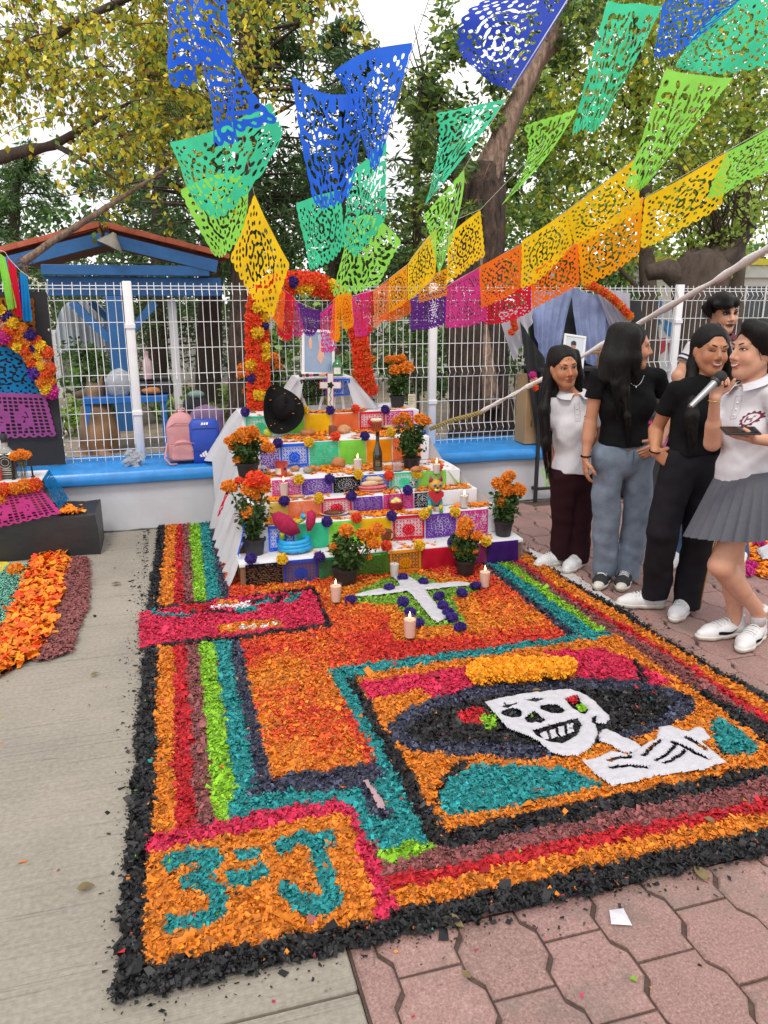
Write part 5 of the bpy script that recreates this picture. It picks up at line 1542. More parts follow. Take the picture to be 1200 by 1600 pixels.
# ================================================================== CUT PAPER BANNERS OVERHEAD
GB='cut paper banners strung over the altar'
BAN=[('blue',(2.7,2.6),[(256,-40),(300,-60),(350,-40)],[(283,146),(305,110),(352,98)],'swirl',.035,'blue banner at the top of the left string, crumpled and cut off by the frame'),('blue',(3.0,2.9),[(300,52),(330,66),(356,84)],[(352,232),(372,218),(420,188)],'swirl',.03,'blue banner twisting below the uppermost left one'),('teal',(3.5,3.35),[(264,222),(335,203),(422,160)],[(298,292),(352,338),(441,206)],'rose',.02,'teal banner folded in a V under the twisting blue one'),('lime',(4.0,3.85),[(281,298),(342,272),(385,280)],[(331,399),(362,392),(391,322)],'rose',.012,'lime banner under the teal one on the left string'),('yellow',(4.5,4.5),[(397,302),(424,360),(453,413)],[(361,404),(388,458),(425,498)],'rose',.012,'yellow banner hanging edge on above the left side of the flower arch'),('orange',(4.95,4.95),[(432,436),(438,446),(446,458)],[(424,494),(432,508),(441,517)],'fine',.006,'narrow orange banner between the yellow and red ones left of the portrait'),('red',(5.05,5.05),[(444,452),(452,458),(460,466)],[(433,518),(443,534),(456,530)],'fine',.010,'crimson banner hanging left of the portrait top'),('pink',(5.15,5.15),[(460,466),(462,470),(465,476)],[(455,520),(464,528),(475,519)],'swirl',.008,'narrow pink banner beside the crimson one left of the portrait'),('purple',(5.25,5.25),[(464,471),(484,482),(515,486)],[(466,496),(484,528),(502,500)],'fine',.012,'small purple banner drooping just above the portrait'),('pink',(5.2,5.1),[(501,489),(511,481),(523,470)],[(500,550),(512,552),(526,549)],'swirl',.008,'crimson pink banner covering the upper right of the portrait'),('orange',(5.05,5.05),[(521,469),(523,467),(526,464)],[(515,528),(521,534),(528,535)],'fine',.004,'thin orange banner above the green bottle'),('amber',(4.95,4.95),[(524,463),(528,461),(532,459)],[(523,533),(528,536),(532,526)],'fine',.004,'thin golden banner above the green bottle'),('amber',(4.9,4.9),[(531,460),(540,458),(549,457)],[(534,513),(544,515),(553,509)],'rose',.005,'golden banner with slanted lower edge under the big lime one'),('lime',(4.4,4.3),[(543,364),(575,336),(628,378)],[(517,463),(553,458),(592,446)],'swirl',.016,'large lime banner hanging before the right top of the flower arch'),('teal',(3.95,3.85),[(462,318),(495,306),(532,296)],[(483,423),(512,412),(542,382)],'rose',.012,'teal banner below the big blue one over the middle of the altar'),('teal',(3.7,3.6),[(543,274),(575,246),(604,219)],[(540,372),(560,400),(600,332)],'swirl',.02,'teal banner hanging narrow beside the lower blue one'),('blue',(2.95,2.9),[(456,119),(520,148),(566,136)],[(485,312),(525,326),(562,262)],'swirl',.025,'blue banner with a long scalloped left edge over the middle'),('blue',(2.8,2.7),[(521,112),(575,80),(646,67)],[(552,150),(580,262),(604,212)],'rose',.015,'blue banner with a straight right edge, right of the middle one'),('navy',(2.15,2.2),[(895,-14),(846,70),(797,143)],[(762,-8),(712,62),(766,130)],'rose',.012,'large blue banner at the top between the tree trunk and the middle'),('teal',(3.1,3.2),[(793,153),(738,228),(662,323)],[(681,177),(684,230),(668,306)],'swirl',.008,'triangular teal banner left of the forked trunk'),('lime',(3.7,3.75),[(725,264),(718,330),(686,428)],[(660,337),(672,372),(682,412)],'swirl',.008,'narrow pointed lime banner before the thick trunk'),('salmon',(5.15,5.05),[(583,455),(594,447),(606,438)],[(585,515),(596,505),(607,494)],'rose',.003,'salmon banner at the start of the golden row right of the arch'),('pink',(5.3,5.2),[(549,463),(563,458),(578,453)],[(554,527),(565,527),(575,525)],'swirl',.004,'pink banner hanging over the right leg of the arch'),('red',(5.25,5.2),[(563,460),(572,457),(582,454)],[(566,529),(574,526),(583,516)],'rose',.004,'rose red banner beside the pink one over the right leg of the arch'),('amber',(5.05,4.9),[(607,437),(621,425),(636,414)],[(606,492),(621,483),(637,472)],'rose',.003,'second banner of the golden row, amber with a round figure'),('yellow',(4.9,4.6),[(637,413),(658,383),(682,357)],[(638,470),(658,456),(680,430)],'rose',.004,'third banner of the golden row, yellow, left of the pointed lime one'),('yellow',(4.5,4.3),[(700,370),(724,348),(751,328)],[(697,446),(726,424),(758,400)],'rose',.004,'yellow banner before the thick trunk, right of the pointed lime one'),('orange',(5.1,5.0),[(600,492),(620,480),(640,460)],[(592,498),(622,500),(642,486)],'fine',.004,'small orange banner under the amber ones of the golden row'),('purple',(5.25,5.2),[(640,468),(648,463),(657,458)],[(640,516),(648,517),(657,515)],'fine',.004,'narrow purple banner left of the broad purple one'),('purple',(5.15,5.0),[(655,466),(675,458),(697,452)],[(655,516),(675,514),(698,505)],'fine',.003,'broad purple banner hanging before the fence post'),('amber',(5.0,4.85),[(654,438),(675,429),(698,419)],[(655,474),(676,468),(698,463)],'swirl',.003,'golden banner on top of the broad purple one'),('pink',(4.95,4.75),[(697,448),(722,432),(750,419)],[(695,513),(726,512),(763,502)],'fine',.003,'bright pink banner right of the purple one'),('orange',(4.65,4.35),[(748,417),(780,400),(816,381)],[(751,483),(783,470),(815,450)],'rose',.003,'orange banner with a big round figure right of the pink one'),('red',(4.9,4.7),[(752,460),(790,455),(830,440)],[(757,507),(792,504),(830,487)],'rose',.003,'red banner peeking out under the round figured orange one'),('yellow',(4.3,4.0),[(815,377),(850,354),(887,329)],[(815,452),(852,430),(894,381)],'rose',.004,'yellow banner above the salmon orange one, left of the long golden ones'),('orange',(4.55,4.25),[(829,426),(865,402),(904,376)],[(831,484),(867,466),(906,446)],'rose',.003,'salmon orange banner over the lavender drape'),('yellow',(4.0,3.6),[(886,329),(937,291),(992,248)],[(896,384),(945,362),(1004,328)],'rose',.005,'long yellow banner at the upper right of the golden row'),('amber',(4.2,3.85),[(902,380),(950,345),(1006,306)],[(908,448),(952,430),(1000,396)],'rose',.004,'amber banner below the long yellow one'),('yellow',(3.8,3.4),[(1007,310),(1070,276),(1139,235)],[(1001,390),(1060,362),(1128,322)],'rose',.006,'deep yellow banner with a scalloped foot at the right, before the lime one'),('lime',(3.4,3.1),[(1136,238),(1180,214),(1232,182)],[(1104,312),(1160,288),(1232,248)],'rose',.006,'lime banner cut by the right edge of the frame'),('lime',(3.4,3.5),[(902,170),(850,250),(783,321)],[(817,198),(824,244),(800,296)],'swirl',.008,'slim lime banner right of the forked trunk'),('teal',(2.75,2.7),[(949,2),(990,6),(1036,8)],[(892,206),(916,210),(944,194)],'swirl',.02,'long teal banner at the upper right'),('lime',(3.0,2.95),[(1040,107),(1095,118),(1147,121)],[(976,292),(992,300),(1010,290)],'swirl',.012,'long lime banner tapering down onto the golden row'),('blue',(2.3,2.25),[(1035,8),(1100,-22),(1170,-12)],[(1021,88),(1062,80),(1132,22)],'swirl',.012,'small blue banner in the upper right corner'),('teal',(2.55,2.4),[(1082,58),(1150,2),(1215,-14)],[(1056,102),(1108,116),(1210,104)],'rose',.014,'teal banner in the upper right corner behind the blue one'),]
for i,(c,(d0,d1),top,bot,kd,wv,lab)in enumerate(BAN):
 n=len(top)
 ds=[d0,(d0+d1)/2,d1]
 T=[gd(x,y,d)for(x,y),d in zip(top,ds)]
 B_=[gd(x,y,d+0.06)for(x,y),d in zip(bot,ds)]
 big=d0<4.6
 papel(lab,c,T,B_,kd,1+i%3,(60,46)if big else(38,30),wv,(1.6,1.1),GB)
M_STR=mat('thin cord',C('#d8d4cc'),.8)
for i,(pts,lab)in enumerate((([(505,488,5.3),(466,472,5.15),(444,452,5.0),(397,302,4.5),(352,90,3.0),(348,-60,2.5)],'thin cord carrying the left run of banners up from the portrait'),([(501,489,5.2),(526,464,5.02),(548,362,4.4),(604,218,3.6),(648,64,2.7),(690,-60,2.3)],'thin cord carrying the banners over the middle of the altar'),([(640,470,5.2),(686,428,3.78),(725,264,3.68),(797,143,2.2),(900,-22,2.1)],'thin cord carrying the large blue, teal and pointed lime banners'),([(549,463,5.3),(583,454,5.15),(637,413,4.9),(682,356,4.58),(751,327,4.28),(902,169,3.4),(1036,7,2.7),(1060,-40,2.4)],'thin cord running past the golden row up to the long teal banner'),([(640,467,5.25),(697,448,4.95),(750,417,4.68),(816,380,4.33),(887,328,4.0),(992,247,3.6),(1147,120,2.95),(1215,40,2.5)],'thin cord over the orange and yellow banners of the golden row'),([(752,459,4.9),(829,426,4.55),(902,379,4.2),(1007,309,3.8),(1139,234,3.4),(1240,178,3.1)],'thin cord of the lowest banners on the right'))):
 tag(MB().tube([gd(x,y,d)for x,y,d in pts],.0016,5).build('cord',M_STR,None,smooth=True),lab,'cord','cords of the banners')
M_BLK=mat('black paper',(.022,.022,.025),.85,.25,4,bump=.15,bscale=25)
M_BAG=mat('black plastic wrap',(.02,.02,.022),.45,.2,5,bump=.35,bscale=14)
PY_=6.05
c=[gy(-60,446,PY_),gy(70,456,PY_),gy(104,716,PY_),gy(-60,716,PY_)]
bp=MB().box((c[0].x,PY_,.478),(c[1].x*.5+c[2].x*.5,PY_+.012,c[1].z),bev=.002).build('backing_board',M_BLK)
tag(bp,'tall black paper backing board standing on the wall at the left edge','board')
def wall_sheet(lab,col,pts,y,kind,seed,wave=.003,res=(60,46)):
 a,b,d,e=[gy(px,py,y)for px,py in pts]
 return papel(lab,col,(a,b),(e,d),kind,seed,res,wave)
wall_sheet('rust coloured cut paper sheet at the top of the black backing board','rust',[(-60,464),(53,466),(58,542),(-60,542)],PY_-.012,'swirl',2)
wall_sheet('bright blue cut paper sheet in the middle of the black backing board','sky',[(-60,541),(60,543),(68,616),(-60,616)],PY_-.018,'rose',3)
wall_sheet('mauve cut paper sheet with a dancing couple and square grid, on black','mauve',[(-45,612),(71,616),(89,682),(-42,688)],PY_-.026,'grid',1,.002,(76,60))
gl=thing('flower_garland','garland of orange, yellow, purple and pink paper flowers falling across the black board','garland',(-.8,PY_-.06,1.2))
for c_,L in(('yellow',[(0,535),(95,630),(150,805),(315,810),(300,875),(325,970),(360,1135)]),('purple',[(40,575),(230,722),(260,820)]),('violet',[(275,1010)]),('peach',[(15,640),(345,920)]),('magenta',[(36,730),(400,1160)]),('deep',[(80,685),(100,770),(275,770),(200,840),(365,855),(260,935),(385,980),(355,1015),(30,690)]),('orange',[(170,675),(135,735),(205,770),(235,890),(330,1085),(380,1075),(-20,600),(-40,660)])):
 for zx,zy in L:
  p=gy(zx*.2,380+zy*.2,PY_-.06+random.uniform(-.012,.012))
  bloom('paper_flower',c_,p,.054 if c_ in('violet','magenta')else .047,gl,.85,(random.gauss(0,.2),-1,random.gauss(0,.2)))
for lab,col,top,bot in(('long lime green paper streamer at the left edge above the garland','lime',[(-6,392),(8,402)],[(13,486),(27,482)]),('long red paper streamer between the green and the blue one','red',[(11,402),(25,419)],[(24,494),(36,500)]),('long sky blue paper streamer nearest the fence post','sky',[(31,424),(43,433)],[(36,503),(51,503)]),('dark purple paper streamer half hidden behind the red one','purple',[(30,430),(34,436)],[(26,484),(48,486)])):
 y=PY_-.14 if col!='purple' else PY_-.10
 papel(lab,col,[gy(*p,y)for p in top],[gy(*p,y)for p in bot],'plain',2,(24,40),.006,group='paper streamers at the left edge')
tag(MB().tube([gy(*p,PY_-.14)for p in((-30,380),(8,394),(14,404),(32,423),(50,436),(68,446))],.002,5).build('cord',M_STR),'white cord holding the paper streamers at the left edge','cord')
sl=thing('string_lights','tangled clear string lights running down the fence beside the black board','string lights',(-.6,PY_,.5))
lp=[]
for i in range(90):
 t=i/89
 px,py=(45+28*min(1,t*5),436+10*min(1,t*5))if t<.2 else(73+32*(t-.2)/.8,446+268*(t-.2)/.8)
 lp.append(gy(px+random.gauss(0,3.2),py+random.gauss(0,3),PY_+random.uniform(-.01,.04)))
MB().tube(lp,.0016,4).build('wire',mat('clear flex',C('#c9c8b4'),.3),sl)
mb=MB()
for p in lp[::3]:
 mb.ball(p+Vector((0,-.01,0)),(.006,.006,.009),6,4)
mb.build('bulb',mat('bulb glass',C('#e6dfc2'),.15),sl,smooth=True)
bx=gy(148,803,5.28)
zb=bx.z
box=MB()
n=14
vs,fs=[],[]
prof=[(5.275,.002),(5.272,zb*.5),(5.283,zb-.012),(5.30,zb),(5.47,zb+.012),(5.66,zb+.004),(5.665,.002)]
xs=np.linspace(-1.75,-.478,n)
for i,x in enumerate(xs):
 for k,(y,z)in enumerate(prof):
  w=.006*math.sin(i*2.3+k*1.7)
  vs.append((x+(.012 if k in(2,3,4)and i==n-1 else 0)*-1,y+w,max(.002,z+w*.6 if 0<k<6 else z)))
m=len(prof)
for i in range(n-1):
 for k in range(m-1):
  fs.append((i*m+k,(i+1)*m+k,(i+1)*m+k+1,i*m+k+1))
fs+=[tuple(range(m-1,-1,-1)),tuple(range((n-1)*m,n*m))]
tag(box.add(vs,fs).build('wrapped_box',M_BAG,None,smooth=30),'low box wrapped in creased black plastic before the white wall','box')
zt2=gy(60,748,5.38).z
st_=thing('side_table','small white topped table with a blue paper side on the black box','table',(-.95,5.45,zb+.01))
xr=gy(66,748,5.36).x
MB().box((-1.7,5.345,zt2-.012),(xr,5.66,zt2),bev=.004).build('table_top',M_CLOTH,st_)
MB().box((-1.68,5.38,zb+.014),(xr-.03,5.64,zt2-.013)).build('carcass',M_CARD,st_)
papel('bright blue paper hanging down the right side of the small white topped table','sky',(Vector((xr+.006,5.35,zt2+.002)),Vector((xr+.006,5.66,zt2+.002))),(Vector((xr+.085,5.335,zb+.02)),Vector((xr+.11,5.66,zb+.02))),'fine',2,(40,30),.004)
a,b,d,e=gy(-40,772,5.335),gy(65,764,5.335),gy(97,802,5.262),gy(-40,834,5.25)
papel('pink cut paper cloth with a scalloped foot on the small white topped table','pink',(a,b),(e,d),'grid',2,(76,56),.004)
_mats['tissue pink']
for i,(px,py,r,k)in enumerate(((6,764,.042,'deep'),(22,763,.040,'orange'),(38,759,.048,'orange'),(55,757,.044,'deep'),(-14,768,.042,'orange'),(2,779,.036,'orange'))):
 tag(bloom('paper_flower',k,gy(px,py,5.325),r,None,.85,(0,-1,.3)),'orange paper flower on the small table edge, %s'%['before the square bottle','second from the bottle, smaller one','below the glass of marigolds, largest','at the right corner','at the frame edge','lowest, on the pink cloth'][i],'paper flower','paper flowers on the small left table')
b=gy(14,752,5.46)
b.z=zt2+.002
bo=thing('square_bottle','square clear bottle with a black label and black cap on the small left table','bottle',b)
w=.062
MB().box((b.x-w,b.y-w*.8,b.z),(b.x+w,b.y+w*.8,b.z+.175),bev=.012).build('body',mat('smoky liquor',C('#5a5650'),.1,.2,6,coat=.5),bo,smooth=30)
MB().lathe([(.055,.172),(.030,.198),(.022,.210),(.021,.240)],b,20).build('neck',mat('clear neck',C('#8f8c86'),.1,coat=.5),bo,smooth=50)
MB().lathe([(.023,.238),(.024,.241),(.024,.288),(.022,.291),(.001,.291)],b,20).build('cap',M_POT,bo,smooth=40)
MB().box((b.x-w*.84,b.y-w*.8-.0015,b.z+.022),(b.x+w*.84,b.y-w*.8-.0004,b.z+.160)).build('label',mat('black label',(.02,.018,.016),.6),bo)
mb=MB()
lm=mat('white label print',C('#b8b4ac'),.7)
def ring_flat(mb,c,r0,r1,y,n=20,a0=0,a1=2*math.pi):
 vs=[]
 for i in range(n+1):
  a=a0+(a1-a0)*i/n
  vs+=[(c[0]+r0*math.cos(a),y,c[1]+r0*math.sin(a)),(c[0]+r1*math.cos(a),y,c[1]+r1*math.sin(a))]
 return mb.add(vs,[(2*i,2*i+2,2*i+3,2*i+1)for i in range(n)])
yy=b.y-w*.8-.0025
ring_flat(mb,(b.x,b.z+.112),.036,.040,yy)
ring_flat(mb,(b.x,b.z+.112),.022,.025,yy)
for z in(.030,.042,.056,.066):
 mb.box((b.x-.042,yy-.0005,b.z+z),(b.x+.042,yy,b.z+z+.005))
mb.build('label_print',lm,bo)
b=gy(38,751,5.42)
b.z=zt2+.002
v_=thing('flower_glass','slim glass of water holding a bunch of orange marigolds on the small table','vase',b)
MB().lathe([(.020,0),(.024,.004),(.030,.115),(.028,.115),(.021,.008),(.001,.006)],b,20).build('tumbler',M_GLASS,v_,smooth=40)
mb=MB()
for i in range(6):
 a=i*1.05
 mb.tube([b+Vector((.012*math.cos(a),.012*math.sin(a),.012)),b+Vector((.022*math.cos(a+.5),.022*math.sin(a+.5),.14))],.0025,5)
mb.build('stem',M_STEM,v_)
for i in range(7):
 a=i*.9
 bloom('flower','orange',b+Vector((.044*math.cos(a)*(i>0),.03*math.sin(a)*(i>0),.150+.012*(i==0))),.034,v_,.8)
for i,(px,py,y)in enumerate(((22,752,5.40),(52,748,5.44))):
 p=gy(px,py,y)
 p.z=zt2
 q=thing('incense_holder','thin black stick standing %s the marigold glass on the small table'%('left of' if i==0 else 'right of'),'stick',p)
 MB().tube([p,p+Vector((-.004,0,.13))],.006,8).build('stick',M_POT,q,smooth=True)
 MB().lathe([(.014,0),(.014,.006),(.006,.010)],p,12).build('foot',M_POT,q)
b=gy(-6,752,5.40)
b.z=zt2
j=thing('red_jar','red jar under a white bag at the left edge of the small table','jar',b)
MB().lathe([(.034,0),(.04,.006),(.04,.085),(.03,.10),(.001,.102)],b,18).build('jar',M_RED,j,smooth=40)
lump(MB(),(b.x,b.y+.06,b.z+.19),(.06,.05,.085),.15,4,2).build('bag',M_CLOTH,j,smooth=True)
n=160
pp=[(gz(108+random.gauss(0,9),797+random.gauss(0,3.5),zb+.018))for _ in range(n)]
V,F=flakes(np.array([p.x for p in pp]),np.array([min(max(p.y,5.30),5.62)for p in pp]),np.full(n,zb+.022),np.full(n,.028),.4,.3)
tag(link('loose_petals',rawmesh('loose_petals',V,F,M_MG['orange'],tint=RNG.uniform(.7,1.5,n))),'loose orange and yellow petals lying on the black wrapped box','petals',kind='stuff')
# ---- second sawdust carpet at the left edge
Z1=zp(0,640,.2749)
sc2=thing('petal_carpet','second flower carpet at the left edge: turquoise sawdust, orange petals and a brown rim','sawdust carpet',(-1.5,4.2,0))
M_TQ=mat('turquoise sawdust',C('#86dcc2'),.85,.3,200,bump=.6,bscale=320,tint=True)
regs=(('brown_rim',gpoly(Z1([(360,870),(420,850),(498,852),(502,1000),(495,1140),(440,1250),(405,1380),(330,1410),(215,1440),(300,1270),(345,1090)])),M_DYE['brown'],.016,7000,.3),('turquoise_field',gpoly(Z1([(-500,880),(170,885),(150,960),(100,1150),(30,1280),(-80,1330),(-600,1480)])),M_TQ,.006,16000,.2),('petal_band',gpoly(Z1([(212,850),(350,828),(385,868),(352,1000),(355,1080),(300,1250),(215,1385),(200,1420),(0,1525),(-300,1600),(-350,1440),(-10,1320),(60,1200),(120,1060),(155,930)])),None,.042,2600,.5))
for nm,poly,m,size,k,tilt in regs:
 P=np.array(poly)
 xs,ys=RNG.uniform(P[:,0].min()-.03,P[:,0].max()+.03,k*2),RNG.uniform(P[:,1].min()-.03,P[:,1].max()+.03,k*2)
 ins=in_poly(xs+RNG.normal(0,.012,xs.shape),ys+RNG.normal(0,.012,ys.shape),poly)&(xs>-2.6)
 xs,ys=xs[ins],ys[ins]
 z=.006+RNG.uniform(0,.012 if nm!='petal_band' else .04,len(xs))
 o=powder(nm,poly,.010,sc2,m or M_DYE['flame'],z0=.003)
 tag(o,kind='stuff')
 if nm=='petal_band':
  pick=RNG.uniform(0,1,len(xs))
  for nm2,lo,hi,mm in(('orange_petals',0,.68,M_MG['orange']),('red_petals',.68,.88,M_MG['red']),('light_petals',.88,1,M_MG['deep'])):
   s=(pick>=lo)&(pick<hi)
   V,F=flakes(xs[s],ys[s],z[s],np.full(s.sum(),size),tilt,.35)
   tag(link(nm2,rawmesh(nm2,V,F,mm,tint=RNG.uniform(.75,1.35,s.sum()),base=BASE[sc2.name]),sc2),kind='stuff')
 else:
  V,F=flakes(xs,ys,z+.006,np.full(len(xs),size),tilt,.25)
  tag(link(nm+'_flakes',rawmesh(nm,V,F,m,tint=np.clip(RNG.normal(1,.22,len(xs)),.5,1.6),base=BASE[sc2.name]),sc2),kind='stuff')
tag(bloom('marigold','orange',gz(24,893,.02)+Vector((0,0,.015)),.05,None,.7),'single orange marigold head lying on the turquoise sawdust','flower')
ys_=gpoly(Z1([(-80,870),(62,878),(30,920),(0,945),(-80,950)]))
tag(powder('yellow_patch',ys_,.014,sc2,M_DYE['orange']if False else mat('yellow sawdust',C('#e8c81c',.95),.85,.2,100,bump=.5,bscale=250),z0=.006),kind='stuff')
# ---- bags on the wall
def bag_shell(c,w,d,h,round_=.5,seed=0,taper=.9,n=28,k=16):
 """A soft upright bag: superellipse rings with bulges."""
 vs,fs=[],[]
 for i in range(k+1):
  t=i/k
  prof_=(min(1,t/.06)**.5)*(1-max(0,(t-(1-round_))/round_)**2.6)**.5 if t<1 else .02
  tp=1-(1-taper)*t
  for j in range(n):
   a=2*math.pi*j/n
   ca,sa=math.cos(a),math.sin(a)
   e=.55
   x=math.copysign(abs(ca)**e,ca)*w*tp*max(prof_,.03)
   y=math.copysign(abs(sa)**e,sa)*d*max(prof_,.06)
   b_=1+.035*math.sin(3*a+seed+t*5)+.03*math.sin(t*14+a+seed)
   vs.append((c[0]+x*b_,c[1]+y*b_,c[2]+h*t))
 for i in range(k):
  for j in range(n):
   fs.append((i*n+j,i*n+(j+1)%n,(i+1)*n+(j+1)%n,(i+1)*n+j))
 fs+=[tuple(range(n-1,-1,-1)),tuple(range(k*n,(k+1)*n))]
 return MB().add(vs,fs)
M_PINK=mat('dusty pink nylon',C('#c98f94',.9),.75,.12,10,bump=.25,bscale=40)
M_CB=mat('royal blue nylon',C('#2349b4',.9),.55,.12,10,bump=.2,bscale=40)
b=gy(287,720,5.93)
b.z=.474
pk_=thing('backpack','dusty pink backpack standing on the blue wall cap','backpack',b)
hh=gy(287,642,5.93).z-.474
bag_shell(b,.118,.075,hh,.5,1).build('body',M_PINK,pk_,smooth=True)
bag_shell((b.x,b.y-.075,b.z+.02),.085,.03,hh*.42,.45,2).build('pocket',M_PINK,pk_,smooth=True)
MB().tube([(b.x-.085,b.y-.106,b.z+hh*.40),(b.x,b.y-.110,b.z+hh*.43),(b.x+.085,b.y-.106,b.z+hh*.40)],.004,6).build('zip',mat('zip pink',C('#a86c74'),.5),pk_)
MB().tube([(b.x-.10,b.y-.05,b.z+hh*.70),(b.x-.04,b.y-.082,b.z+hh*.80),(b.x+.06,b.y-.080,b.z+hh*.78)],.003,6).build('zip',mat('zip pink',C('#a86c74'),.5),pk_)
MB().tube([(b.x-.03,b.y,b.z+hh*.97),(b.x-.02,b.y-.01,b.z+hh*1.05),(b.x+.03,b.y-.01,b.z+hh*1.05),(b.x+.04,b.y,b.z+hh*.97)],.007,6).build('handle',M_PINK,pk_,smooth=True)
MB().tube([(b.x-.11,b.y-.05,b.z+hh*.4),(b.x-.135,b.y-.10,b.z+.05),(b.x-.10,b.y-.13,b.z+.008),(b.x-.05,b.y-.12,b.z+.006)],.008,6).build('strap',M_PINK,pk_,smooth=True)
b=gy(322,722,5.88)
b.z=.474
hh=gy(325,655,5.88).z-.474
cb=thing('gym_bag','upright royal blue bag with three white slanted stripes leaning on the pink backpack','bag',b)
MB().box((b.x-.108,b.y-.06,b.z),(b.x+.108,b.y+.07,b.z+hh),bev=.03).build('body',M_CB,cb,smooth=50)
wlg=mat('white print',C('#e8e8ee'),.6)
lz=b.z+hh*.155
mb=MB()
for i,(x0,h0)in enumerate(((-.030,.020),(-.009,.036),(.012,.052))):
 mb.add([(b.x-.01+x0,b.y-.0625,lz),(b.x-.01+x0+.016,b.y-.0625,lz),(b.x-.01+x0+.016-.012*h0/.05-.004,b.y-.0625,lz+h0),(b.x-.01+x0-.012*h0/.05-.002,b.y-.0625,lz+h0*.72)],[(0,1,2,3)])
mb.build('stripe_logo',wlg,cb)
mb=MB()
for i in range(3):
 mb.add([(b.x-.025+i*.018,b.y-.0622,b.z+hh*.90),(b.x-.012+i*.018,b.y-.0622,b.z+hh*.90),(b.x-.006+i*.018,b.y-.058,b.z+hh*.955),(b.x-.019+i*.018,b.y-.058,b.z+hh*.955)],[(0,1,2,3)])
mb.build('stripe_logo',wlg,cb)
MB().tube([(b.x-.1,b.y-.0625,b.z+hh*.82),(b.x+.1,b.y-.0625,b.z+hh*.82)],.003,6).build('zip',mat('dark blue zip',C('#16307c'),.5),cb)
MB().tube([(b.x-.1,b.y-.0625,b.z+hh*.30),(b.x+.1,b.y-.0625,b.z+hh*.30)],.0025,6).build('seam',mat('dark blue zip',C('#16307c'),.5),cb)
b=gy(209,722,5.90)
b.z=.474
mb=MB()
for i in range(14):
 lump(mb,(b.x+random.gauss(0,.025),b.y+random.gauss(0,.02),b.z+.045+random.gauss(0,.018)),(random.uniform(.02,.04),random.uniform(.02,.03),random.uniform(.02,.04)),.35,5,i,9,6,flat=False)
tag(mb.build('plastic_bag',thin('clear film',C('#c8ccd4'),.5,.2),None),'crumpled ball of clear plastic film on the blue wall cap','plastic bag')
# ================================================================== THINGS ON THE RIGHT: altar behind the students, rope, chalk
M_LAV=thin('lavender gauze',C('#a0b0de',.95),.35,.8,.2,10)
M_WG=thin('white gauze',C('#d6d6e4',.9),.45,.85,.08,10)
M_BC=mat('black cloth',(.02,.021,.025),.9,.3,5,bump=.2,bscale=40)
def drape(name,lab,quad,y,m,folds=9,amp=.02,nu=40,nv=24,sag=0.0,lean=0.0,cat='drape'):
 """A hanging cloth between four points of the photograph at depth y: TL, TR, BR, BL."""
 a,b,c,d=[gy(px,py,y)for px,py in quad]
 vs,fs=[],[]
 for i in range(nu):
  for j in range(nv):
   u,v=i/(nu-1),j/(nv-1)
   p=(a*(1-u)+b*u)*(1-v)+(d*(1-u)+c*u)*v
   p.z-=sag*math.sin(math.pi*u)*(.3+v)
   p.y+=amp*math.sin(u*folds*6.28+2*math.sin(v*3))*(.4+.6*v)-lean*v+amp*.5*math.sin(v*17*sag*4+u*5)
   vs.append(p)
 for i in range(nu-1):
  for j in range(nv-1):
   fs.append((i*nv+j,i*nv+j+1,(i+1)*nv+j+1,(i+1)*nv+j))
 return tag(MB().add(vs,fs).build(name,m,None,smooth=True),lab,cat)
drape('black_drape','black cloth hanging from the fence behind the two left students',[(822,462),(1000,470),(1010,700),(838,706)],5.98,M_BC,6,.025,lean=.12)
drape('black_swag','black cloth gathered down to the thin black stand leg',[(812,500),(850,560),(872,706),(842,700)],5.80,M_BC,3,.02)
drape('lavender_drape','lavender gauze swag hanging at the left over the black cloth',[(828,452),(897,448),(872,568),(836,520)],5.86,M_LAV,5,.018,sag=.10)
drape('lavender_drape','lavender gauze swag hanging at the right, next to the garland',[(893,448),(966,462),(962,548),(906,556)],5.85,M_LAV,5,.018,sag=.08)
drape('white_gauze','white gauze hanging loose at the left end of the lavender drape',[(778,488),(834,474),(832,500),(804,566)],5.84,M_WG,4,.018)
drape('white_gauze','white gauze bunched at the right end of the lavender drape',[(930,446),(984,458),(986,500),(958,516)],5.80,M_WG,4,.02,sag=.02)
gl2=thing('marigold_garland','string of orange red flowers curving over the right end of the lavender drape','garland',gy(950,470,5.74))
for i in range(13):
 t=i/12
 p=gy(918+66*t,446+48*t**1.6,5.74)
 bloom('flower','deep' if i%3 else 'orange',p,.036,gl2,.85,(0,-1,.2))
gl3=thing('marigold_garland','short drop of orange flowers on the white gauze at the left','garland',gy(802,510,5.78))
for i,(px,py)in enumerate(((802,500),(803,506),(799,519),(805,512))):
 bloom('flower','deep',gy(px,py,5.78),.028,gl3,.85,(0,-1,.2))
tb=thing('draped_table','dark table on thin black metal legs behind the students','table',gz(836,784,0))
MT=mat('black metal',(.018,.018,.02),.45,.15,10)
zt3=gy(900,578,5.55).z
x0,x1=gz(836,784,0).x,gz(836,784,0).x+.92
y0=gz(836,784,0).y
MB().box((x0-.02,y0-.02,zt3-.03),(x1,y0+.35,zt3),bev=.004).build('table_top',M_BC,tb)
for x,y in((x0,y0),(x1-.04,y0),(x0,y0+.3),(x1-.04,y0+.3)):
 MB().box((x-.014,y-.014,0.001),(x+.014,y+.014,zt3-.031),bev=.003).build('leg',MT,tb)
MB().box((x0+.015,y0-.012,.10),(x1-.055,y0+.012,.124),bev=.003).build('foot_rail',MT,tb)
MB().box((x0-.012,y0+.015,.10),(x0+.012,y0+.285,.124),bev=.003).build('foot_rail',MT,tb)
p=gy(894,572,5.60)
pf=thing('portrait_frame','white framed portrait of a young man on the dark table behind the students','picture frame',(p.x,p.y,zt3))
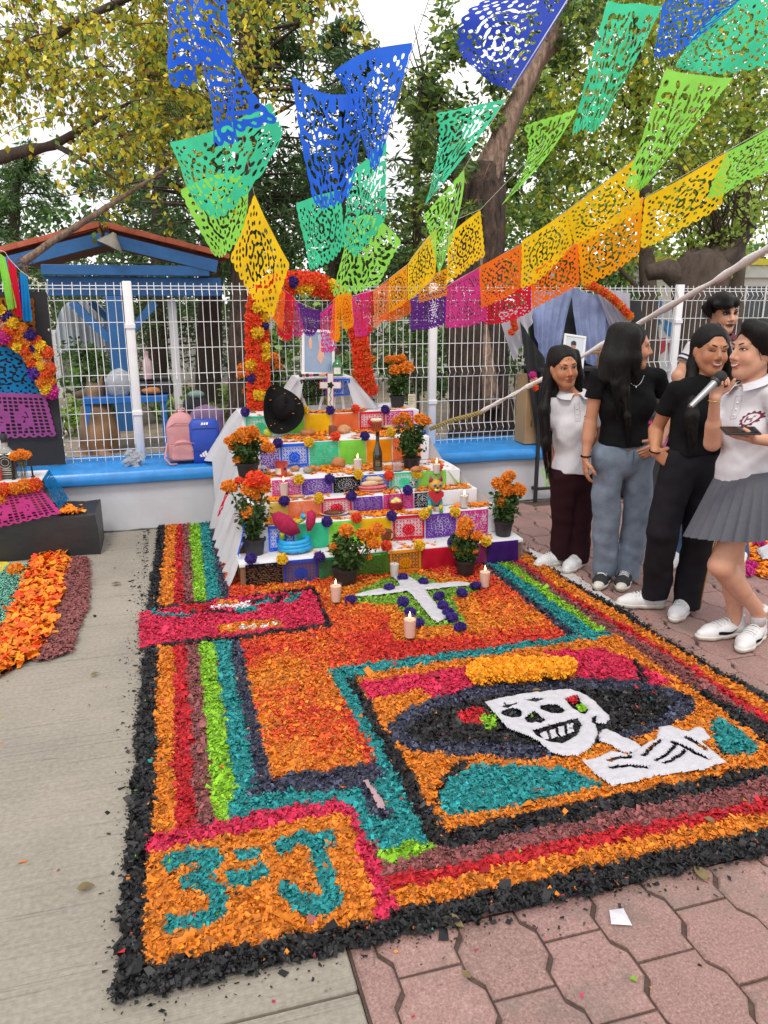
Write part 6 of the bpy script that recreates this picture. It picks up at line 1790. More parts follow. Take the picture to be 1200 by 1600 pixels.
w,h=.098,gy(894,523,5.60).z-zt3
M_=Matrix.Translation((p.x,p.y,zt3+.002))@Matrix.Rotation(R(-10),4,'X')@Matrix.Rotation(R(8),4,'Y')
for a,c in(((-w,-.008,0),(w,.008,.018)),((-w,-.008,h-.018),(w,.008,h)),((-w,-.008,.018),(-w+.018,.008,h-.018)),((w-.018,-.008,.018),(w,.008,h-.018))):
 MB().box(a,c,bev=.003,M=M_).build('frame_rail',M_WIRE,pf)
MB().box((-w+.018,-.003,.018),(w-.018,.004,h-.018),M=M_).build('picture',mat('pale portrait print',C('#c3ccd4'),.2,.12,5,coat=.4),pf)
mb=MB()
mb.prism(ell(-.01,h*.66,.022,.030),-.0045,-.0035,lambda u,v,d:M_@Vector((u,d,v)))
mb.build('printed_face',mat('printed skin',C('#a97e68'),.4),pf)
MB().prism([(-.07,.02),(.06,.02),(.05,h*.42),(.01,h*.50),(-.03,h*.50),(-.06,h*.40)],-.0045,-.0035,lambda u,v,d:M_@Vector((u,d,v))).build('printed_shirt',mat('printed shirt',C('#e4e4e6'),.4),pf)
MB().prism([(-.034,h*.70),(.014,h*.70),(.010,h*.80),(-.010,h*.83),(-.032,h*.79)],-.0055,-.0046,lambda u,v,d:M_@Vector((u,d,v))).build('printed_hair',M_POT,pf)
p=gy(935,575,5.58)
cr=thing('wooden_cross','small turned wooden cross beside the white framed portrait','cross',(p.x,p.y,zt3))
WD=mat('turned wood',C('#8a6540'),.6,.3,20)
MB().box((p.x-.012,p.y-.01,zt3),(p.x+.012,p.y+.01,zt3+.21),bev=.003).build('upright',WD,cr)
MB().box((p.x-.07,p.y-.0135,zt3+.12),(p.x+.07,p.y+.0135,zt3+.142),bev=.003).build('crossbar',WD,cr)
p=gy(834,598,5.62)
fl=thing('flower_bunch','little bunch of one white and two red flowers pinned to the black cloth','flowers',p)
for k,dx,dz in(('magenta',-.012,.06),('peach',0,.02),('deep',.012,-.035)):
 bloom('flower',k,p+Vector((dx,0,dz)),.030,fl,.8,(0,-1,.2))
b=gz(836,700,.474)
b.y=5.95
cbx=thing('cardboard_box','tall brown cardboard box standing on the wall cap behind the black cloth','box',(gy(834,650,5.95).x,5.95,.475))
xa,xb_=gy(818,650,5.90).x,gy(866,650,5.90).x
MB().box((xa,5.86,.476),(xb_,6.06,gy(830,585,5.9).z),bev=.004).build('carton',mat('carton',C('#a98a64'),.85,.1,5,bump=.1),cbx)
MB().box((xa+.05,5.8575,.62),(xa+.056,5.859,.68)).build('printed_mark',M_POT,cbx)
a=gy(851,722,5.2)
papel('pale green cut paper sheet dangling beside the leg of the dark table','lime',(gy(846,735,5.3),gy(862,718,5.3)),(gy(852,762,5.3),gy(864,752,5.3)),'lattice',1,(40,30),.006)
bb=Vector((0,5.25,0))
xa,xb_=gy(1006,680,5.45).x,gy(1062,680,5.45).x
lb=thing('black_stand','low black draped stand with pink paper between the middle students','stand',(xa,5.5,0))
MB().box((xa,5.45,.002),(xb_,5.75,gy(1030,648,5.45).z),bev=.01).build('stand_body',M_BC,lb)
for i,(px,py)in enumerate(((1016,660),(1022,664),(1017,672),(1046,676),(1041,686),(1036,694))):
 p=gy(px,py,bb.y+.19)
 MB().box((p.x-.018,p.y,p.z-.012),(p.x+.018,p.y+.004,p.z+.012)).build('pink_slip',M_PAPEL['pink'],lb)
a,b=gy(1036,690,bb.y+.17),gy(1060,684,bb.y+.17)
papel('white and pink paper sheet on the low black stand between the students','mauve',(a,b),(a-Vector((.0,.02,.12)),b-Vector((0,.02,.12))),'plain',1,(24,20),.004)
rope=thing('wrapped_rope','white cloth wrapped rope slanting up from a straw knot on the fence post','rope',gd(676,669,5.95))
rp=[(676,669,5.95),(700,662,5.85),(730,651,5.72),(756,641,5.6)]
P=[gd(*p)for p in rp]
M_STRAW=mat('straw rope',C('#b5a468',.9),.9,.3,60,bump=.5)
for k in range(3):
 MB().tube([P[0].lerp(P[-1],t)+Vector((0,.012*math.cos(t*40+k*2.1),.012*math.sin(t*40+k*2.1)))+Vector((0,0,.008*math.sin(t*5)))for t in np.linspace(-.05,1.03,50)],.007,6).build('strand',M_STRAW,rope,smooth=True)
for t,s in((.05,1),(.3,-1),(.45,-1),(.62,-1)):
 q=P[0].lerp(P[-1],t)
 MB().tube([q,q+Vector((.02,-.01,-.03*s)),q+Vector((.03,-.01,-.06))],.004,5).build('loose_end',M_STRAW,rope,smooth=True)
wp=[(752,643,5.62),(800,617,5.42),(850,591,5.2),(953,532,4.75),(1013,497,4.4),(1115,440,3.55),(1200,388,2.98),(1280,340,2.6)]
Q=[]
for a,b in zip(wp,wp[1:]):
 for s in range(8):
  Q.append(gd(*[a[i]+(b[i]-a[i])*s/8 for i in range(3)]))
MB().tube(Q,[.0125+.0030*math.sin(i*1.7)+.003*math.sin(i*.6)+.004*i/len(Q)for i in range(len(Q))],14).build('wrapping',mat('wrapped white cloth',C('#e6e0e0'),.85,.06,18,bump=.5,bscale=40),rope,smooth=True)
for k in range(5):
 i0=4+k*9
 MB().tube([Q[min(len(Q)-1,i0+j)]+Vector((.004*k-.008,-.017,.008*math.sin(j+k)))for j in range(8)],.004,6).build('cloth_fold',mat('wrapped white cloth',C('#d4ccca'),.85),rope,smooth=True)
pl_=gpoly([(826,856),(860,872),(905,902),(960,940),(1010,975),(1025,998),(985,975),(925,935),(870,896),(830,872)])
tag(powder('chalk_line',pl_,.004,None,mat('pale chalk dust',C('#cfc8c8',.9),.95,.12,30,bump=.4,bscale=120),z0=.001,edge=.05),'pale chalk dust spread on the pavers along the right side of the large carpet','chalk dust',kind='stuff')
rc=thing('petal_carpet','small patch of orange petals around white powder at the right edge of the frame','petal carpet',gz(1190,872,0))
po=gpoly([(1168,852),(1200,838),(1290,830),(1300,905),(1200,906),(1172,898),(1160,878)])
P=np.array(po)
xs,ys=RNG.uniform(P[:,0].min(),P[:,0].max(),2600),RNG.uniform(P[:,1].min(),P[:,1].max(),2600)
i_=in_poly(xs,ys,po)
V,F=flakes(xs[i_],ys[i_],.004+RNG.uniform(0,.02,i_.sum()),np.full(i_.sum(),.035),.4,.3)
tag(link('orange_petals',rawmesh('orange_petals',V,F,M_MG['orange'],tint=RNG.uniform(.75,1.35,i_.sum()),base=BASE[rc.name]),rc),kind='stuff')
tag(powder('white_patch',gpoly([(1180,866),(1196,860),(1230,864),(1225,880),(1190,882)]),.03,rc,M_SAND,z0=.02),kind='stuff')
for px,py,k in((1168,896,'magenta'),(1186,852,'magenta'),(1174,888,'magenta')):
 tag(bloom('pompom',k,gz(px,py,.02)+Vector((0,0,.02)),.04,None,.8),'magenta pompom beside the orange petal patch, %s'%{896:'nearest the students',852:'at its far rim',888:'second from the students'}[py],'paper flower','magenta pompoms at the right petal patch')
MR=[(748,1065),(762,1052),(775,1062),(790,1050),(796,1062),(810,1048),(818,1060),(830,1048),(838,1060),(850,1050),(858,1058),(868,1048),(876,1056),(886,1048),(752,1052),(742,1058),(780,1050)]
for i,(px,py)in enumerate(sorted(MR)):
 p=gz(px,py,.03)
 o=bloom('marigold','gold',p+Vector((0,0,.03)),.042,None,.92)
 tag(o,'orange marigold in the row above the skeleton lady\'s hat, %s from the left'%['first','second','third','fourth','fifth','sixth','seventh','eighth','ninth','tenth','eleventh','twelfth','thirteenth','fourteenth','fifteenth','sixteenth','seventeenth'][i],'flower','marigold heads in the sawdust picture')
M_BARK=mat('grey brown bark',C('#4a3a31',.8),.95,.8,7,bump=1.0,bscale=9,stretch=(3,3,.6),bdist=.06)
M_BARKD=mat('dark bark',C('#4f433b',.9),.95,.4,5,bump=1.0,bscale=16,stretch=(3,3,.7))
M_BARKL=mat('weathered pale wood',C('#8f7666',.85),.9,.6,7,bump=.9,bscale=12,stretch=(4,4,.4),bdist=.04)
LEAFM={}
def leafmat(k,h,tl=.55):
 if k not in LEAFM:
  LEAFM[k]=thin('leaf '+k,C(h),tl,.5,.3,3,tint=True)
 return LEAFM[k]
leafmat('yellow','#dccb48');leafmat('olive','#a3b24e');leafmat('green','#739650');leafmat('dark','#4a683e',.35);leafmat('conifer','#566e46',.3);leafmat('rust','#8d6a34');leafmat('lightgreen','#a8c562')
def leaf_quads(pts,size,g,droop=.5,w=.42):
 n=len(pts)
 a=g.uniform(0,2*np.pi,n)
 el=g.normal(-droop,.55,n)
 u=np.stack([np.cos(a)*np.cos(el),np.sin(a)*np.cos(el),np.sin(el)],1)
 v=np.cross(u,g.normal(0,1,(n,3)))
 v/=np.linalg.norm(v,axis=1)[:,None]+1e-9
 L_=(size*g.uniform(.65,1.35,n))[:,None]
 nn=np.cross(u,v)
 b,t=pts,pts+u*L_
 m=pts+u*L_*.42
 V=np.stack([b,m+v*L_*w+nn*L_*.08,t,m-v*L_*w+nn*L_*.08],1).reshape(-1,3)
 return V,np.arange(4*n).reshape(n,4)
def crown(root,name,pts,size,kinds,g,droop=.5,w=.42):
 """Leaves at pts split over several leaf colours; one part per colour."""
 pick=g.uniform(0,1,len(pts))
 lo=0
 for k,share in kinds:
  s=(pick>=lo)&(pick<lo+share)
  lo+=share
  if not s.sum():
   continue
  V,F=leaf_quads(pts[s],size,g,droop,w)
  o=link(name,rawmesh(name,V,F,LEAFM[k],tint=np.clip(g.normal(1,.3,s.sum()),.4,1.9),base=BASE[root.name]),root)
  tag(o,kind='stuff')
def limb(mb,pts,r,n=10,seed=0,wob=.12):
 """A knotty trunk or limb through pts with radii r."""
 pts=[Vector(p)for p in pts]
 P,RR=[],[]
 for i in range(len(pts)-1):
  k=max(2,int((pts[i+1]-pts[i]).length/(max(r[i],.02)*1.3)))
  k=min(k,14)
  for s in range(k):
   t=s/k
   P.append(pts[i].lerp(pts[i+1],t))
   RR.append(r[i]+(r[i+1]-r[i])*t)
 P.append(pts[-1]);RR.append(r[-1])
 o=len(mb.v)
 mb.tube(P,RR,n)
 for i,c in enumerate(P):
  for k in range(n):
   j=o+i*n+k
   d=Vector(mb.v[j])-c
   f=1+wob*(math.sin(k*2.1+seed+i*.35)+.7*math.sin(k*3.9-i*.9+seed*2)+.6*math.sin(i*1.7+seed))
   mb.v[j]=tuple(c+d*f)
 return mb
def twigs(starts,g,L,drop,n,spread=1.0):
 """Leafy hanging twigs: returns tube list and leaf points."""
 tubes,pts=[],[]
 for s in starts:
  d=Vector((g.normal(0,spread),g.normal(0,spread),g.uniform(-.2,.4)))
  p=Vector(s)
  path=[p.copy()]
  for k in range(5):
   d.z-=drop
   p=p+d.normalized()*L/5*g.uniform(.8,1.2)
   path.append(p.copy())
  tubes.append(path)
  for k in range(n):
   t=g.uniform(.1,1)*4.999
   i=int(t)
   q=path[i].lerp(path[i+1],t-i)
   pts.append((q.x+g.normal(0,.03),q.y+g.normal(0,.03),q.z-g.uniform(0,.05)))
 return tubes,np.array(pts)
def blob_points(g,blobs,n):
 """Points in clumps spread through ellipsoids (centre, radii)."""
 out=[]
 vol=np.array([b[1][0]*b[1][1]*b[1][2]for b in blobs])**.7
 for b,k in zip(blobs,(vol/vol.sum()*n).astype(int)):
  nc=max(6,k//60)
  d=g.normal(0,1,(nc,3))
  d/=np.linalg.norm(d,axis=1)[:,None]
  c=np.array(b[0])+d*np.array(b[1])*(g.uniform(.15,1,nc)**.5)[:,None]
  q=c[g.integers(0,nc,k)]+g.normal(0,1,(k,3))*min(b[1])*.17
  out.append(q)
 return np.concatenate(out)
g1=np.random.default_rng(21)
# --- yellowing tree on the left
t1=thing('yellowing_tree','yellowing birch like tree hanging its leafy twigs over the left of the yard','tree',tuple(gd(-150,700,8.2)))
mb=limb(MB(),[gd(-150,740,8.2),gd(-130,380,8.2),gd(-90,120,8.0),gd(-60,-200,7.8)],[.20,.17,.13,.08],12,1)
mb.build('trunk',M_BARKD,t1,smooth=True)
mb=MB()
limb(mb,[gd(-130,300,8.2),gd(0,246,7.9),gd(85,226,7.6),gd(150,190,7.4),gd(220,150,7.2)],[.08,.065,.045,.025,.010],8,2)
limb(mb,[gd(-110,180,8.0),gd(20,90,7.6),gd(150,20,7.2),gd(300,-50,6.8)],[.07,.05,.035,.012],8,3)
limb(mb,[gd(-90,60,8.0),gd(60,-60,7.4),gd(250,-120,6.6),gd(420,-90,6.0)],[.06,.045,.03,.010],8,4)
limb(mb,[gd(85,226,7.6),gd(150,260,7.3),gd(210,300,7.1)],[.03,.018,.006],6,6)
starts=[]
for k in range(290):
 px,py=g1.uniform(-60,335),g1.uniform(-90,300)*g1.uniform(.55,1)
 if px<110 and 120<py or px>250 and py>200:
  continue
 starts.append(gd(px,py,g1.uniform(6.4,8.2)))
for k in range(30):
 starts.append(gd(g1.uniform(300,480),g1.uniform(-120,-30),g1.uniform(5.6,6.6)))
tb_,lp_=twigs(starts,g1,.85,.35,46)
for p in tb_:
 mb.tube(p,[.006,.005,.004,.003,.0025,.0015],4,cap=False)
mb.build('limb',M_BARKD,t1,smooth=True)
crown(t1,'crown',lp_,.056,(('yellow',.44),('olive',.36),('green',.12),('rust',.08)),g1,.7,.36)
# --- long bare broken branch leaning over the shelter
br=MB()
limb(br,[gd(36,410,7.0),gd(90,372,7.0),gd(170,322,7.0),gd(262,262,7.0)],[.035,.032,.024,.012],8,5,.06)
for k in range(22):
 a=gd(36+g1.normal(0,9),405+g1.normal(0,9),7.0)
 br.tube([gd(40,408,7.0),a+Vector((0,0,-.05)),a+Vector((g1.normal(0,.06),g1.normal(0,.05),-.1+g1.normal(0,.07)))],[.008,.005,.002],4)
tag(br.build('bare_branch',M_BARKL,None,smooth=True),'long bare grey branch with a frayed root end slanting across the shelter roof','branch')
# --- dark conifers
def conifer(label,base,top,w,n,g,mats_,trunk=.16,kinds=(('conifer',.6),('dark',.4)),size=.14,lo=.12,dens=1):
 t=thing('conifer_tree',label,'tree',tuple(base),'dark conifers behind the yard')
 base,top=Vector(base),Vector(top)
 limb(MB(),[base,base.lerp(top,.5),top],[trunk,trunk*.6,.02],10,2).build('trunk',mats_,t,smooth=True)
 mb,pts=MB(),[]
 nb=int(60*dens)
 for i in range(nb):
  f=lo+(1-lo)*(i+g.uniform(0,1))/nb
  c=base.lerp(top,f)
  a=g.uniform(0,6.28)
  L=w*(1-f)**.7*g.uniform(.6,1.2)+.12
  e=c+Vector((math.cos(a)*L,math.sin(a)*L,-.12*L+g.normal(0,.12)))
  mb.tube([c,c.lerp(e,.5)+Vector((0,0,.07*L)),e],[.02,.012,.004],5,cap=False)
  k=int(n/nb)
  s=g.uniform(.12,1,k)**.8
  q=np.array(c)+(np.array(e)-np.array(c))*s[:,None]+g.normal(0,1,(k,3))*(.05+.10*L*(1.1-s))[:,None]
  pts.append(q)
 mb.build('limb',mats_,t,smooth=True)
 crown(t,'crown',np.concatenate(pts),size,kinds,g,.35,.11)
 return t
def gl_(px,D):
 p=gh(px,700,D)
 return Vector((p.x,p.y,-.02))
conifer('tall dark conifer with a visible trunk behind the top of the left banners',gl_(385,11),gh(400,-330,11),2.1,13000,g1,M_BARKD,.20,lo=.30)
conifer('dark conifer right of the tall one, behind the middle banners',gl_(520,13),gh(540,30,13),1.9,10000,g1,M_BARKD,.18,lo=.12)
conifer('bushy dark conifer rising straight behind the shelter roof',gl_(250,14),gh(255,60,14),2.6,12500,g1,M_BARKD,.2,lo=.1)
conifer('dark conifer at the left edge behind the shelter',gl_(20,15),gh(30,235,15),2.6,10000,g1,M_BARKD,.2,(('conifer',.4),('dark',.3),('green',.3)))
conifer('thin feathery conifer left of the forked trunk',gl_(655,12),gh(650,150,12),1.0,2600,g1,M_BARKD,.12,(('conifer',.7),('olive',.3)),.15,.2)
# --- forked thick trunk
t4=thing('forked_tree','thick rough trunk forking into a sawn stump and a pale leaning limb','tree',tuple(gl_(752,7.6)))
D=7.6
mb=MB()
limb(mb,[gl_(752,D),gd(748,640,D),gd(746,520,D),gd(752,400,D),gd(752,300,D),gd(755,262,D)],[.34,.29,.26,.24,.22,.17],26,1,.13)
mb.build('trunk',M_BARK,t4,smooth=True)
limb(MB(),[gd(752,300,D),gd(782,220,D),gd(808,160,D),gd(836,100,D),gd(858,66,D),gd(872,20,D)],[.17,.105,.088,.085,.11,.05],16,2,.13).build('limb',M_BARKL,t4,smooth=True)
limb(MB(),[gd(740,310,D),gd(712,240,D),gd(690,190,D),gd(676,158,D),gd(664,138,D)],[.15,.11,.10,.10,.09],14,3,.1).build('sawn_limb',M_BARK,t4,smooth=True)
limb(MB(),[gd(766,640,D-.25),gd(760,560,D-.24),gd(757,500,D-.2)],[.10,.07,.03],10,5,.1).build('bare_wood',M_BARKL,t4,smooth=True)
limb(MB(),[gd(745,330,D-.16),gd(752,430,D-.2)],[.06,.03],10,5,.1).build('bare_wood',M_BARKL,t4,smooth=True)
mb=MB()
for k in range(14):
 p=gd(664+g1.normal(0,6),140+g1.normal(0,6),D)
 mb.tube([p,p+Vector((g1.normal(0,.15),g1.normal(0,.1),g1.uniform(.1,.5)))],[.012,.004],5)
for k in range(10):
 p=gd(860+g1.normal(0,6),60+g1.normal(0,6),D)
 mb.tube([p,p+Vector((g1.normal(0,.2),g1.normal(0,.1),g1.uniform(.2,.7)))],[.014,.004],5)
mb.build('shoot',M_BARKD,t4,smooth=True)
pts=blob_points(g1,[(gd(705,130,D),(.5,.4,.7)),(gd(648,220,D),(.35,.4,.8)),(gd(860,20,D),(.6,.4,.5)),(gd(690,280,D+.3),(.3,.3,.6)),(gd(705,300,D-.3),(.22,.2,.5)),(gd(780,130,D-.2),(.2,.2,.4)),(gd(822,260,D+.5),(.3,.3,.8))],5200)
crown(t4,'crown',pts,.09,(('conifer',.5),('olive',.3),('green',.2)),g1,.2,.2)
# --- light leafy trees on the right
for lab,cx,D,trk,blobs,n,kinds in(('airy light green poplar filling the upper right, its leaves turning yellow',1010,9.0,[(1015,470),(1008,330),(1000,180),(990,0),(980,-160)],[((960,60),(1.3,1.0,1.4)),((1060,120),(1.2,1.0,1.2)),((920,230),(.9,.8,1.3)),((1020,260),(1.0,.8,1.0)),((880,100),(.7,.8,1.1)),((1000,-60),(1.5,1,1.0)),((900,360),(.6,.7,.7))],17500,(('olive',.46),('lightgreen',.26),('yellow',.16),('green',.12))),('second light green poplar at the right edge of the frame',1180,10.0,[(1150,470),(1160,300),(1175,100),(1190,-120)],[((1150,40),(1.4,1.0,1.5)),((1190,220),(1.2,1.0,1.4)),((1120,330),(.9,.8,.8)),((1240,100),(1.2,1,1.5)),((1090,220),(.8,.8,1.0))],14500,(('olive',.42),('lightgreen',.30),('yellow',.10),('green',.18))),('slender leafy tree just right of the forked trunk',870,10.5,[(855,560),(850,420),(852,280),(860,120)],[((850,330),(.55,.6,1.4)),((905,420),(.9,.7,.6)),((840,200),(.6,.6,1.0))],6500,(('green',.45),('olive',.4),('lightgreen',.15)))):
 t=thing('leafy_tree',lab,'tree',tuple(gl_(cx,D)),'light leafy trees on the right')
 mb=limb(MB(),[gl_(trk[0][0],D)]+[gd(x,y,D)for x,y in trk],[.11,.10,.085,.065,.04,.02][:len(trk)+1],10,3)
 mb.build('trunk',M_BARKD,t,smooth=True)
 mb=MB()
 B3=[]
 for(x,y),r in blobs:
  c=gd(x,y,D)
  B3.append((c,r))
  i=min(range(len(trk)),key=lambda q:abs(trk[q][1]-y-60))
  a=gd(*trk[i],D)
  limb(mb,[a,a.lerp(c,.5)+Vector((0,.1,.1)),c],[.035,.022,.008],6,4)
  for k in range(9):
   e=c+Vector((g1.normal(0,r[0]*.6),g1.normal(0,r[1]*.6),g1.normal(0,r[2]*.6)))
   mb.tube([a.lerp(c,g1.uniform(.5,1)),e],[.010,.003],4,cap=False)
 mb.build('limb',M_BARKD,t,smooth=True)
 crown(t,'crown',blob_points(g1,B3,n),.064,kinds,g1,.5,.40)
D=7.4
t6=thing('pollard_tree','short dark pollarded trunk with fresh sprouts behind the boy','tree',tuple(gl_(1095,D)))
mb=limb(MB(),[gl_(1098,D),gd(1096,600,D),gd(1094,520,D),gd(1092,450,D),gd(1098,415,D),gd(1104,398,D)],[.26,.24,.22,.24,.27,.14],18,4,.10)
limb(mb,[gd(1075,440,D),gd(1040,420,D),gd(1012,426,D)],[.14,.09,.07],12,5,.1)
limb(mb,[gd(1110,420,D),gd(1150,380,D),gd(1175,350,D)],[.15,.09,.05],12,6,.1)
mb.build('trunk',M_BARKD,t6,smooth=True)
mb=MB()
for k in range(34):
 p=gd(g1.uniform(1080,1150),g1.uniform(385,410),D)
 mb.tube([p,p+Vector((g1.normal(0,.15),g1.normal(0,.12),g1.uniform(.2,.5))),p+Vector((g1.normal(0,.35),g1.normal(0,.2),g1.uniform(.6,1.1)))],[.012,.008,.003],4,cap=False)
mb.build('sprout',M_BARK,t6,smooth=True)
crown(t6,'crown',blob_points(g1,[(gd(1100,340,D),(.5,.35,.5)),(gd(1160,330,D),(.4,.35,.5)),(gd(1085,385,D-.1),(.14,.14,.15))],1500),.05,(('lightgreen',.6),('olive',.4)),g1,.3,.42)
for lab,px,D,w,top,m in(('straight grey trunk behind the fence left of the flower arch',376,8.2,.125,-300,M_BARK),('dark trunk behind the fence between the gate post and the grey trunk',328,10.5,.17,260,M_BARKD)):
 t=thing('tree',lab,'tree',tuple(gl_(px,D)),'bare trunks behind the fence')
 limb(MB(),[gl_(px,D),gd(px-2,560,D),gd(px+2,430,D),gd(px+6,200,D),gd(px+12,top,D)],[w*1.15,w,w*.92,w*.7,w*.3],14,px,.06).build('trunk',m,t,smooth=True)
 mb=MB()
 for k in range(16):
  p=gd(px+5,g1.uniform(top+50,330),D)
  limb(mb,[p,p+Vector((g1.normal(0,.5),g1.normal(0,.4),g1.uniform(0,.4))),p+Vector((g1.normal(0,1.0),g1.normal(0,.7),g1.uniform(-.1,.6)))],[.025,.014,.004],5,k)
 mb.build('limb',m,t,smooth=True)
def bush(label,c,r,n,kinds,g,size=.07,group='shrubs behind the fence'):
 t=thing('shrub',label,'shrub',(c[0],c[1],-.02),group)
 mb=MB()
 for k in range(9):
  e=Vector(c)+Vector((g.normal(0,r[0]*.4),g.normal(0,r[1]*.4),g.normal(0,r[2]*.3)))
  mb.tube([(c[0]+g.normal(0,.05),c[1]+g.normal(0,.05),-.02),e],[.02,.005],5)
 mb.build('stem',M_BARKD,t,smooth=True)
 crown(t,'foliage',blob_points(g,[(c,r)],n),size,kinds,g,.2,.3)
for lab,px,py,D,r,n,kk in(('round green shrub between the blue post and the dog',158,590,8.6,(.42,.35,.40),1500,(('green',.6),('dark',.4))),('low yellow green shrub behind the table',118,655,8.0,(.5,.3,.22),900,(('lightgreen',.7),('green',.3))),('green shrub behind the portrait under the arch',480,560,7.6,(.55,.35,.55),2000,(('green',.55),('lightgreen',.2),('dark',.25))),('low light green shrub left of the arch',300,630,8.8,(.8,.4,.28),1100,(('lightgreen',.5),('green',.5))),('dark shrub left of the thick forked trunk',655,560,8.4,(.5,.4,.6),1500,(('dark',.5),('green',.5))),('green shrub right of the thick forked trunk',815,560,9.0,(.6,.5,.65),1800,(('green',.6),('dark',.4))),('green shrub behind the lavender drape',930,500,9.5,(.9,.5,.8),2200,(('dark',.5),('green',.5)))):
 bush(lab,gd(px,py,D),r,n,kk,g1)
far=[(-250,19,3.9),(-60,22,3.9),(90,20,4.3),(240,23,6.0),(390,19,5.2),(520,21,5.4),(640,24,5.0),(760,20,4.8),(880,22,3.6),(1010,25,3.6),(1140,21,3.2),(1290,22,3.6),(1450,20,5.2)]
nms=['far left','left behind the streamers','behind the shelter post','behind the shelter ridge','behind the grey trunk','behind the arch','behind the lime banners','behind the forked trunk','right of the forked trunk','behind the golden banners','behind the pollard','at the right edge','beyond the right edge']
for(px,D,h),nm in zip(far,nms):
 t=thing('distant_tree','distant dense green tree closing the view, '+nm,'tree',tuple(gl_(px,D)),'distant belt of trees')
 b=gl_(px,D)
 limb(MB(),[b,b+Vector((0,0,h*.6))],[.2,.08],8,2).build('trunk',M_BARKD,t,smooth=True)
 bl_=[(b+Vector((g1.normal(0,.5),0,h*.35)),(1.9,1.3,h*.32)),(b+Vector((g1.normal(0,.5),0,h*.68)),(1.5,1.2,h*.30)),(b+Vector((g1.normal(0,1.0),.3,h*.12)),(2.0,1.2,h*.14))]
 crown(t,'crown',blob_points(g1,bl_,4200),.16,(('dark',.45),('green',.35),('conifer',.2))if px<800 else(('green',.4),('olive',.35),('dark',.25)),g1,.3,.36)
M_SBL=mat('blue timber',C('#2c68a6',.9),.55,.18,6,bump=.15,bscale=30)
M_TILE=mat('red clay roof tile',C('#a3523c',.95),.85,.3,8,bump=.3,bscale=30)
M_UND=mat('red brown boards',C('#6b3a30',.9),.85,.25,6,bump=.2)
SY=8.6
ap,le,re_=gy(161,366,SY),gy(2,407,SY),gy(345,412,SY)
sh=thing('shelter','open shelter with blue posts and beams under a red tiled gable roof','shelter',(ap.x,SY+1.2,-.02))
dep=3.0
for e,s in((le,-1),(re_,1)):
 d=(e-ap)
 L=d.length
 up=Vector((-d.z,0,d.x))if s>0 else Vector((d.z,0,-d.x))
 up=up.normalized()
 if up.z<0:
  up=-up
 dn=d.normalized()
 def at(l,y,h):
  return ap+dn*l+up*h+Vector((0,y,0))
 mb=MB()
 q=[at(0,.06,.03),at(L,.06,.03),at(L,dep,.03),at(0,dep,.03)]
 q2=[p+up*.03 for p in q]
 mb.add(q+q2,[(3,2,1,0),(4,5,6,7),(0,1,5,4),(1,2,6,5),(2,3,7,6),(3,0,4,7)]).build('boarding',M_UND,sh)
 rf=MB()
 q=[at(.02,-.06,-.10),at(L*.97,-.06,-.10),at(L*.97,.03,-.10),at(.02,.03,-.10)]
 q2=[p+up*.12 for p in q]
 rf.add(q+q2,[(3,2,1,0),(4,5,6,7),(0,1,5,4),(1,2,6,5),(2,3,7,6),(3,0,4,7)]).build('rafter',M_SBL,sh)
 n=8
 vs=[]
 tl_=.34
 for z in(0,tl_):
  rr=.085 if z==0 else .07
  for k in range(n):
   a=math.pi*k/(n-1)
   vs.append((z,-rr*math.cos(a),rr*.75*math.sin(a)))
  for k in range(n):
   a=math.pi*k/(n-1)
   vs.append((z,-(rr-.014)*math.cos(a),(rr-.014)*.75*math.sin(a)))
 fs=[(k,k+1,2*n+k+1,2*n+k)for k in range(n-1)]+[(n+k+1,n+k,3*n+k,3*n+k+1)for k in range(n-1)]+[(k+1,k,n+k,n+k+1)for k in range(n-1)]
 tm=MB().add(vs,fs).mesh('roof_tile',M_TILE,True)
 rot=Matrix((dn,Vector((0,1,0)),up)).transposed().to_3x3()
 for row in range(6):
  for c_ in range(int(L/.30)+1):
   o=link('roof_tile',tm,sh)
   p=at(min(c_*.30,L-.2),row*.18,.065+.012*(c_%2)*0+.004*random.random())
   o.matrix_local=Matrix.Translation(p-BASE[sh.name])@(rot.to_4x4())
tie=gy(64,413,SY)
tie2=gy(308,418,SY)
MB().box((tie.x,SY-.05,tie.z-.10),(tie2.x+.12,SY+.03,tie.z),bev=.006).build('tie_beam',M_SBL,sh)
MB().box((tie.x,SY+.08,tie.z-.30),(tie2.x+.25,SY+.20,tie.z-.11),bev=.006).build('wall_plate',M_SBL,sh)
for y in(SY+.12,SY+2.6):
 p=gy(186,560,SY+.12)
 MB().box((p.x-.085,y-.07,-.02),(p.x+.085,y+.07,tie.z-.301),bev=.006).build('post',M_SBL,sh)
 for s in(-1,1):
  k=MB().box((-.04,-.05,0),(.04,.05,.52),M=Matrix.Translation((p.x+s*.06,y,tie.z-.75))@Matrix.Rotation(R(42*s),4,'Y'))
  k.build('brace',M_SBL,sh)
p=gy(172,382,SY-.1)
lp2=thing('hanging_lamp','dusty grey lamp hanging under the ridge of the tiled shelter','lamp',p)
MB().lathe([(.02,.12),(.03,.10),(.10,.02),(.13,-.02),(.12,-.02),(.09,.02),(.001,.08)],p,18,M=Matrix.Rotation(R(25),3,'Y').to_4x4()).build('lamp_shade',mat('dusty enamel',C('#9a948c'),.6,.2,10),lp2,smooth=40)
MB().tube([p+Vector((0,0,.1)),p+Vector((-.03,.02,.26))],.006,6).build('stem',M_POT,lp2)
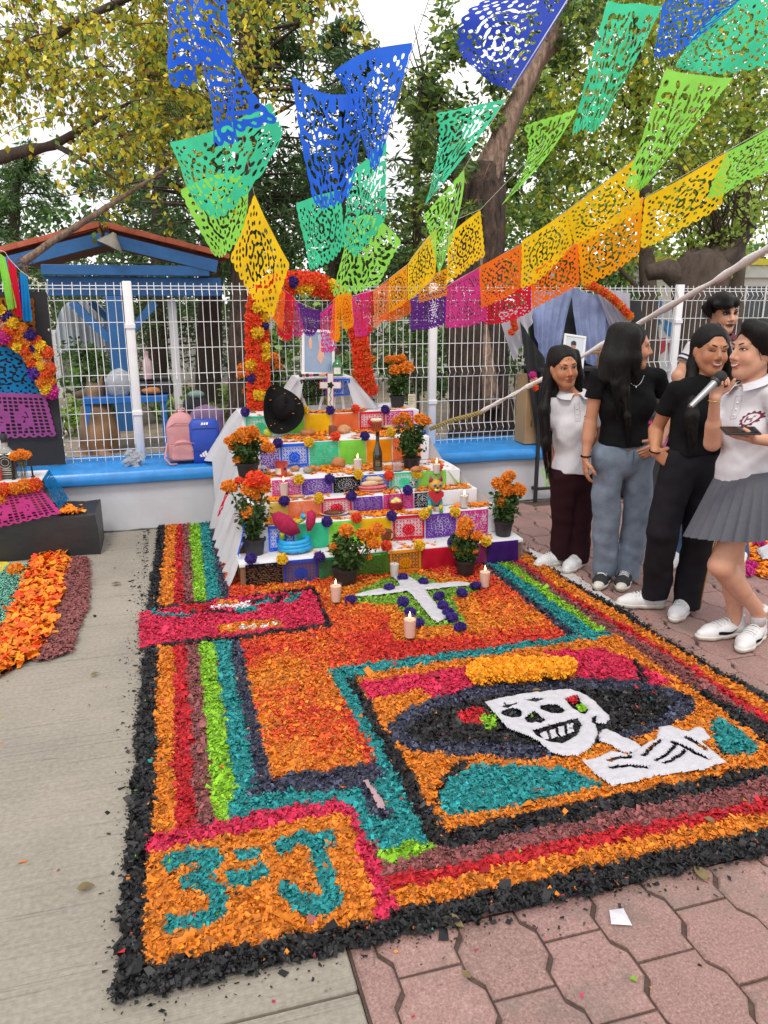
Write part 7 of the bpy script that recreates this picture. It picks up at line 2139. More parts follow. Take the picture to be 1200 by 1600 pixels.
# --- blue table with a barbecue, bottles
a,b=gy(128,622,7.3),gy(262,620,7.3)
tbl=thing('folding_table','blue metal table behind the fence carrying a black barbecue','table',((a.x+b.x)/2,7.5,-.02))
MB().box((a.x,7.3,a.z-.06),(b.x,7.9,a.z),bev=.006).build('table_top',mat('blue table paint',C('#2270c4',.9),.4,.12,8),tbl)
for x in(a.x+.04,b.x-.04):
 for y in(7.34,7.86):
  MB().box((x-.025,y-.025,-.02),(x+.025,y+.025,a.z-.061),bev=.004).build('leg',mat('blue table paint',C('#2270c4'),.4),tbl)
q=gy(233,616,7.4)
bq=thing('barbecue','black charcoal barbecue tray with a little bread on the blue table','barbecue',(q.x,7.5,a.z))
MB().box((q.x-.22,7.38,a.z+.001),(q.x+.22,7.72,a.z+.11),bev=.02).build('tray',M_POT,bq)
MB().box((q.x-.19,7.55,a.z+.111),(q.x+.21,7.74,a.z+.15),bev=.01).build('lid',M_POT,bq)
lump(MB(),(q.x+.02,7.34,a.z+.04),(.08,.03,.035),.1,3,2).build('bread',M_BREAD,bq,smooth=True)
for lab,px,w,h,c_ in(('white plastic bag of ice on the blue table',188,.12,.24,'#c2c8cc'),('pink capped clear bottle on the blue table',234,.04,.22,'#b59aa0')):
 p=gy(px,620,7.35)
 o=thing('plastic_bag' if w>.1 else 'bottle',lab,'bag' if w>.1 else 'bottle',(p.x,7.36,a.z))
 if w>.1:
  lump(MB(),(p.x,7.4,a.z+h*.42),(w,.09,h*.55),.12,4,1).build('bag',thin('clear film',C('#c8ccd4'),.5,.2),o,smooth=True)
 else:
  MB().lathe([(w,0),(w,h*.7),(w*.4,h*.85),(w*.4,h)],(p.x,7.36,a.z+.15),14).build('body',mat('pinkish plastic',C(c_),.2),o,smooth=40)
  MB().lathe([(w*.45,h),(w*.45,h*1.1),(.001,h*1.1)],(p.x,7.36,a.z+.15),14).build('cap',M_PINK,o)
p=gy(320,660,6.6)
pb=thing('backpack','mauve backpack behind the wires above the blue bag','backpack',(p.x,6.6,.4))
bag_shell((p.x+.02,6.6,.45),.16,.09,gy(320,632,6.6).z-.45,.4,3).build('body',mat('mauve nylon',C('#7d5f84'),.7,.15,10,bump=.2),pb,smooth=True)
MB().box((p.x-.3,6.45,-.02),(p.x+.4,6.8,.449)).build('bench_block',M_WALL,pb)
db=thing('backpack','black backpack with a grey top behind the wires','backpack',(p.x-.05,6.75,.45))
bag_shell((p.x-.06,6.76,.45),.13,.09,gy(308,612,6.76).z-.45,.5,5).build('body',M_BC,db,smooth=True)
MB().ball((p.x-.05,6.74,gy(308,616,6.76).z),(.07,.06,.035),12,8).build('cap_bag',mat('grey green cloth',C('#6f8a84'),.8),db,smooth=True)
p=gy(365,700,6.3)
o=thing('bottle','clear water bottle with a pink cap on the wall at the left of the altar','bottle',(gy(365,690,6.0).x,5.98,.476))
MB().lathe([(.034,0),(.036,.01),(.036,.15),(.014,.19),(.014,.20)],(gy(365,690,6.0).x,5.98,.476),16).build('body',mat('frosted plastic',C('#b9bec6'),.2),o,smooth=40)
MB().lathe([(.017,.20),(.017,.225),(.001,.225)],(gy(365,690,6.0).x,5.98,.476),14).build('cap',M_PINK,o)
# --- light structures further back
gw=thing('corrugated_screen','pale corrugated sheet with an arched top behind the shelter','screen',tuple(gl_(135,11.5)))
A_,B2=gy(88,540,12),gy(182,540,12)
zt_=gy(135,470,12).z
vs,fs=[],[]
n=60
for i in range(n+1):
 u=i/n
 x=A_.x+(B2.x-A_.x)*u
 y=12+.03*math.sin(u*60)
 top=zt_-.45*(2*u-1)**4
 vs+=[(x,y,A_.z-.1),(x,y,top),(x,y+.02,top),(x,y+.02,A_.z-.1)]
for i in range(n):
 for k in range(4):
  fs.append((i*4+k,(i+1)*4+k,(i+1)*4+(k+1)%4,i*4+(k+1)%4))
MB().add(vs,fs).build('sheet',mat('pale corrugated plastic',C('#c4ced6'),.5,.08,5),gw)
MB().box((A_.x-.05,12.03,-.1),(A_.x+.02,12.1,zt_-.4)).build('upright',M_WIRE,gw)
MB().box((B2.x-.02,12.03,-.1),(B2.x+.05,12.1,zt_-.4)).build('upright',M_WIRE,gw)
gp=gy(268,470,8.9)
t=thing('gate_post','slim white post standing in the yard right of the blue shelter post','post',(gp.x,8.9,-.02))
MB().box((gp.x-.045,8.87,-.02),(gp.x+.045,8.96,gp.z),bev=.006).build('post',M_WIRE,t)
MB().box((gp.x-.05,8.865,gp.z+.001),(gp.x+.05,8.965,gp.z+.02)).build('cap',M_WIRE,t)
t=thing('street_wall','long pale wall along the street far behind the yard','wall',(2,17.5,0))
MB().box((-12,17.4,-.12),(20,17.6,1.25)).build('wall_face',mat('pale far wall',C('#b9b6b0'),.8,.15,2),t)
MB().box((-12,17.36,1.251),(20,17.64,1.32)).build('coping',mat('pale coping',C('#c6c2b4'),.8),t)
g=MB().box((-30,14.0,-.118),(40,17.35,-.05)).build('street',mat('grey street',C('#97958f'),.9,.12,3))
tag(g,kind='structure')
A_=gy(985,470,11)
bw=thing('white_building','low white building with a yellow roof edge and dark windows at the right','building',(A_.x+2,12.5,0))
zr=gy(1080,408,11).z
MB().box((A_.x,11.0,-.1),(A_.x+5.5,15,zr-.25)).build('wall',mat('cream wall paint',C('#d6d3cc'),.8,.1,3),bw)
MB().box((A_.x-.05,10.9,zr-.249),(A_.x+5.6,15.1,zr-.05),bev=.01).build('roof_slab',mat('pale slab',C('#bfc0bc'),.8,.1,3),bw)
MB().box((A_.x-.06,10.86,zr-.049),(A_.x+5.62,10.95,zr+.05)).build('yellow_edge',mat('yellow trim',C('#d6c53a'),.7,.15,5),bw)
for x in(1.05,2.1,3.4):
 w_=MB().box((A_.x+x,10.97,zr-1.25),(A_.x+x+.8,11.02,zr-.38)).build('window',mat('dark panes',(.05,.06,.065),.15),bw)
 for q in(0,.39,.78):
  MB().box((A_.x+x+q,10.95,zr-1.26),(A_.x+x+q+.03,10.968,zr-.37)).build('mullion',M_WIRE,w_)
m_=thing('mural_panel','blue, white and red painted panel behind the fence right of the black haired student','panel',tuple(gl_(1030,9.8)))
a,b=gy(990,590,9.8),gy(1066,470,9.8)
MB().box((a.x,9.8,0),(b.x,9.84,b.z),bev=.005).build('panel',mat('white panel paint',C('#c8ccd2'),.7,.1,5),m_)
bl_m=mat('mural blue',C('#3a86c8'),.7)
rd_m=mat('mural red',C('#b4404c'),.7)
def px2(pts):
 return[(gy(x,y,9.79).x,gy(x,y,9.79).z)for x,y in pts]
for q,m in(([(1004,472),(1034,468),(1034,490),(1020,498),(1004,492)],bl_m),([(1012,506),(1020,500),(1030,512),(1024,518)],bl_m),([(1012,516),(1030,498),(1034,504),(1018,520)],bl_m),([(1040,500),(1054,506),(1056,520),(1046,526),(1038,516)],bl_m),([(1024,530),(1040,528),(1040,548),(1028,556)],rd_m),([(1044,536),(1056,534),(1056,560),(1046,562)],rd_m)):
 MB().prism(px2(q),9.785,9.797,lambda u,v,d:(u,d,v)).build('painted_shape',m,m_)
from mathutils.bvhtree import BVHTree
RV,FV,UP=Vector((_cy,-_sy,0)),Vector((_sy,_cy,0)),Vector((0,0,1))
class SDF:
 """Distance field on a grid; shapes are blended in, then surface nets turn it into one continuous mesh."""
 def __init__(s,lo,hi,h):
  s.h,s.lo=h,np.array(lo,float)
  s.n=np.ceil((np.array(hi)-s.lo)/h).astype(int)+1
  s.ax=[s.lo[i]+np.arange(s.n[i])*h for i in range(3)]
  s.F=np.full(s.n,.08,np.float32)
 def _put(s,lo,hi,fn,k,sub=False):
  m=k+3*s.h
  a=np.clip(((np.array(lo)-m-s.lo)/s.h).astype(int),0,s.n)
  b=np.clip(((np.array(hi)+m-s.lo)/s.h).astype(int)+2,0,s.n)
  if(b<=a).any():
   return s
  sl=tuple(slice(a[i],b[i])for i in range(3))
  X,Y,Z=s.ax[0][sl[0]][:,None,None],s.ax[1][sl[1]][None,:,None],s.ax[2][sl[2]][None,None,:]
  d=fn(X,Y,Z)
  f=s.F[sl]
  if sub:
   q=np.maximum(k-np.abs(f+d),0)/k
   s.F[sl]=np.maximum(f,-d)+q*q*k*.25
  else:
   q=np.maximum(k-np.abs(f-d),0)/k
   s.F[sl]=np.minimum(f,d)-q*q*k*.25
  return s
 def rc(s,a,b,r1,r2=None,k=.02,cut=None):
  """Tapered round bar; cut = (point, normal) trims it flat beyond that plane."""
  r2=r1 if r2 is None else r2
  a,b=np.array(a),np.array(b)
  ba=b-a
  L2=max(ba@ba,1e-9)
  def fn(X,Y,Z):
   x,y,z=X-a[0],Y-a[1],Z-a[2]
   t=np.clip((x*ba[0]+y*ba[1]+z*ba[2])/L2,0,1)
   d=np.sqrt((x-t*ba[0])**2+(y-t*ba[1])**2+(z-t*ba[2])**2)-(r1+(r2-r1)*t)
   if cut is not None:
    p,n=cut
    d=np.maximum(d,(X-p[0])*n[0]+(Y-p[1])*n[1]+(Z-p[2])*n[2])
   return d
  r=max(r1,r2)
  return s._put(np.minimum(a,b)-r,np.maximum(a,b)+r,fn,k)
 def chain(s,pts,rs,k=.02):
  for i in range(len(pts)-1):
   s.rc(pts[i],pts[i+1],rs[i],rs[i+1],k)
  return s
 def el(s,c,r,M=None,k=.03,sub=False):
  """Ellipsoid with local axes the columns of M."""
  M=np.eye(3)if M is None else np.array(M)
  c=np.array(c)
  def fn(X,Y,Z):
   x,y,z=X-c[0],Y-c[1],Z-c[2]
   q=[(x*M[0,i]+y*M[1,i]+z*M[2,i])/r[i]for i in range(3)]
   k0=np.sqrt(q[0]**2+q[1]**2+q[2]**2)
   k1=np.sqrt((q[0]/r[0])**2+(q[1]/r[1])**2+(q[2]/r[2])**2)+1e-9
   return k0*(k0-1)/k1
  return s._put(c-max(r),c+max(r),fn,k,sub)
 def half(s,p,n):
  """Keep only the side of the plane that n points away from."""
  X,Y,Z=s.ax[0][:,None,None],s.ax[1][None,:,None],s.ax[2][None,None,:]
  s.F=np.maximum(s.F,((X-p[0])*n[0]+(Y-p[1])*n[1]+(Z-p[2])*n[2]).astype(np.float32))
  return s
 def wrinkle(s,amp,fr,seed=0,st=(1,1,1)):
  X,Y,Z=s.ax[0][:,None,None]*st[0],s.ax[1][None,:,None]*st[1],s.ax[2][None,None,:]*st[2]
  w=np.sin(fr*(X*.8+Z*.9)+2.2*np.sin(fr*.37*(Y-Z)+seed))*np.sin(fr*.6*(Y+Z*.7)+seed*1.7)+.6*np.sin(fr*1.9*(Z*.8-X*.5)+2*np.sin(fr*.5*X+seed))
  s.F+=(amp*w).astype(np.float32)
  return s
 def nets(s):
  F,h=s.F,s.h
  I=F<0
  c=[I[i:I.shape[0]-1+i,j:I.shape[1]-1+j,k:I.shape[2]-1+k]for i in(0,1)for j in(0,1)for k in(0,1)]
  n=np.zeros(c[0].shape,np.int8)
  for q in c:
   n+=q
  act=(n>0)&(n<8)
  id_=np.full(act.shape,-1,np.int32)
  A=np.argwhere(act)
  id_[act]=np.arange(len(A))
  S,W=np.zeros((len(A),3)),np.zeros(len(A))
  cor=[(i,j,k)for i in(0,1)for j in(0,1)for k in(0,1)]
  val={q:F[A[:,0]+q[0],A[:,1]+q[1],A[:,2]+q[2]]for q in cor}
  for a in cor:
   for ax in range(3):
    if a[ax]==0:
     b=tuple(v+(i==ax)for i,v in enumerate(a))
     fa,fb=val[a],val[b]
     m=(fa<0)!=(fb<0)
     t=np.where(m,fa/np.where(m,fa-fb,1),0)
     p=np.repeat(np.array(a,float)[None],len(A),0)
     p[:,ax]+=t
     S+=p*m[:,None]
     W+=m
  V=s.lo+(A+S/W[:,None])*h
  Q=[]
  for ax in range(3):
   u,v=(ax+1)%3,(ax+2)%3
   a0=[slice(1,-1)]*3
   a1=list(a0)
   a0[ax],a1[ax]=slice(0,-1),slice(1,None)
   f0,f1=I[tuple(a0)],I[tuple(a1)]
   for fl,m in((0,f0&~f1),(1,~f0&f1)):
    E_=np.argwhere(m)
    off=np.ones(3,int)
    off[ax]=0
    E_=E_+off
    q=[]
    for du,dv in((0,0),(-1,0),(-1,-1),(0,-1)):
     p=E_.copy()
     p[:,u]+=du
     p[:,v]+=dv
     q.append(id_[p[:,0],p[:,1],p[:,2]])
    q=np.stack(q,1)
    Q.append(q if fl else q[:,::-1])
  Q=np.concatenate(Q)
  return V,Q[(Q>=0).all(1)][:,::-1]
 def build(s,name,m,parent,relax=1):
  V,Q=s.nets()
  for _ in range(relax):
   acc,cnt=np.zeros_like(V),np.zeros(len(V))
   for i in range(4):
    for j in(1,3):
     np.add.at(acc,Q[:,i],V[Q[:,(i+j)%4]])
     np.add.at(cnt,Q[:,i],1)
   V=V*.5+acc/np.maximum(cnt,1)[:,None]*.5
  return link(name,rawmesh(name,V,Q,m,smooth=True,base=BASE[parent.name]),parent),V,Q
def hand(S,w,d,pn,side,curl=(18,25,22),L=.165,spread=.10):
 """Palm, four fingers and a thumb: from wrist w along d; pn = palm side; side = towards the thumb."""
 d,pn=Vector(d).normalized(),Vector(pn)
 pn=(pn-d*pn.dot(d)).normalized()
 sd_=d.cross(pn)
 sd_=sd_ if sd_.dot(Vector(side))>0 else-sd_
 k=L/.165
 for i,(o,fl)in enumerate(((.026,.066),(.009,.075),(-.008,.070),(-.024,.054))):
  kn=w+d*(.078-.004*abs(i-1))*k+sd_*o*k
  S.rc(w+d*.008+sd_*o*.55*k,kn,.0125*k,.0100*k,.012)
  p,a=kn,0.0
  e=(d+sd_*o*spread*8).normalized()
  for j,q in enumerate((.45,.30,.25)):
   a+=R(curl[j])
   v=e*math.cos(a)+pn*math.sin(a)
   n=p+v*fl*q*k
   S.rc(p,n,(.0084-.0008*j)*k,(.0078-.0009*j)*k,.003)
   p=n
 t0=w+d*.022*k+sd_*.022*k
 t1=t0+(d*.55+sd_*.65+pn*.35).normalized()*.036*k
 t2=t1+(d*.85+sd_*.25+pn*.45).normalized()*.030*k
 t3=t2+(d*.9+pn*.5).normalized()*.020*k
 S.chain([t0,t1,t2,t3],[.0125*k,.0105*k,.0092*k,.0075*k],.006)
def skin_mat(name,col):
 m=mat(name,col,.5,.06,30,sss=.12,bump=.03,bscale=160)
 n,l=m.node_tree.nodes,m.node_tree.links
 b=n['Principled BSDF']
 at=n.new('ShaderNodeAttribute')
 at.attribute_name='paint'
 x=n.new('ShaderNodeMix')
 x.data_type,x.blend_type='RGBA','MULTIPLY'
 x.inputs['Factor'].default_value=1
 l.new(b.inputs['Base Color'].links[0].from_socket,x.inputs['A'])
 l.new(at.outputs['Color'],x.inputs['B'])
 l.new(x.outputs['Result'],b.inputs['Base Color'])
 return m
M_HAIR=mat('black hair',(.008,.007,.007),.5,.3,6,bump=.4,bscale=9,stretch=(22,22,1.2),spec=.2)
M_EYEW,M_IRIS=mat('eye white',C('#d8d0cc'),.3),mat('dark iris',(.015,.010,.008),.15)
M_TOOTH,M_LIP=mat('tooth white',C('#e6e0da'),.3),mat('lip pink',C('#a85c56'),.45)
M_BROW=mat('brow hair',(.02,.015,.012),.8)
def grooved(S,c,amp=.0022,fr=46,fz=5):
 X,Y,Z=S.ax[0][:,None,None]-c[0],S.ax[1][None,:,None]-c[1],S.ax[2][None,None,:]
 a=np.arctan2(Y,X)
 S.F+=(amp*(np.sin(a*fr+np.sin(Z*fz*3)*1.5)+.7*np.sin(a*fr*2.3+Z*fz)+.9*np.sin(a*11+Z*4))).astype(np.float32)
def shoe(root,ank,toe,m,sole,L=.245,high=False,extra=None,cap=None):
 """A laced shoe from the ankle (world) pointing towards toe; on the ground."""
 d=Vector((toe[0]-ank[0],toe[1]-ank[1],0)).normalized()
 s_=Vector((d.y,-d.x,0))
 h0=Vector((ank[0],ank[1],0))-d*.045
 P=lambda f,z,q=0:h0+d*(f*L)+UP*z+s_*q
 lo,hi=np.minimum(P(-.3,0),P(1.3,0))-.08,np.maximum(P(-.3,0),P(1.3,0))+.08
 lo[2],hi[2]=-.01,.26
 S=SDF(lo,hi,.005)
 S.chain([P(.06,.046),P(.4,.050),P(.72,.036),P(.92,.030)],[.036,.038,.036,.028],.03)
 S.chain([P(.72,.030,.012),P(.55,.03,.010)],[.030,.030],.03)
 S.rc(P(.08,.05),P(.12,.095 if not high else .135),.036,.037,.02,cut=(P(.12,.085 if not high else .125),(d*-.25+UP).normalized()))
 S.half((0,0,.016),(0,0,-1))
 t=S.build('shoe',m,root)[0]
 S=SDF(lo,hi,.005)
 S.chain([P(.06,.03),P(.4,.03),P(.72,.03),P(.93,.03)],[.041,.040,.042,.033],.02)
 S.chain([P(.72,.030,.012),P(.55,.03,.010)],[.034,.034],.02)
 S.half((0,0,.003),(0,0,-1)).half((0,0,.030),(0,0,1))
 S.build('sole',sole,t)
 for i in range(5):
  f=.34+.075*i
  z=.100-.05*(f-.34)
  MB().tube([P(f,z-.014,-.028),P(f+.01,z,-.010),P(f+.015,z,.010),P(f,z-.014,.028)],.0038,5).build('lace',M_LACE,t,smooth=True)
 if cap:
  S=SDF(lo,hi,.005)
  S.rc(P(.86,.030),P(.97,.026),.033,.029)
  S.half((0,0,.02),(0,0,-1)).half(P(.86,0),-d).build('toe_cap',cap,t)
 if extra:
  for q in(-1,1):
   bv=BVHTree.FromPolygons([tuple(Vector(v.co)+BASE[root.name])for v in t.data.vertices],[tuple(p.vertices)for p in t.data.polygons])
   vs=[]
   for i in range(15):
    w=i/14
    f,z0=.66-.56*w,.040-.014*math.sin(w*3.1)+.040*w**2
    for z in(z0,z0+.024*math.sin(math.pi*min(1,w*1.0+.12))**.8*(1-w)+.001):
     h_=bv.ray_cast(P(f,z,q*.12),s_*-q)
     vs.append((h_[0]if h_[0]else P(f,z,q*.035))+s_*q*.003)
   MB().add(vs,[(2*i,2*i+1,2*i+3,2*i+2)for i in range(14)]).build('swoosh_mark',extra,t)
 return t
M_LACE=mat('white laces',C('#dcdcde'),.8)
M_SOLEW=mat('off white rubber',C('#cfcac0'),.6,.1,20)
M_SHOEW=mat('white leather',C('#d9d9dc',.95),.5,.06,20,bump=.1)
def person(label,D,sp):
 J=lambda p:gh(p[0],p[1],D+(p[2]if len(p)>2 else 0))
 sh,el,wr,hp,kn,an=([J(q)for q in sp[k]]for k in('sh','el','wr','hip','kn','an'))
 hx,hy,yaw,pitch,roll,hs=sp['head']
 hc=J((hx,hy,sp.get('hd',0)))
 foot=(an[0]+an[1])/2
 root=thing('person',label,'person',(foot.x,foot.y,0),'students beside the carpet')
 ya,pa,ra=R(yaw),R(pitch),R(roll)
 f=(-FV*math.cos(ya)+RV*math.sin(ya))*math.cos(pa)+UP*math.sin(pa)
 u=(UP-f*UP.dot(f)).normalized()
 x=u.cross(f)
 u,x=u*math.cos(ra)+x*math.sin(ra),x*math.cos(ra)-u*math.sin(ra)
 HM=Matrix((x,f,u)).transposed()
 H=lambda a,b,c:hc+(x*a+f*b+u*c)*hs
 mid=(sh[0]+sh[1])/2
 pm=(hp[0]+hp[1])/2
 rt=(sh[1]-sh[0])
 hw=rt.length/2
 rt.normalize()
 spine=(mid-pm).normalized()
 fw=spine.cross(rt).normalized()
 if fw.dot(FV)>0:
  fw=-fw
 TM=Matrix((rt,fw,spine)).transposed()
 wst=pm.lerp(mid,.42)
 allp=sh+el+wr+hp+kn+an+[hc+UP*.17,Vector((foot.x,foot.y,.02))]
 lo=np.min([tuple(p)for p in allp],0)-.2
 hi=np.max([tuple(p)for p in allp],0)+.2
 lo[2]=.01
 girl=sp.get('girl',1)
 S=SDF(lo,hi,.005)
 nb=mid+spine*.01
 S.el(pm.lerp(mid,.70),(hw*.84,.092,.17),TM,.05).el(wst,(hw*.60,.076,.14),TM,.06).el(pm+spine*.03,(hw*.86,.098,.12),TM,.06)
 S.chain([sh[0],mid+spine*.015,sh[1]],[.036,.054,.036],.045)
 S.rc(nb,H(0,-.022,-.075),.050,.043,.03)
 for i in(0,1):
  S.chain([sh[i],el[i],wr[i]],[.040,.032,.0225],.015)
  S.rc(el[i],el[i].lerp(wr[i],.4),.034,.033,.02)
  S.chain([hp[i],kn[i],an[i]],[.078,.052,.034],.03)
  S.rc(kn[i].lerp(an[i],.2)+FV*.01,kn[i].lerp(an[i],.5),.050,.042,.02)
  S.rc(an[i],an[i]-UP*.05,.034,.036,.02)
 for i,hd_ in enumerate(sp['hand']):
  if hd_:
   d=sum((a*b for a,b in zip((RV,FV,UP),hd_[0])),Vector())
   pn=sum((a*b for a,b in zip((RV,FV,UP),hd_[1])),Vector())
   sd_=sum((a*b for a,b in zip((RV,FV,UP),hd_[2])),Vector())
   hand(S,wr[i],d,pn,sd_,hd_[3]if len(hd_)>3 else(18,25,22))
 q=hs
 S.el(H(0,-.015,.030),(.073*q,.093*q,.083*q),HM,.02).el(H(0,.022,-.028),(.060*q,.066*q,.086*q),HM,.025)
 S.rc(H(0,.045,-.078),H(0,.062,-.098),.030*q,.020*q,.025)
 for s in(-1,1):
  S.rc(H(s*.050,.0,-.045),H(s*.016,.056,-.094),.020*q,.017*q,.03)
  S.el(H(s*.035,.060,-.034),(.024*q,.022*q,.024*q),HM,.02)
  S.el(H(s*.031,.099,.004),(.017*q,.016*q,.010*q),HM,.010,True)
  S.el(H(s*.073,-.012,-.010),(.009*q,.020*q,.031*q),HM,.006)
  S.rc(H(s*.010,.090,-.036),H(s*.012,.086,-.038),.0085*q,.008*q,.006)
 S.rc(H(-.036,.074,.022),H(.036,.074,.022),.013*q,None,.015)
 S.rc(H(0,.082,.012),H(0,.105,-.030),.0075*q,.0110*q,.010)
 sm=sp.get('smile',0)
 S.el(H(0,.086,-.0575),(.024*q,.010*q,.0060*q),HM,.006).el(H(0,.084,-.0685),(.021*q,.010*q,.0070*q),HM,.006)
 S.el(H(0,.099,-.0630),(.022*q,.010*q,.0022*q),HM,.003,True)
 body,V,Q=S.build('body',sp['skin'],root,1)
 lv=(V-np.array(hc))@np.array(HM)/hs
 col=np.ones((len(V),4),np.float32)
 def blob(c,r,rgb,soft=.35,front=True):
  d=np.sqrt((((lv-c)/r)**2).sum(1))
  a=np.clip((1-d)/soft,0,1)[:,None]
  col[:,:3]=col[:,:3]*(1-a)+np.array(rgb)*a
 for s in(-1,1):
  blob((s*.040,.075,-.030),(.026,.04,.022),(1.0,.80,.76),.9)
 sc_=1+.35*sm
 blob((0,.09,-.063),(.026*sc_,.03,.0145),(.86,.50,.50),.45)
 if sm:
  blob((0,.10,-.0625),(.024,.03,.0065),(1.6,1.8,2.1),.3)
 for c,r,rgb in sp.get('paint',()):
  blob(c,r,rgb,.3)
 at=body.data.attributes.new('paint','FLOAT_COLOR','POINT')
 at.data.foreach_set('color',col.ravel())
 bv=BVHTree.FromPolygons(V.tolist(),Q.tolist())
 def on_face(a,c,off=0.0):
  h_=bv.ray_cast(H(a,.25,c),-f)
  return(h_[0]if h_[0]else H(a,.08,c))+f*off
 for s in(-1,1):
  if sp.get('eyes','open')=='open':
   e=MB().ball(on_face(s*.031,.004,-.002),(.0130*q,.004,.0043*q),12,8,M=HM).build('eye',M_EYEW,body,smooth=True)
   MB().ball(on_face(s*.031+sp.get('gaze',0),.0045,.0018),(.0056*q,.003,.0046*q),10,7,M=HM).build('iris',M_IRIS,body,smooth=True)
  lid=[on_face(s*(.031+.0155*t),.004+(.0048*(1-t*t)if sp.get('eyes','open')=='open' else-.004*(1-t*t)),.0015)for t in(-1,-.5,0,.5,1)]
  MB().tube(lid,[.0012,.0022,.0025,.0025,.0014],5).build('eyelash',M_IRIS,body,smooth=True)
  br_=[on_face(s*(.015+.036*t),.0225+.0065*math.sin(t*2.4),.001)for t in(0,.3,.6,1)]
  MB().tube(br_,[.0028,.0032,.0028,.0012],5).build('eyebrow',M_BROW,body,smooth=True)
 for k_,pts in sp.get('lines',()):
  MB().tube([on_face(a,c,.0008)for a,c in pts],k_,5).build('face_paint_line',M_IRIS,body,smooth=True)
 if sm:
  MB().tube([on_face(.021*t,-.0635+.007*t*t,.0005)for t in(-1,-.6,-.2,.2,.6,1)],[.0016,.0042,.0050,.0050,.0042,.0016],6).build('teeth',M_TOOTH,body,smooth=True)
  MB().tube([on_face(.026*t,-.0695+.013*t*t,.001)for t in(-1,-.6,-.2,.2,.6,1)],[.0012,.0026,.0034,.0034,.0026,.0012],6).build('lower_lip',M_LIP,body,smooth=True)
  MB().tube([on_face(.026*t,-.0575+.003*t*t,.001)for t in(-1,-.6,-.2,.2,.6,1)],[.0012,.0020,.0024,.0024,.0020,.0012],6).build('upper_lip',M_LIP,body,smooth=True)
 tp=sp['top']
 hem=J((hx,tp['hem'])).z
 b0=np.min([tuple(p)for p in sh+el+hp],0)-.2
 b1=np.max([tuple(p)for p in sh+hp],0)+.2
 b0[2],b1[2]=hem-.03,max(sh[0].z,sh[1].z)+.14
 S=SDF(b0,b1,.0055)
 g_=tp.get('fit',.012)
 S.el(pm.lerp(mid,.70),(hw*.86+g_,.094+g_,.175),TM,.06).el(wst,(hw*.64+g_,.082+g_,.16),TM,.07).el(pm+spine*.02,(hw*.86+g_*1.4,.100+g_*1.4,.15),TM,.07)
 S.rc(pm.lerp(mid,.2),pm-spine*.14,hw*.72,hw*.78,.06)if tp.get('loose')else None
 if girl:
  for s in(-1,1):
   S.el(pm.lerp(mid,.66)+rt*s*hw*.42+fw*.065,(.060,.050,.060),TM,.05)
 S.chain([sh[0],mid+spine*.012,sh[1]],[.043,.062,.043],.05)
 for i in(0,1):
  d=(el[i]-sh[i]).normalized()
  e=sh[i].lerp(el[i],tp.get('slv',.5))
  S.rc(sh[i],e+d*.06,.047,.054,.02,cut=(e,d))
 S.half((0,0,hem),(0,0,-1))
 nk=nb+spine*tp.get('neck',.042)
 S.el(nk+spine*.050+fw*.012,(.066,.068,.078),TM,.008,True)
 S.wrinkle(.0036,24,hx%7).wrinkle(.0012,55,hx%4)
 shirt,SV,SQ=S.build('shirt',tp['m'],root,1)
 sb=BVHTree.FromPolygons(SV.tolist(),SQ.tolist())
 def on_shirt(a,c,off=.002):
  o=pm.lerp(mid,.66)+rt*a+spine*c
  h_=sb.ray_cast(o+fw*.5,-fw)
  return(h_[0]if h_[0]else o+fw*.13)+fw*off
 if tp.get('polo'):
  for i in(0,1):
   d=(el[i]-sh[i]).normalized()
   e=sh[i].lerp(el[i],tp.get('slv',.5))
   for w,m_ in tp['cuff']:
    MB().tube([e-d*(w+.010),e-d*w],.0575,20,cap=False).build('cuff',m_,shirt,smooth=True)
  cm=tp.get('collar',tp['m'])
  for s in(-1,1):
   vs,fs=[],[]
   for i in range(9):
    a=math.pi*(i/8)*.98
    ca,sa=math.cos(a),math.sin(a)
    inn=nb+spine*(.098-.036*(1-ca)/2)+rt*s*sa*.060+fw*(-ca*.062+.012)
    out=nb+spine*(.070-.042*(1-ca)/2)+rt*s*(sa*.084+.018*(1-ca))+fw*(-ca*.092+.014)
    vs+=[inn,inn.lerp(out,.5)+spine*.012,out]
   for i in range(8):
    for k in(0,1):
     fs.append((i*3+k,i*3+3+k,i*3+4+k,i*3+1+k))
   MB().add(vs,fs).build('collar',cm,shirt,smooth=True)
  P_=[on_shirt(-.016,.16-.02*i,.001)for i in range(6)]+[on_shirt(.016,.06+.02*i,.001)for i in range(6)]
  MB().tube(P_+[P_[0]],.0016,4).build('placket',mat('stitched edge',C('#b9b7c0'),.8),shirt)
  for z in(.13,.10,.075):
   MB().ball(on_shirt(0,z,.001),(.005,.005,.005),8,6).build('button',mat('shirt button',C('#e2e0e4'),.4),shirt)
  lx,lz=tp.get('logo',(.075,.055))
  if lx:
   mb=MB()
   ring=[]
   for i in range(48):
    a=2*math.pi*i/48
    r=.034 if i%4 in(0,1)else .028
    ring+=[on_shirt(lx+r*math.cos(a),lz+r*math.sin(a)),on_shirt(lx+.022*math.cos(a),lz+.022*math.sin(a))]
   mb.add(ring,[(2*i,(2*i+2)%96,(2*i+3)%96,2*i+1)for i in range(48)])
   def bar(a0,c0,a1,c1,w=.003):
    dx,dz=a1-a0,c1-c0
    L=math.hypot(dx,dz)
    nx,nz=-dz/L*w,dx/L*w
    mb.add([on_shirt(a,c,.0025)for a,c in((a0+nx,c0+nz),(a1+nx,c1+nz),(a1-nx,c1-nz),(a0-nx,c0-nz))],[(0,1,2,3)])
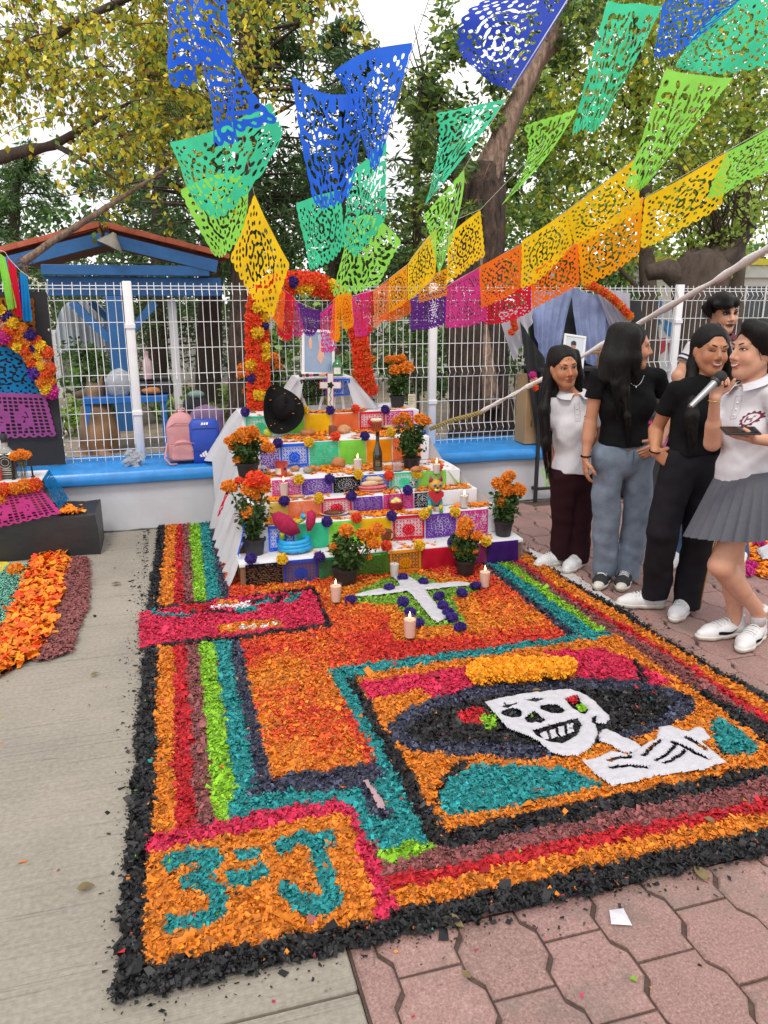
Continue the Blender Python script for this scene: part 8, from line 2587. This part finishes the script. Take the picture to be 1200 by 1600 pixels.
   for q_ in((-.010,-.012,-.010,.012),(.010,-.012,.010,.012),(-.010,0,.010,0)):
    bar(lx+q_[0],lz+q_[1],lx+q_[2],lz+q_[3])
   mb.build('emblem',mat('maroon print',C('#6a1830'),.7),shirt)
   mb=MB()
   G_={'C':((1,1,0,1),(0,1,0,0),(0,0,1,0)),'E':((1,1,0,1),(0,1,0,0),(0,0,1,0),(0,.5,.8,.5)),'T':((0,1,1,1),(.5,1,.5,0)),'I':((.5,1,.5,0),),'S':((1,1,0,1),(0,1,0,.5),(0,.5,1,.5),(1,.5,1,0),(1,0,0,0))}
   for i,ch in enumerate('CETIS'):
    for a0,c0,a1,c1 in G_[ch]:
     bar(lx-.036+i*.0155+a0*.010,lz-.055+c0*.013,lx-.036+i*.0155+a1*.010,lz-.055+c1*.013,.0014)
   mb.build('lettering',mat('dark print',C('#3a2a36'),.7),shirt)
 bt=sp.get('pants')
 if bt:
  c0=np.min([tuple(p)for p in hp+kn+an],0)-.18
  c1=np.max([tuple(p)for p in hp+kn+an],0)+.18
  c0[2],c1[2]=.03,hem+.06
  S=SDF(c0,c1,.0055)
  S.el(pm+spine*.02,(hw*.86+.012,.108,.15),TM,.05)
  S.el(wst,(hw*.62+.008,.085,.14),TM,.06)
  for i in(0,1):
   r0,r1,r2=bt['r']
   lo_=an[i]-UP*.03
   S.chain([hp[i],kn[i]],[r0,r1],.014)
   S.rc(kn[i],lo_-UP*.05,r1,r2,.012,cut=(lo_-UP*bt.get('drop',0),(0,0,-1)))
  S.half((0,0,hem+.02),(0,0,1))
  S.wrinkle(.0048,17,hx%5,(1,1,.8)).wrinkle(.0018,41,hx%3)
  pants=S.build('trousers',bt['m'],root,1)[0]
  if bt.get('jeans'):
   w=MB()
   MB().tube([pm+spine*.05+fw*.118,pm-spine*.03+fw*.122],.003,5).build('fly_seam',mat('denim stitch',C('#4a5a70'),.9),pants)
  if bt.get('pipe'):
   i=1
   o=[hp[i].lerp(kn[i],t)+RV*bt['r'][1]*.92-FV*.055 for t in(.1,.5,1)]+[kn[i].lerp(an[i],t)+RV*bt['r'][2]*.86-FV*.052 for t in(.35,.7,1)]
   MB().tube(o,.0045,5).build('side_piping',mat('gold piping',C('#a9803a'),.7),pants,smooth=True)
 S=SDF(np.array(hc)-(.3,.3,sp.get('hl',.5)),np.array(hc)+(.3,.3,.2),.0055)
 S.el(H(0,-.022,.040),(.082*q,.100*q,.086*q),HM,.01)
 S.el(H(0,.098,-.040),(.074*q,.078*q,sp.get('brow',.116)*q),HM,.014,True)
 for s in(-1,1)if sp.get('ears')else():
  S.el(H(s*.086,-.008,-.014),(.022*q,.024*q,.040*q),HM,.008,True)
 for pts,rs in sp['locks']:
  S.chain([J(p)for p in pts],rs,.03)
 grooved(S,hc,.0008)
 hair=S.build('hair',M_HAIR,root,1)[0]
 st=MB()
 for pts,rs in sp['locks']:
  P=[J(p)for p in pts]
  for k in range(int(34*len(pts)/2)):
   a,e=RNG.uniform(0,6.28),RNG.uniform(.86,1.04)
   o=(RV*math.cos(a)+FV*math.sin(a))*e
   t0=RNG.uniform(0,.3)
   W=[P[i]+o*rs[i]+UP*(-.02*(i==len(P)-1))*RNG.uniform(0,3)for i in range(len(P))]
   W[0]=W[0].lerp(W[1],t0)
   W=[W[0]]+[w+Vector(RNG.normal(0,.0035,3))for w in W[1:]]
   st.tube(W,[.0017]*(len(W)-1)+[.0006],4,cap=False)
 tag(st.build('strands',M_HAIR,hair,smooth=True),kind='stuff')
 if sp.get('parting'):
  MB().tube([H(.002,.066-.03*t*t*2,.108+.022*math.sin(t*1.6))for t in(0,.25,.5,.75,1)],.0022,5).build('parting',sp['skin'],hair)
 for a,t,m_,so,kw in sp['shoes']:
  shoe(root,J(a),gz(*t[:2]),m_,so,**kw)
 return root,dict(J=J,H=H,pm=pm,mid=mid,rt=rt,fw=fw,sp=spine,hw=hw,on_shirt=on_shirt,shirt=shirt,wr=wr,el=el,hem=hem,an=an,kn=kn,body=body)
SK1,SK2,SK3=skin_mat('warm brown skin',C('#b97e5e')),skin_mat('light brown skin',C('#c0876a')),skin_mat('fair skin',C('#c9957c'))
M_POLO=mat('white polo cotton',C('#d6d4dc',.93),.85,.05,30,bump=.12,bscale=300)
M_TEE=mat('black cotton',(.007,.007,.008),.9,.2,20,bump=.12,bscale=250,spec=.15)
M_TRK=mat('black track cloth',(.010,.009,.013),.8,.2,15,bump=.1,spec=.2)
M_MAR=mat('maroon cloth',C('#30121a',.8),.85,.15,15,bump=.1,spec=.2)
M_DEN=mat('washed denim',C('#788699',.9),.9,.30,9,bump=.25,bscale=160)
M_DEN2=mat('blue denim',C('#3a5378',.9),.9,.25,9,bump=.2,bscale=160)
M_SK=mat('grey skirt cloth',C('#5b5d66',.85),.85,.08,40,bump=.1)
NAVY=mat('navy stripe',C('#1d2038'),.8)
M_CANV=mat('black canvas',(.02,.021,.026),.85,.2,40,bump=.2)
low,hi_=(0,.15,-1),(0,0,-1)
# --- leftmost student
person('young woman in a white polo and maroon trousers, long dark hair, leftmost of the students',4.62,dict(head=(881,573,10,-4,-6,1.0),skin=SK1,sh=[(861,634,.02),(927,630,.04)],el=[(856,690,.06),(934,690,.08)],wr=[(862,735,.06),(934,742,.06)],hip=[(879,742),(911,742,.03)],kn=[(880,806,.04),(909,808,.04)],an=[(877,864,.12),(905,870,.08)],hand=[((0,0,-1),(1,.2,0),(0,-1,0)),None],top=dict(m=M_POLO,hem=736,polo=1,cuff=(),slv=.55,fit=.016,logo=(.070,.070)),pants=dict(m=M_MAR,r=(.088,.068,.064)),parting=1,gaze=.002,paint=[((0,.09,.055),(.008,.03,.008),(.75,.3,.3)),((.016,.09,.050),(.006,.03,.006),(.75,.3,.3)),((-.014,.09,.048),(.006,.03,.006),(.75,.3,.3)),((.0,.1,-.02),(.03,.03,.02),(1.05,.82,.78))],locks=[([(865,550,.04),(857,585,.03),(850,640,-.05),(853,690,-.06),(858,735,-.05)],[.028,.028,.032,.030,.012]),([(872,560,.06),(864,620,.06),(862,680,.04)],[.05,.045,.03]),([(899,552,.04),(904,585,.06),(908,620,.07),(905,660,.09)],[.026,.026,.034,.02])],shoes=[((878,864,.12),(846,886),M_SHOEW,M_SOLEW,{}),((905,870,.08),(882,898),M_SHOEW,M_SOLEW,{})]))
# --- black haired student in jeans
r2,i2=person('young woman in black t shirt and pale jeans, profile half hidden by black hair',4.287,dict(head=(987,541,82,-2,0,1.0),skin=SK2,sh=[(934,590,-.02),(1027,588,.05)],el=[(922,664,.0),(1046,650,.12)],wr=[(915,716,-.04),(1031,694,-.08)],hip=[(949,712),(998,712,.03)],kn=[(948,800,.03),(995,802,.06)],an=[(946,893,.14),(978,899,.12)],hand=[((.08,.05,-1),(.9,.1,.1),(-.2,-1,0),(14,20,18)),((-.8,-.05,-.5),(-.1,1,.1),(0,-.2,1),(12,16,14))],top=dict(m=M_TEE,hem=694,slv=.42,fit=.006),pants=dict(m=M_DEN,r=(.090,.078,.072),jeans=1,drop=-.015),paint=[((.03,.07,-.06),(.05,.04,.02),(1.2,1.2,1.25)),((-.03,.08,-.02),(.03,.05,.03),(1.15,1.1,1.12))],lines=[(.0011,[(-.040+.012*i,-.058+.003*i)for i in range(5)])]+[(.0010,[(-.036+.012*i,-.064+.003*i),(-.036+.012*i,-.050+.003*i)])for i in range(4)],locks=[([(965,520,0),(955,560,-.04),(946,592,-.06)],[.055,.056,.030]),([(985,525,-.07),(966,565,-.09),(962,600,-.11),(966,640,-.12)],[.045,.040,.020,.005]),([(978,520,-.06),(975,560,-.09),(976,610,-.11),(980,650,-.13),(986,684,-.13)],[.046,.042,.022,.013,.005]),([(988,525,-.08),(992,560,-.09),(995,585,-.10)],[.045,.034,.018]),([(965,540,.05),(955,590,.08)],[.06,.04]),([(950,570,-.04),(932,592,-.05)],[.045,.015])],shoes=[((946,893,.14),(932,926),M_CANV,M_SOLEW,dict(cap=M_SOLEW)),((978,899,.12),(966,933),M_CANV,M_SOLEW,dict(cap=M_SOLEW))]))
w=i2['wr'][0]
MB().tube([w+Vector((.026*math.cos(a),.026*math.sin(a),.012))for a in[i*.5236 for i in range(13)]],.005,6).build('wristband',M_TEE,r2,smooth=True)
nk=[i2['on_shirt'](.055*t,.165-.055*(1-t*t),.004)for t in(-1,-.6,-.3,0,.3,.6,1)]
MB().tube(nk,.0016,5).build('necklace',mat('silver',(.7,.7,.72),.25,metal=.9),r2,smooth=True)
MB().ball(nk[3]-UP*.006,.006,8,6).build('pendant',mat('silver',(.7,.7,.72),.25),r2,smooth=True)
# --- boy behind
person('boy in a white polo with skull face paint, standing behind the others at the fence',4.80,dict(head=(1130,489,10,-4,0,1.0),skin=SK3,girl=0,sh=[(1084,544,0),(1166,544,.02)],el=[(1059,588,-.02),(1190,600,.05)],wr=[(1066,650,-.04),(1190,650,0)],hip=[(1100,690),(1140,690)],kn=[(1075,790),(1150,790)],an=[(1056,866,-.05),(1155,872)],hand=[((.2,0,-1),(1,0,0),(0,-1,0)),None],brow=.082,top=dict(m=M_POLO,hem=684,polo=1,cuff=((.002,NAVY),(.016,mat('white stripe',C('#e0e0e6'),.8)),(.030,NAVY)),collar=mat('maroon rib',C('#5c1c2c'),.8),slv=.52,fit=.014,logo=(0,0)),pants=dict(m=M_DEN2,r=(.09,.075,.066)),paint=[((-.031,.09,.004),(.026,.04,.020),(.06,.06,.07)),((.031,.09,.004),(.026,.04,.020),(.06,.06,.07)),((0,.1,-.03),(.012,.02,.012),(.35,.33,.35)),((0,.09,-.063),(.030,.03,.011),(.12,.11,.12)),((0,.08,-.02),(.06,.05,.02),(1.12,1.14,1.18))],lines=[(.0010,[(-.034+.011*i,-.055),(-.034+.011*i,-.071)])for i in range(7)],locks=[([(1112,470,-.06),(1130,466,-.10),(1150,472,-.06)],[.026,.028,.024]),([(1104,480,-.02),(1108,492,-.03)],[.03,.016]),([(1118,476,-.11),(1140,478,-.11)],[.016,.018])],shoes=[((1056,872,-.05),(1040,892,-.05),M_SHOEW,M_SOLEW,{}),((1155,878),(1150,902),M_SHOEW,M_SOLEW,{})]))
# --- smiling student in black
r3,i3=person('smiling young woman all in black with one hand on her hip, behind the microphone',3.90,dict(head=(1111,546,3,-3,2,1.0),skin=SK1,smile=1,eyes='down',sh=[(1056,610,-.02),(1146,604,.06)],el=[(1025,672,.08),(1160,680,.10)],wr=[(1023,706,-.02),(1122,712,.02)],hip=[(1060,728),(1098,728,.03)],kn=[(1035,830,-.04),(1092,836)],an=[(1024,926,.10),(1070,944,.04)],hand=[((.62,-.1,-.42),(.1,1,0),(0,.2,1),(10,30,30)),((-.3,-.2,-.6),(0,1,.2),(0,0,1))],top=dict(m=M_TEE,hem=708,polo=0,slv=.52,fit=.008),pants=dict(m=M_TRK,r=(.092,.080,.070),pipe=1,drop=-.01),parting=1,paint=[((0,.105,-.026),(.010,.02,.010),(.45,.45,.48))],lines=[(.0012,[(.038,.048),(.033,.038),(.040,.030),(.050,.032)]),(.0011,[(.004,.030),(.006,.012)])],locks=[([(1092,535,.04),(1084,570,.04),(1080,610,-.02),(1081,650,-.10),(1084,690,-.13)],[.036,.030,.032,.032,.012]),([(1130,535,.05),(1139,570,.06),(1143,610,.02),(1142,660,-.05),(1130,706,-.10)],[.030,.026,.030,.034,.014]),([(1110,530,.06),(1108,600,.09)],[.06,.05])],shoes=[((1024,926,.10),(974,948),M_SHOEW,M_SOLEW,{}),((1070,944,.04),(1046,980),M_SHOEW,M_SOLEW,{})]))
w=i3['wr'][0]
for k,z in(('bracelet',.004),):
 MB().tube([w+Vector((.027*math.cos(a),.027*math.sin(a),z+.006*math.sin(a)))for a in[i*.5236 for i in range(13)]],.0035,6).build(k,M_TEE,r3,smooth=True)
r4,i4=person('young woman in white polo and grey pleated skirt, in profile, speaking into a microphone',3.50,dict(head=(1179,548,-78,2,-2,1.05),skin=SK3,smile=1,gaze=0,ears=1,sh=[(1139,628,.10),(1212,618,-.12)],el=[(1113,692,.0),(1232,690,-.22)],wr=[(1117,622,-.10),(1180,686,-.26)],hip=[(1140,760,.03),(1185,760,-.04)],kn=[(1144,892,.03),(1126,884,-.07)],an=[(1148,962,.12),(1186,956,.06)],hand=[((.10,.12,1),(.2,-1,.1),(1,.2,.1),(62,70,40)),((-1,-.05,.12),(0,.1,1),(0,-1,.1),(8,12,10))],hl=.34,top=dict(m=M_POLO,hem=752,polo=1,cuff=(),slv=.55,fit=.016,loose=0,logo=(.075,.050)),locks=[([(1190,520,0),(1208,552,.02),(1212,590,.04),(1206,630,.08)],[.058,.058,.052,.03]),([(1194,530,.05),(1206,580,.06)],[.055,.05]),([(1172,510,-.04),(1190,520,-.07),(1204,545,-.07)],[.036,.034,.036]),([(1180,590,.07),(1168,612,.07)],[.035,.015])],shoes=[((1148,962,.12),(1092,1000),M_SHOEW,M_SOLEW,dict(high=True,extra=M_TEE)),((1186,956,.06),(1164,1014),M_SHOEW,M_SOLEW,dict(high=True,extra=M_TEE))]))
J4=i4['J']
wc,hc_=J4((1166,738,0)),J4((1148,834,-.01))
vs,fs=[],[]
n,m_=240,12
for k in range(m_):
 t=k/(m_-1)
 c=wc.lerp(hc_,t)
 for i in range(n):
  a=2*math.pi*i/n
  ph=(i/n*26)%1
  pl=(ph/.85 if ph<.85 else(1-ph)/.15)-.5
  rx=.150+.085*t+pl*.022*t
  ry=.115+.095*t+pl*.022*t
  p=c+i4['rt']*math.cos(a)*rx+i4['fw']*math.sin(a)*ry
  p.z-=.012*t*math.sin(a*2+1)
  vs.append(p)
for k in range(m_-1):
 for i in range(n):
  fs.append((k*n+i,k*n+(i+1)%n,(k+1)*n+(i+1)%n,(k+1)*n+i))
MB().add(vs,fs).build('pleated_skirt',M_SK,r4,smooth=35)
for a in i4['an']:
 MB().tube([Vector((a.x,a.y,.10)),Vector((a.x,a.y,.15))*.5+a.xy.to_3d()*.5+UP*.075,Vector((a.x,a.y,.19))],[.0385,.038,.0385],16).build('sock',mat('white sock',C('#d4d2d6'),.9,.06,40,bump=.2),r4,smooth=True)
w=i4['wr'][0]
MB().tube([w+Vector((.026*math.cos(a),.026*math.sin(a),-.012))for a in[i*.5236 for i in range(13)]],.002,6).build('bracelet',mat('gold',(.75,.55,.2),.3,metal=.8),r4,smooth=True)
a,b=J4((1079,635,-.16)),J4((1130,585,-.115))
mc=thing('microphone','silver and black handheld microphone in the hand of the student in profile','microphone',a)
dm=b-a
MB().tube([a,a+dm*.12,a+dm*.13,a+dm*.70,a+dm*.76],[.0115,.0125,.0125,.0165,.019],16).build('handle',mat('grey metal',(.35,.36,.38),.35,metal=.7),mc,smooth=40)
MB().tube([a-dm*.05,a+dm*.11],[.0105,.0122],14).build('base',M_POT,mc,smooth=40)
MB().ball(a+dm*.92,(.0275,.0275,.0275),16,12).build('head',mat('black mesh',(.015,.015,.016),.5,.2,200,bump=.5,bscale=900),mc,smooth=True)
MB().tube([a+dm*.74,a+dm*.80],[.0245,.0255],16).build('ring',M_POT,mc,smooth=40)
p=J4((1157,673,-.30))
ph=thing('phone','black smartphone lying in the open hand of the student in profile','phone',p)
rx,ry=RV,(FV*.9+UP*.25).normalized()
rz=rx.cross(ry)
MM=Matrix((rx,ry,rz)).transposed().to_4x4()
MM.translation=p
MB().box((-.075,-.036,-.004),(.075,.036,.004),bev=.003,M=MM).build('case',M_POT,ph)
MB().box((-.070,-.032,.0045),(.070,.032,.0052),M=MM).build('screen',mat('dark screen',(.01,.01,.012),.08),ph)
# --- dog behind the fence
dg=gl_(150,7.0)
D_=lambda px,py,dd=0:gh(px,py,7.0+dd)
rd=thing('dog','tan and grey shepherd dog sitting behind the fence beside the blue table','dog',(dg.x,dg.y,.3))
S=SDF(np.array(D_(120,690))-.45,np.array(D_(170,610))+.35,.009)
hx_=D_(150,612)
S.chain([D_(153,706),D_(155,680),D_(152,645),D_(150,625)],[.15,.17,.13,.085],.06)
for px,py in((134,712),(172,712)):
 S.el(D_(px,py,.05),(.09,.15,.10),None,.05)
S.chain([D_(140,650,.1),D_(136,690,.14),D_(135,716,.14)],[.07,.045,.035],.03).chain([D_(162,650,.1),D_(164,690,.14),D_(165,716,.14)],[.07,.045,.035],.03)
S.el(hx_,(.085,.085,.08),None,.03).rc(hx_,hx_+Vector((-.16,.05,-.03)),.06,.035,.03)
for s in(-1,1):
 S.rc(hx_+RV*s*.05+UP*.05,hx_+RV*s*.065+UP*.14,.032,.010,.015)
S.chain([D_(158,708,-.1),D_(175,718,-.2),D_(195,720,-.2)],[.05,.045,.03],.03)
bd,V,Q=S.build('body',skin_mat('dog fur',C('#96714e',.9)),rd)
cl_=np.ones((len(V),4),np.float32)
t=np.clip((V[:,2]-.45)*1.6+.5*np.sin(V[:,0]*23)*np.sin(V[:,2]*17)+(V[:,0]<dg.x-.02)*.6,0,1)[:,None]
cl_[:,:3]=1-t*np.array([.66,.60,.52])
bd.data.attributes.new('paint','FLOAT_COLOR','POINT').data.foreach_set('color',cl_.ravel())
# ---- litter on the ground
dry=thin('dry leaf',C('#8a7a58',.9),.3,.7,.3,20)
for px,py,s,lab in((1094,1364,.034,'dry folded leaf at the front edge of the carpet, at the right'),(708,1441,.034,'dry folded leaf at the front edge of the carpet near the number panel'),(134,1386,.026,'dry leaf on the concrete left of the number panel'),(1108,1290,.02,'small dry leaf on the black rim of the carpet'),(820,1040,.02,'dry leaf fallen on the orange strip of the framed panel'),(728,1522,.016,'small yellow green leaf in a paver joint near the bottom'),(182,912,.03,'dry leaf on the concrete beside the second carpet'),(148,1053,.02,'small dry leaf on the concrete joint'),(838,1085,.02,'curled leaf on the black hat of the skeleton lady'),(1093,1030,.02,'tiny leaf at the right rim of the carpet')):
 p=gz(px,py,.012)
 a=random.uniform(0,6.28)
 u,v=Vector((math.cos(a),math.sin(a),0)),Vector((-math.sin(a),math.cos(a),0))
 vs,fs=[],[]
 for i in range(7):
  t=i/6
  w=s*.55*math.sin(math.pi*t**.8)+.0005
  c=p+u*s*2*(t-.5)+UP*(.12*s*math.sin(t*3)+(.02 if py in(1290,1040,1085)else 0))
  vs+=[c-v*w+UP*w*.2,c,c+v*w+UP*w*.3]
 for i in range(6):
  for k in(0,1):
   fs.append((i*3+k,i*3+k+1,i*3+4+k,i*3+3+k))
 tag(MB().add(vs,fs).build('fallen_leaf',dry,None,smooth=True),lab,'leaf','leaves fallen on the ground')
p=gz(967,1428,.004)
mb=MB()
q=[gz(x,y,.004)for x,y in((952,1422),(974,1419),(988,1446),(955,1444))]
mb.add(q+[(q[0]+q[2])/2+UP*.012],[(0,1,4),(1,2,4),(2,3,4),(3,0,4)])
tag(mb.build('paper_scrap',M_POLO),'crumpled white paper scrap lying on the pavers','paper scrap')
n=900
xs=np.concatenate([RNG.uniform(-1.6,.3,350),RNG.uniform(.4,3.2,550)])
ys=np.concatenate([RNG.uniform(.9,5.6,350),RNG.uniform(.9,4.6,550)])
k=~((xs>-.22)&(xs<2.36)&(ys>1.6))&(RNG.uniform(0,1,n)<.55)
V,F=flakes(xs[k],ys[k],np.full(k.sum(),.003),.008*RNG.lognormal(0,.5,k.sum()),.2,.2)
tag(link('strewn_chips',rawmesh('strewn_chips',V,F,[M_DYE[c]for c in('black','orange','pink','green','brown','red')],tint=RNG.uniform(.6,1.4,k.sum()),mi=RNG.integers(0,6,k.sum()))),'loose coloured shavings strewn over the concrete and the pavers','shavings',kind='stuff')
for o in list(COL.objects):
 if o.parent is not None and o.name.split('.')[0]in('limb','shoot','sprout','stem'):
  o['kind']='stuff'
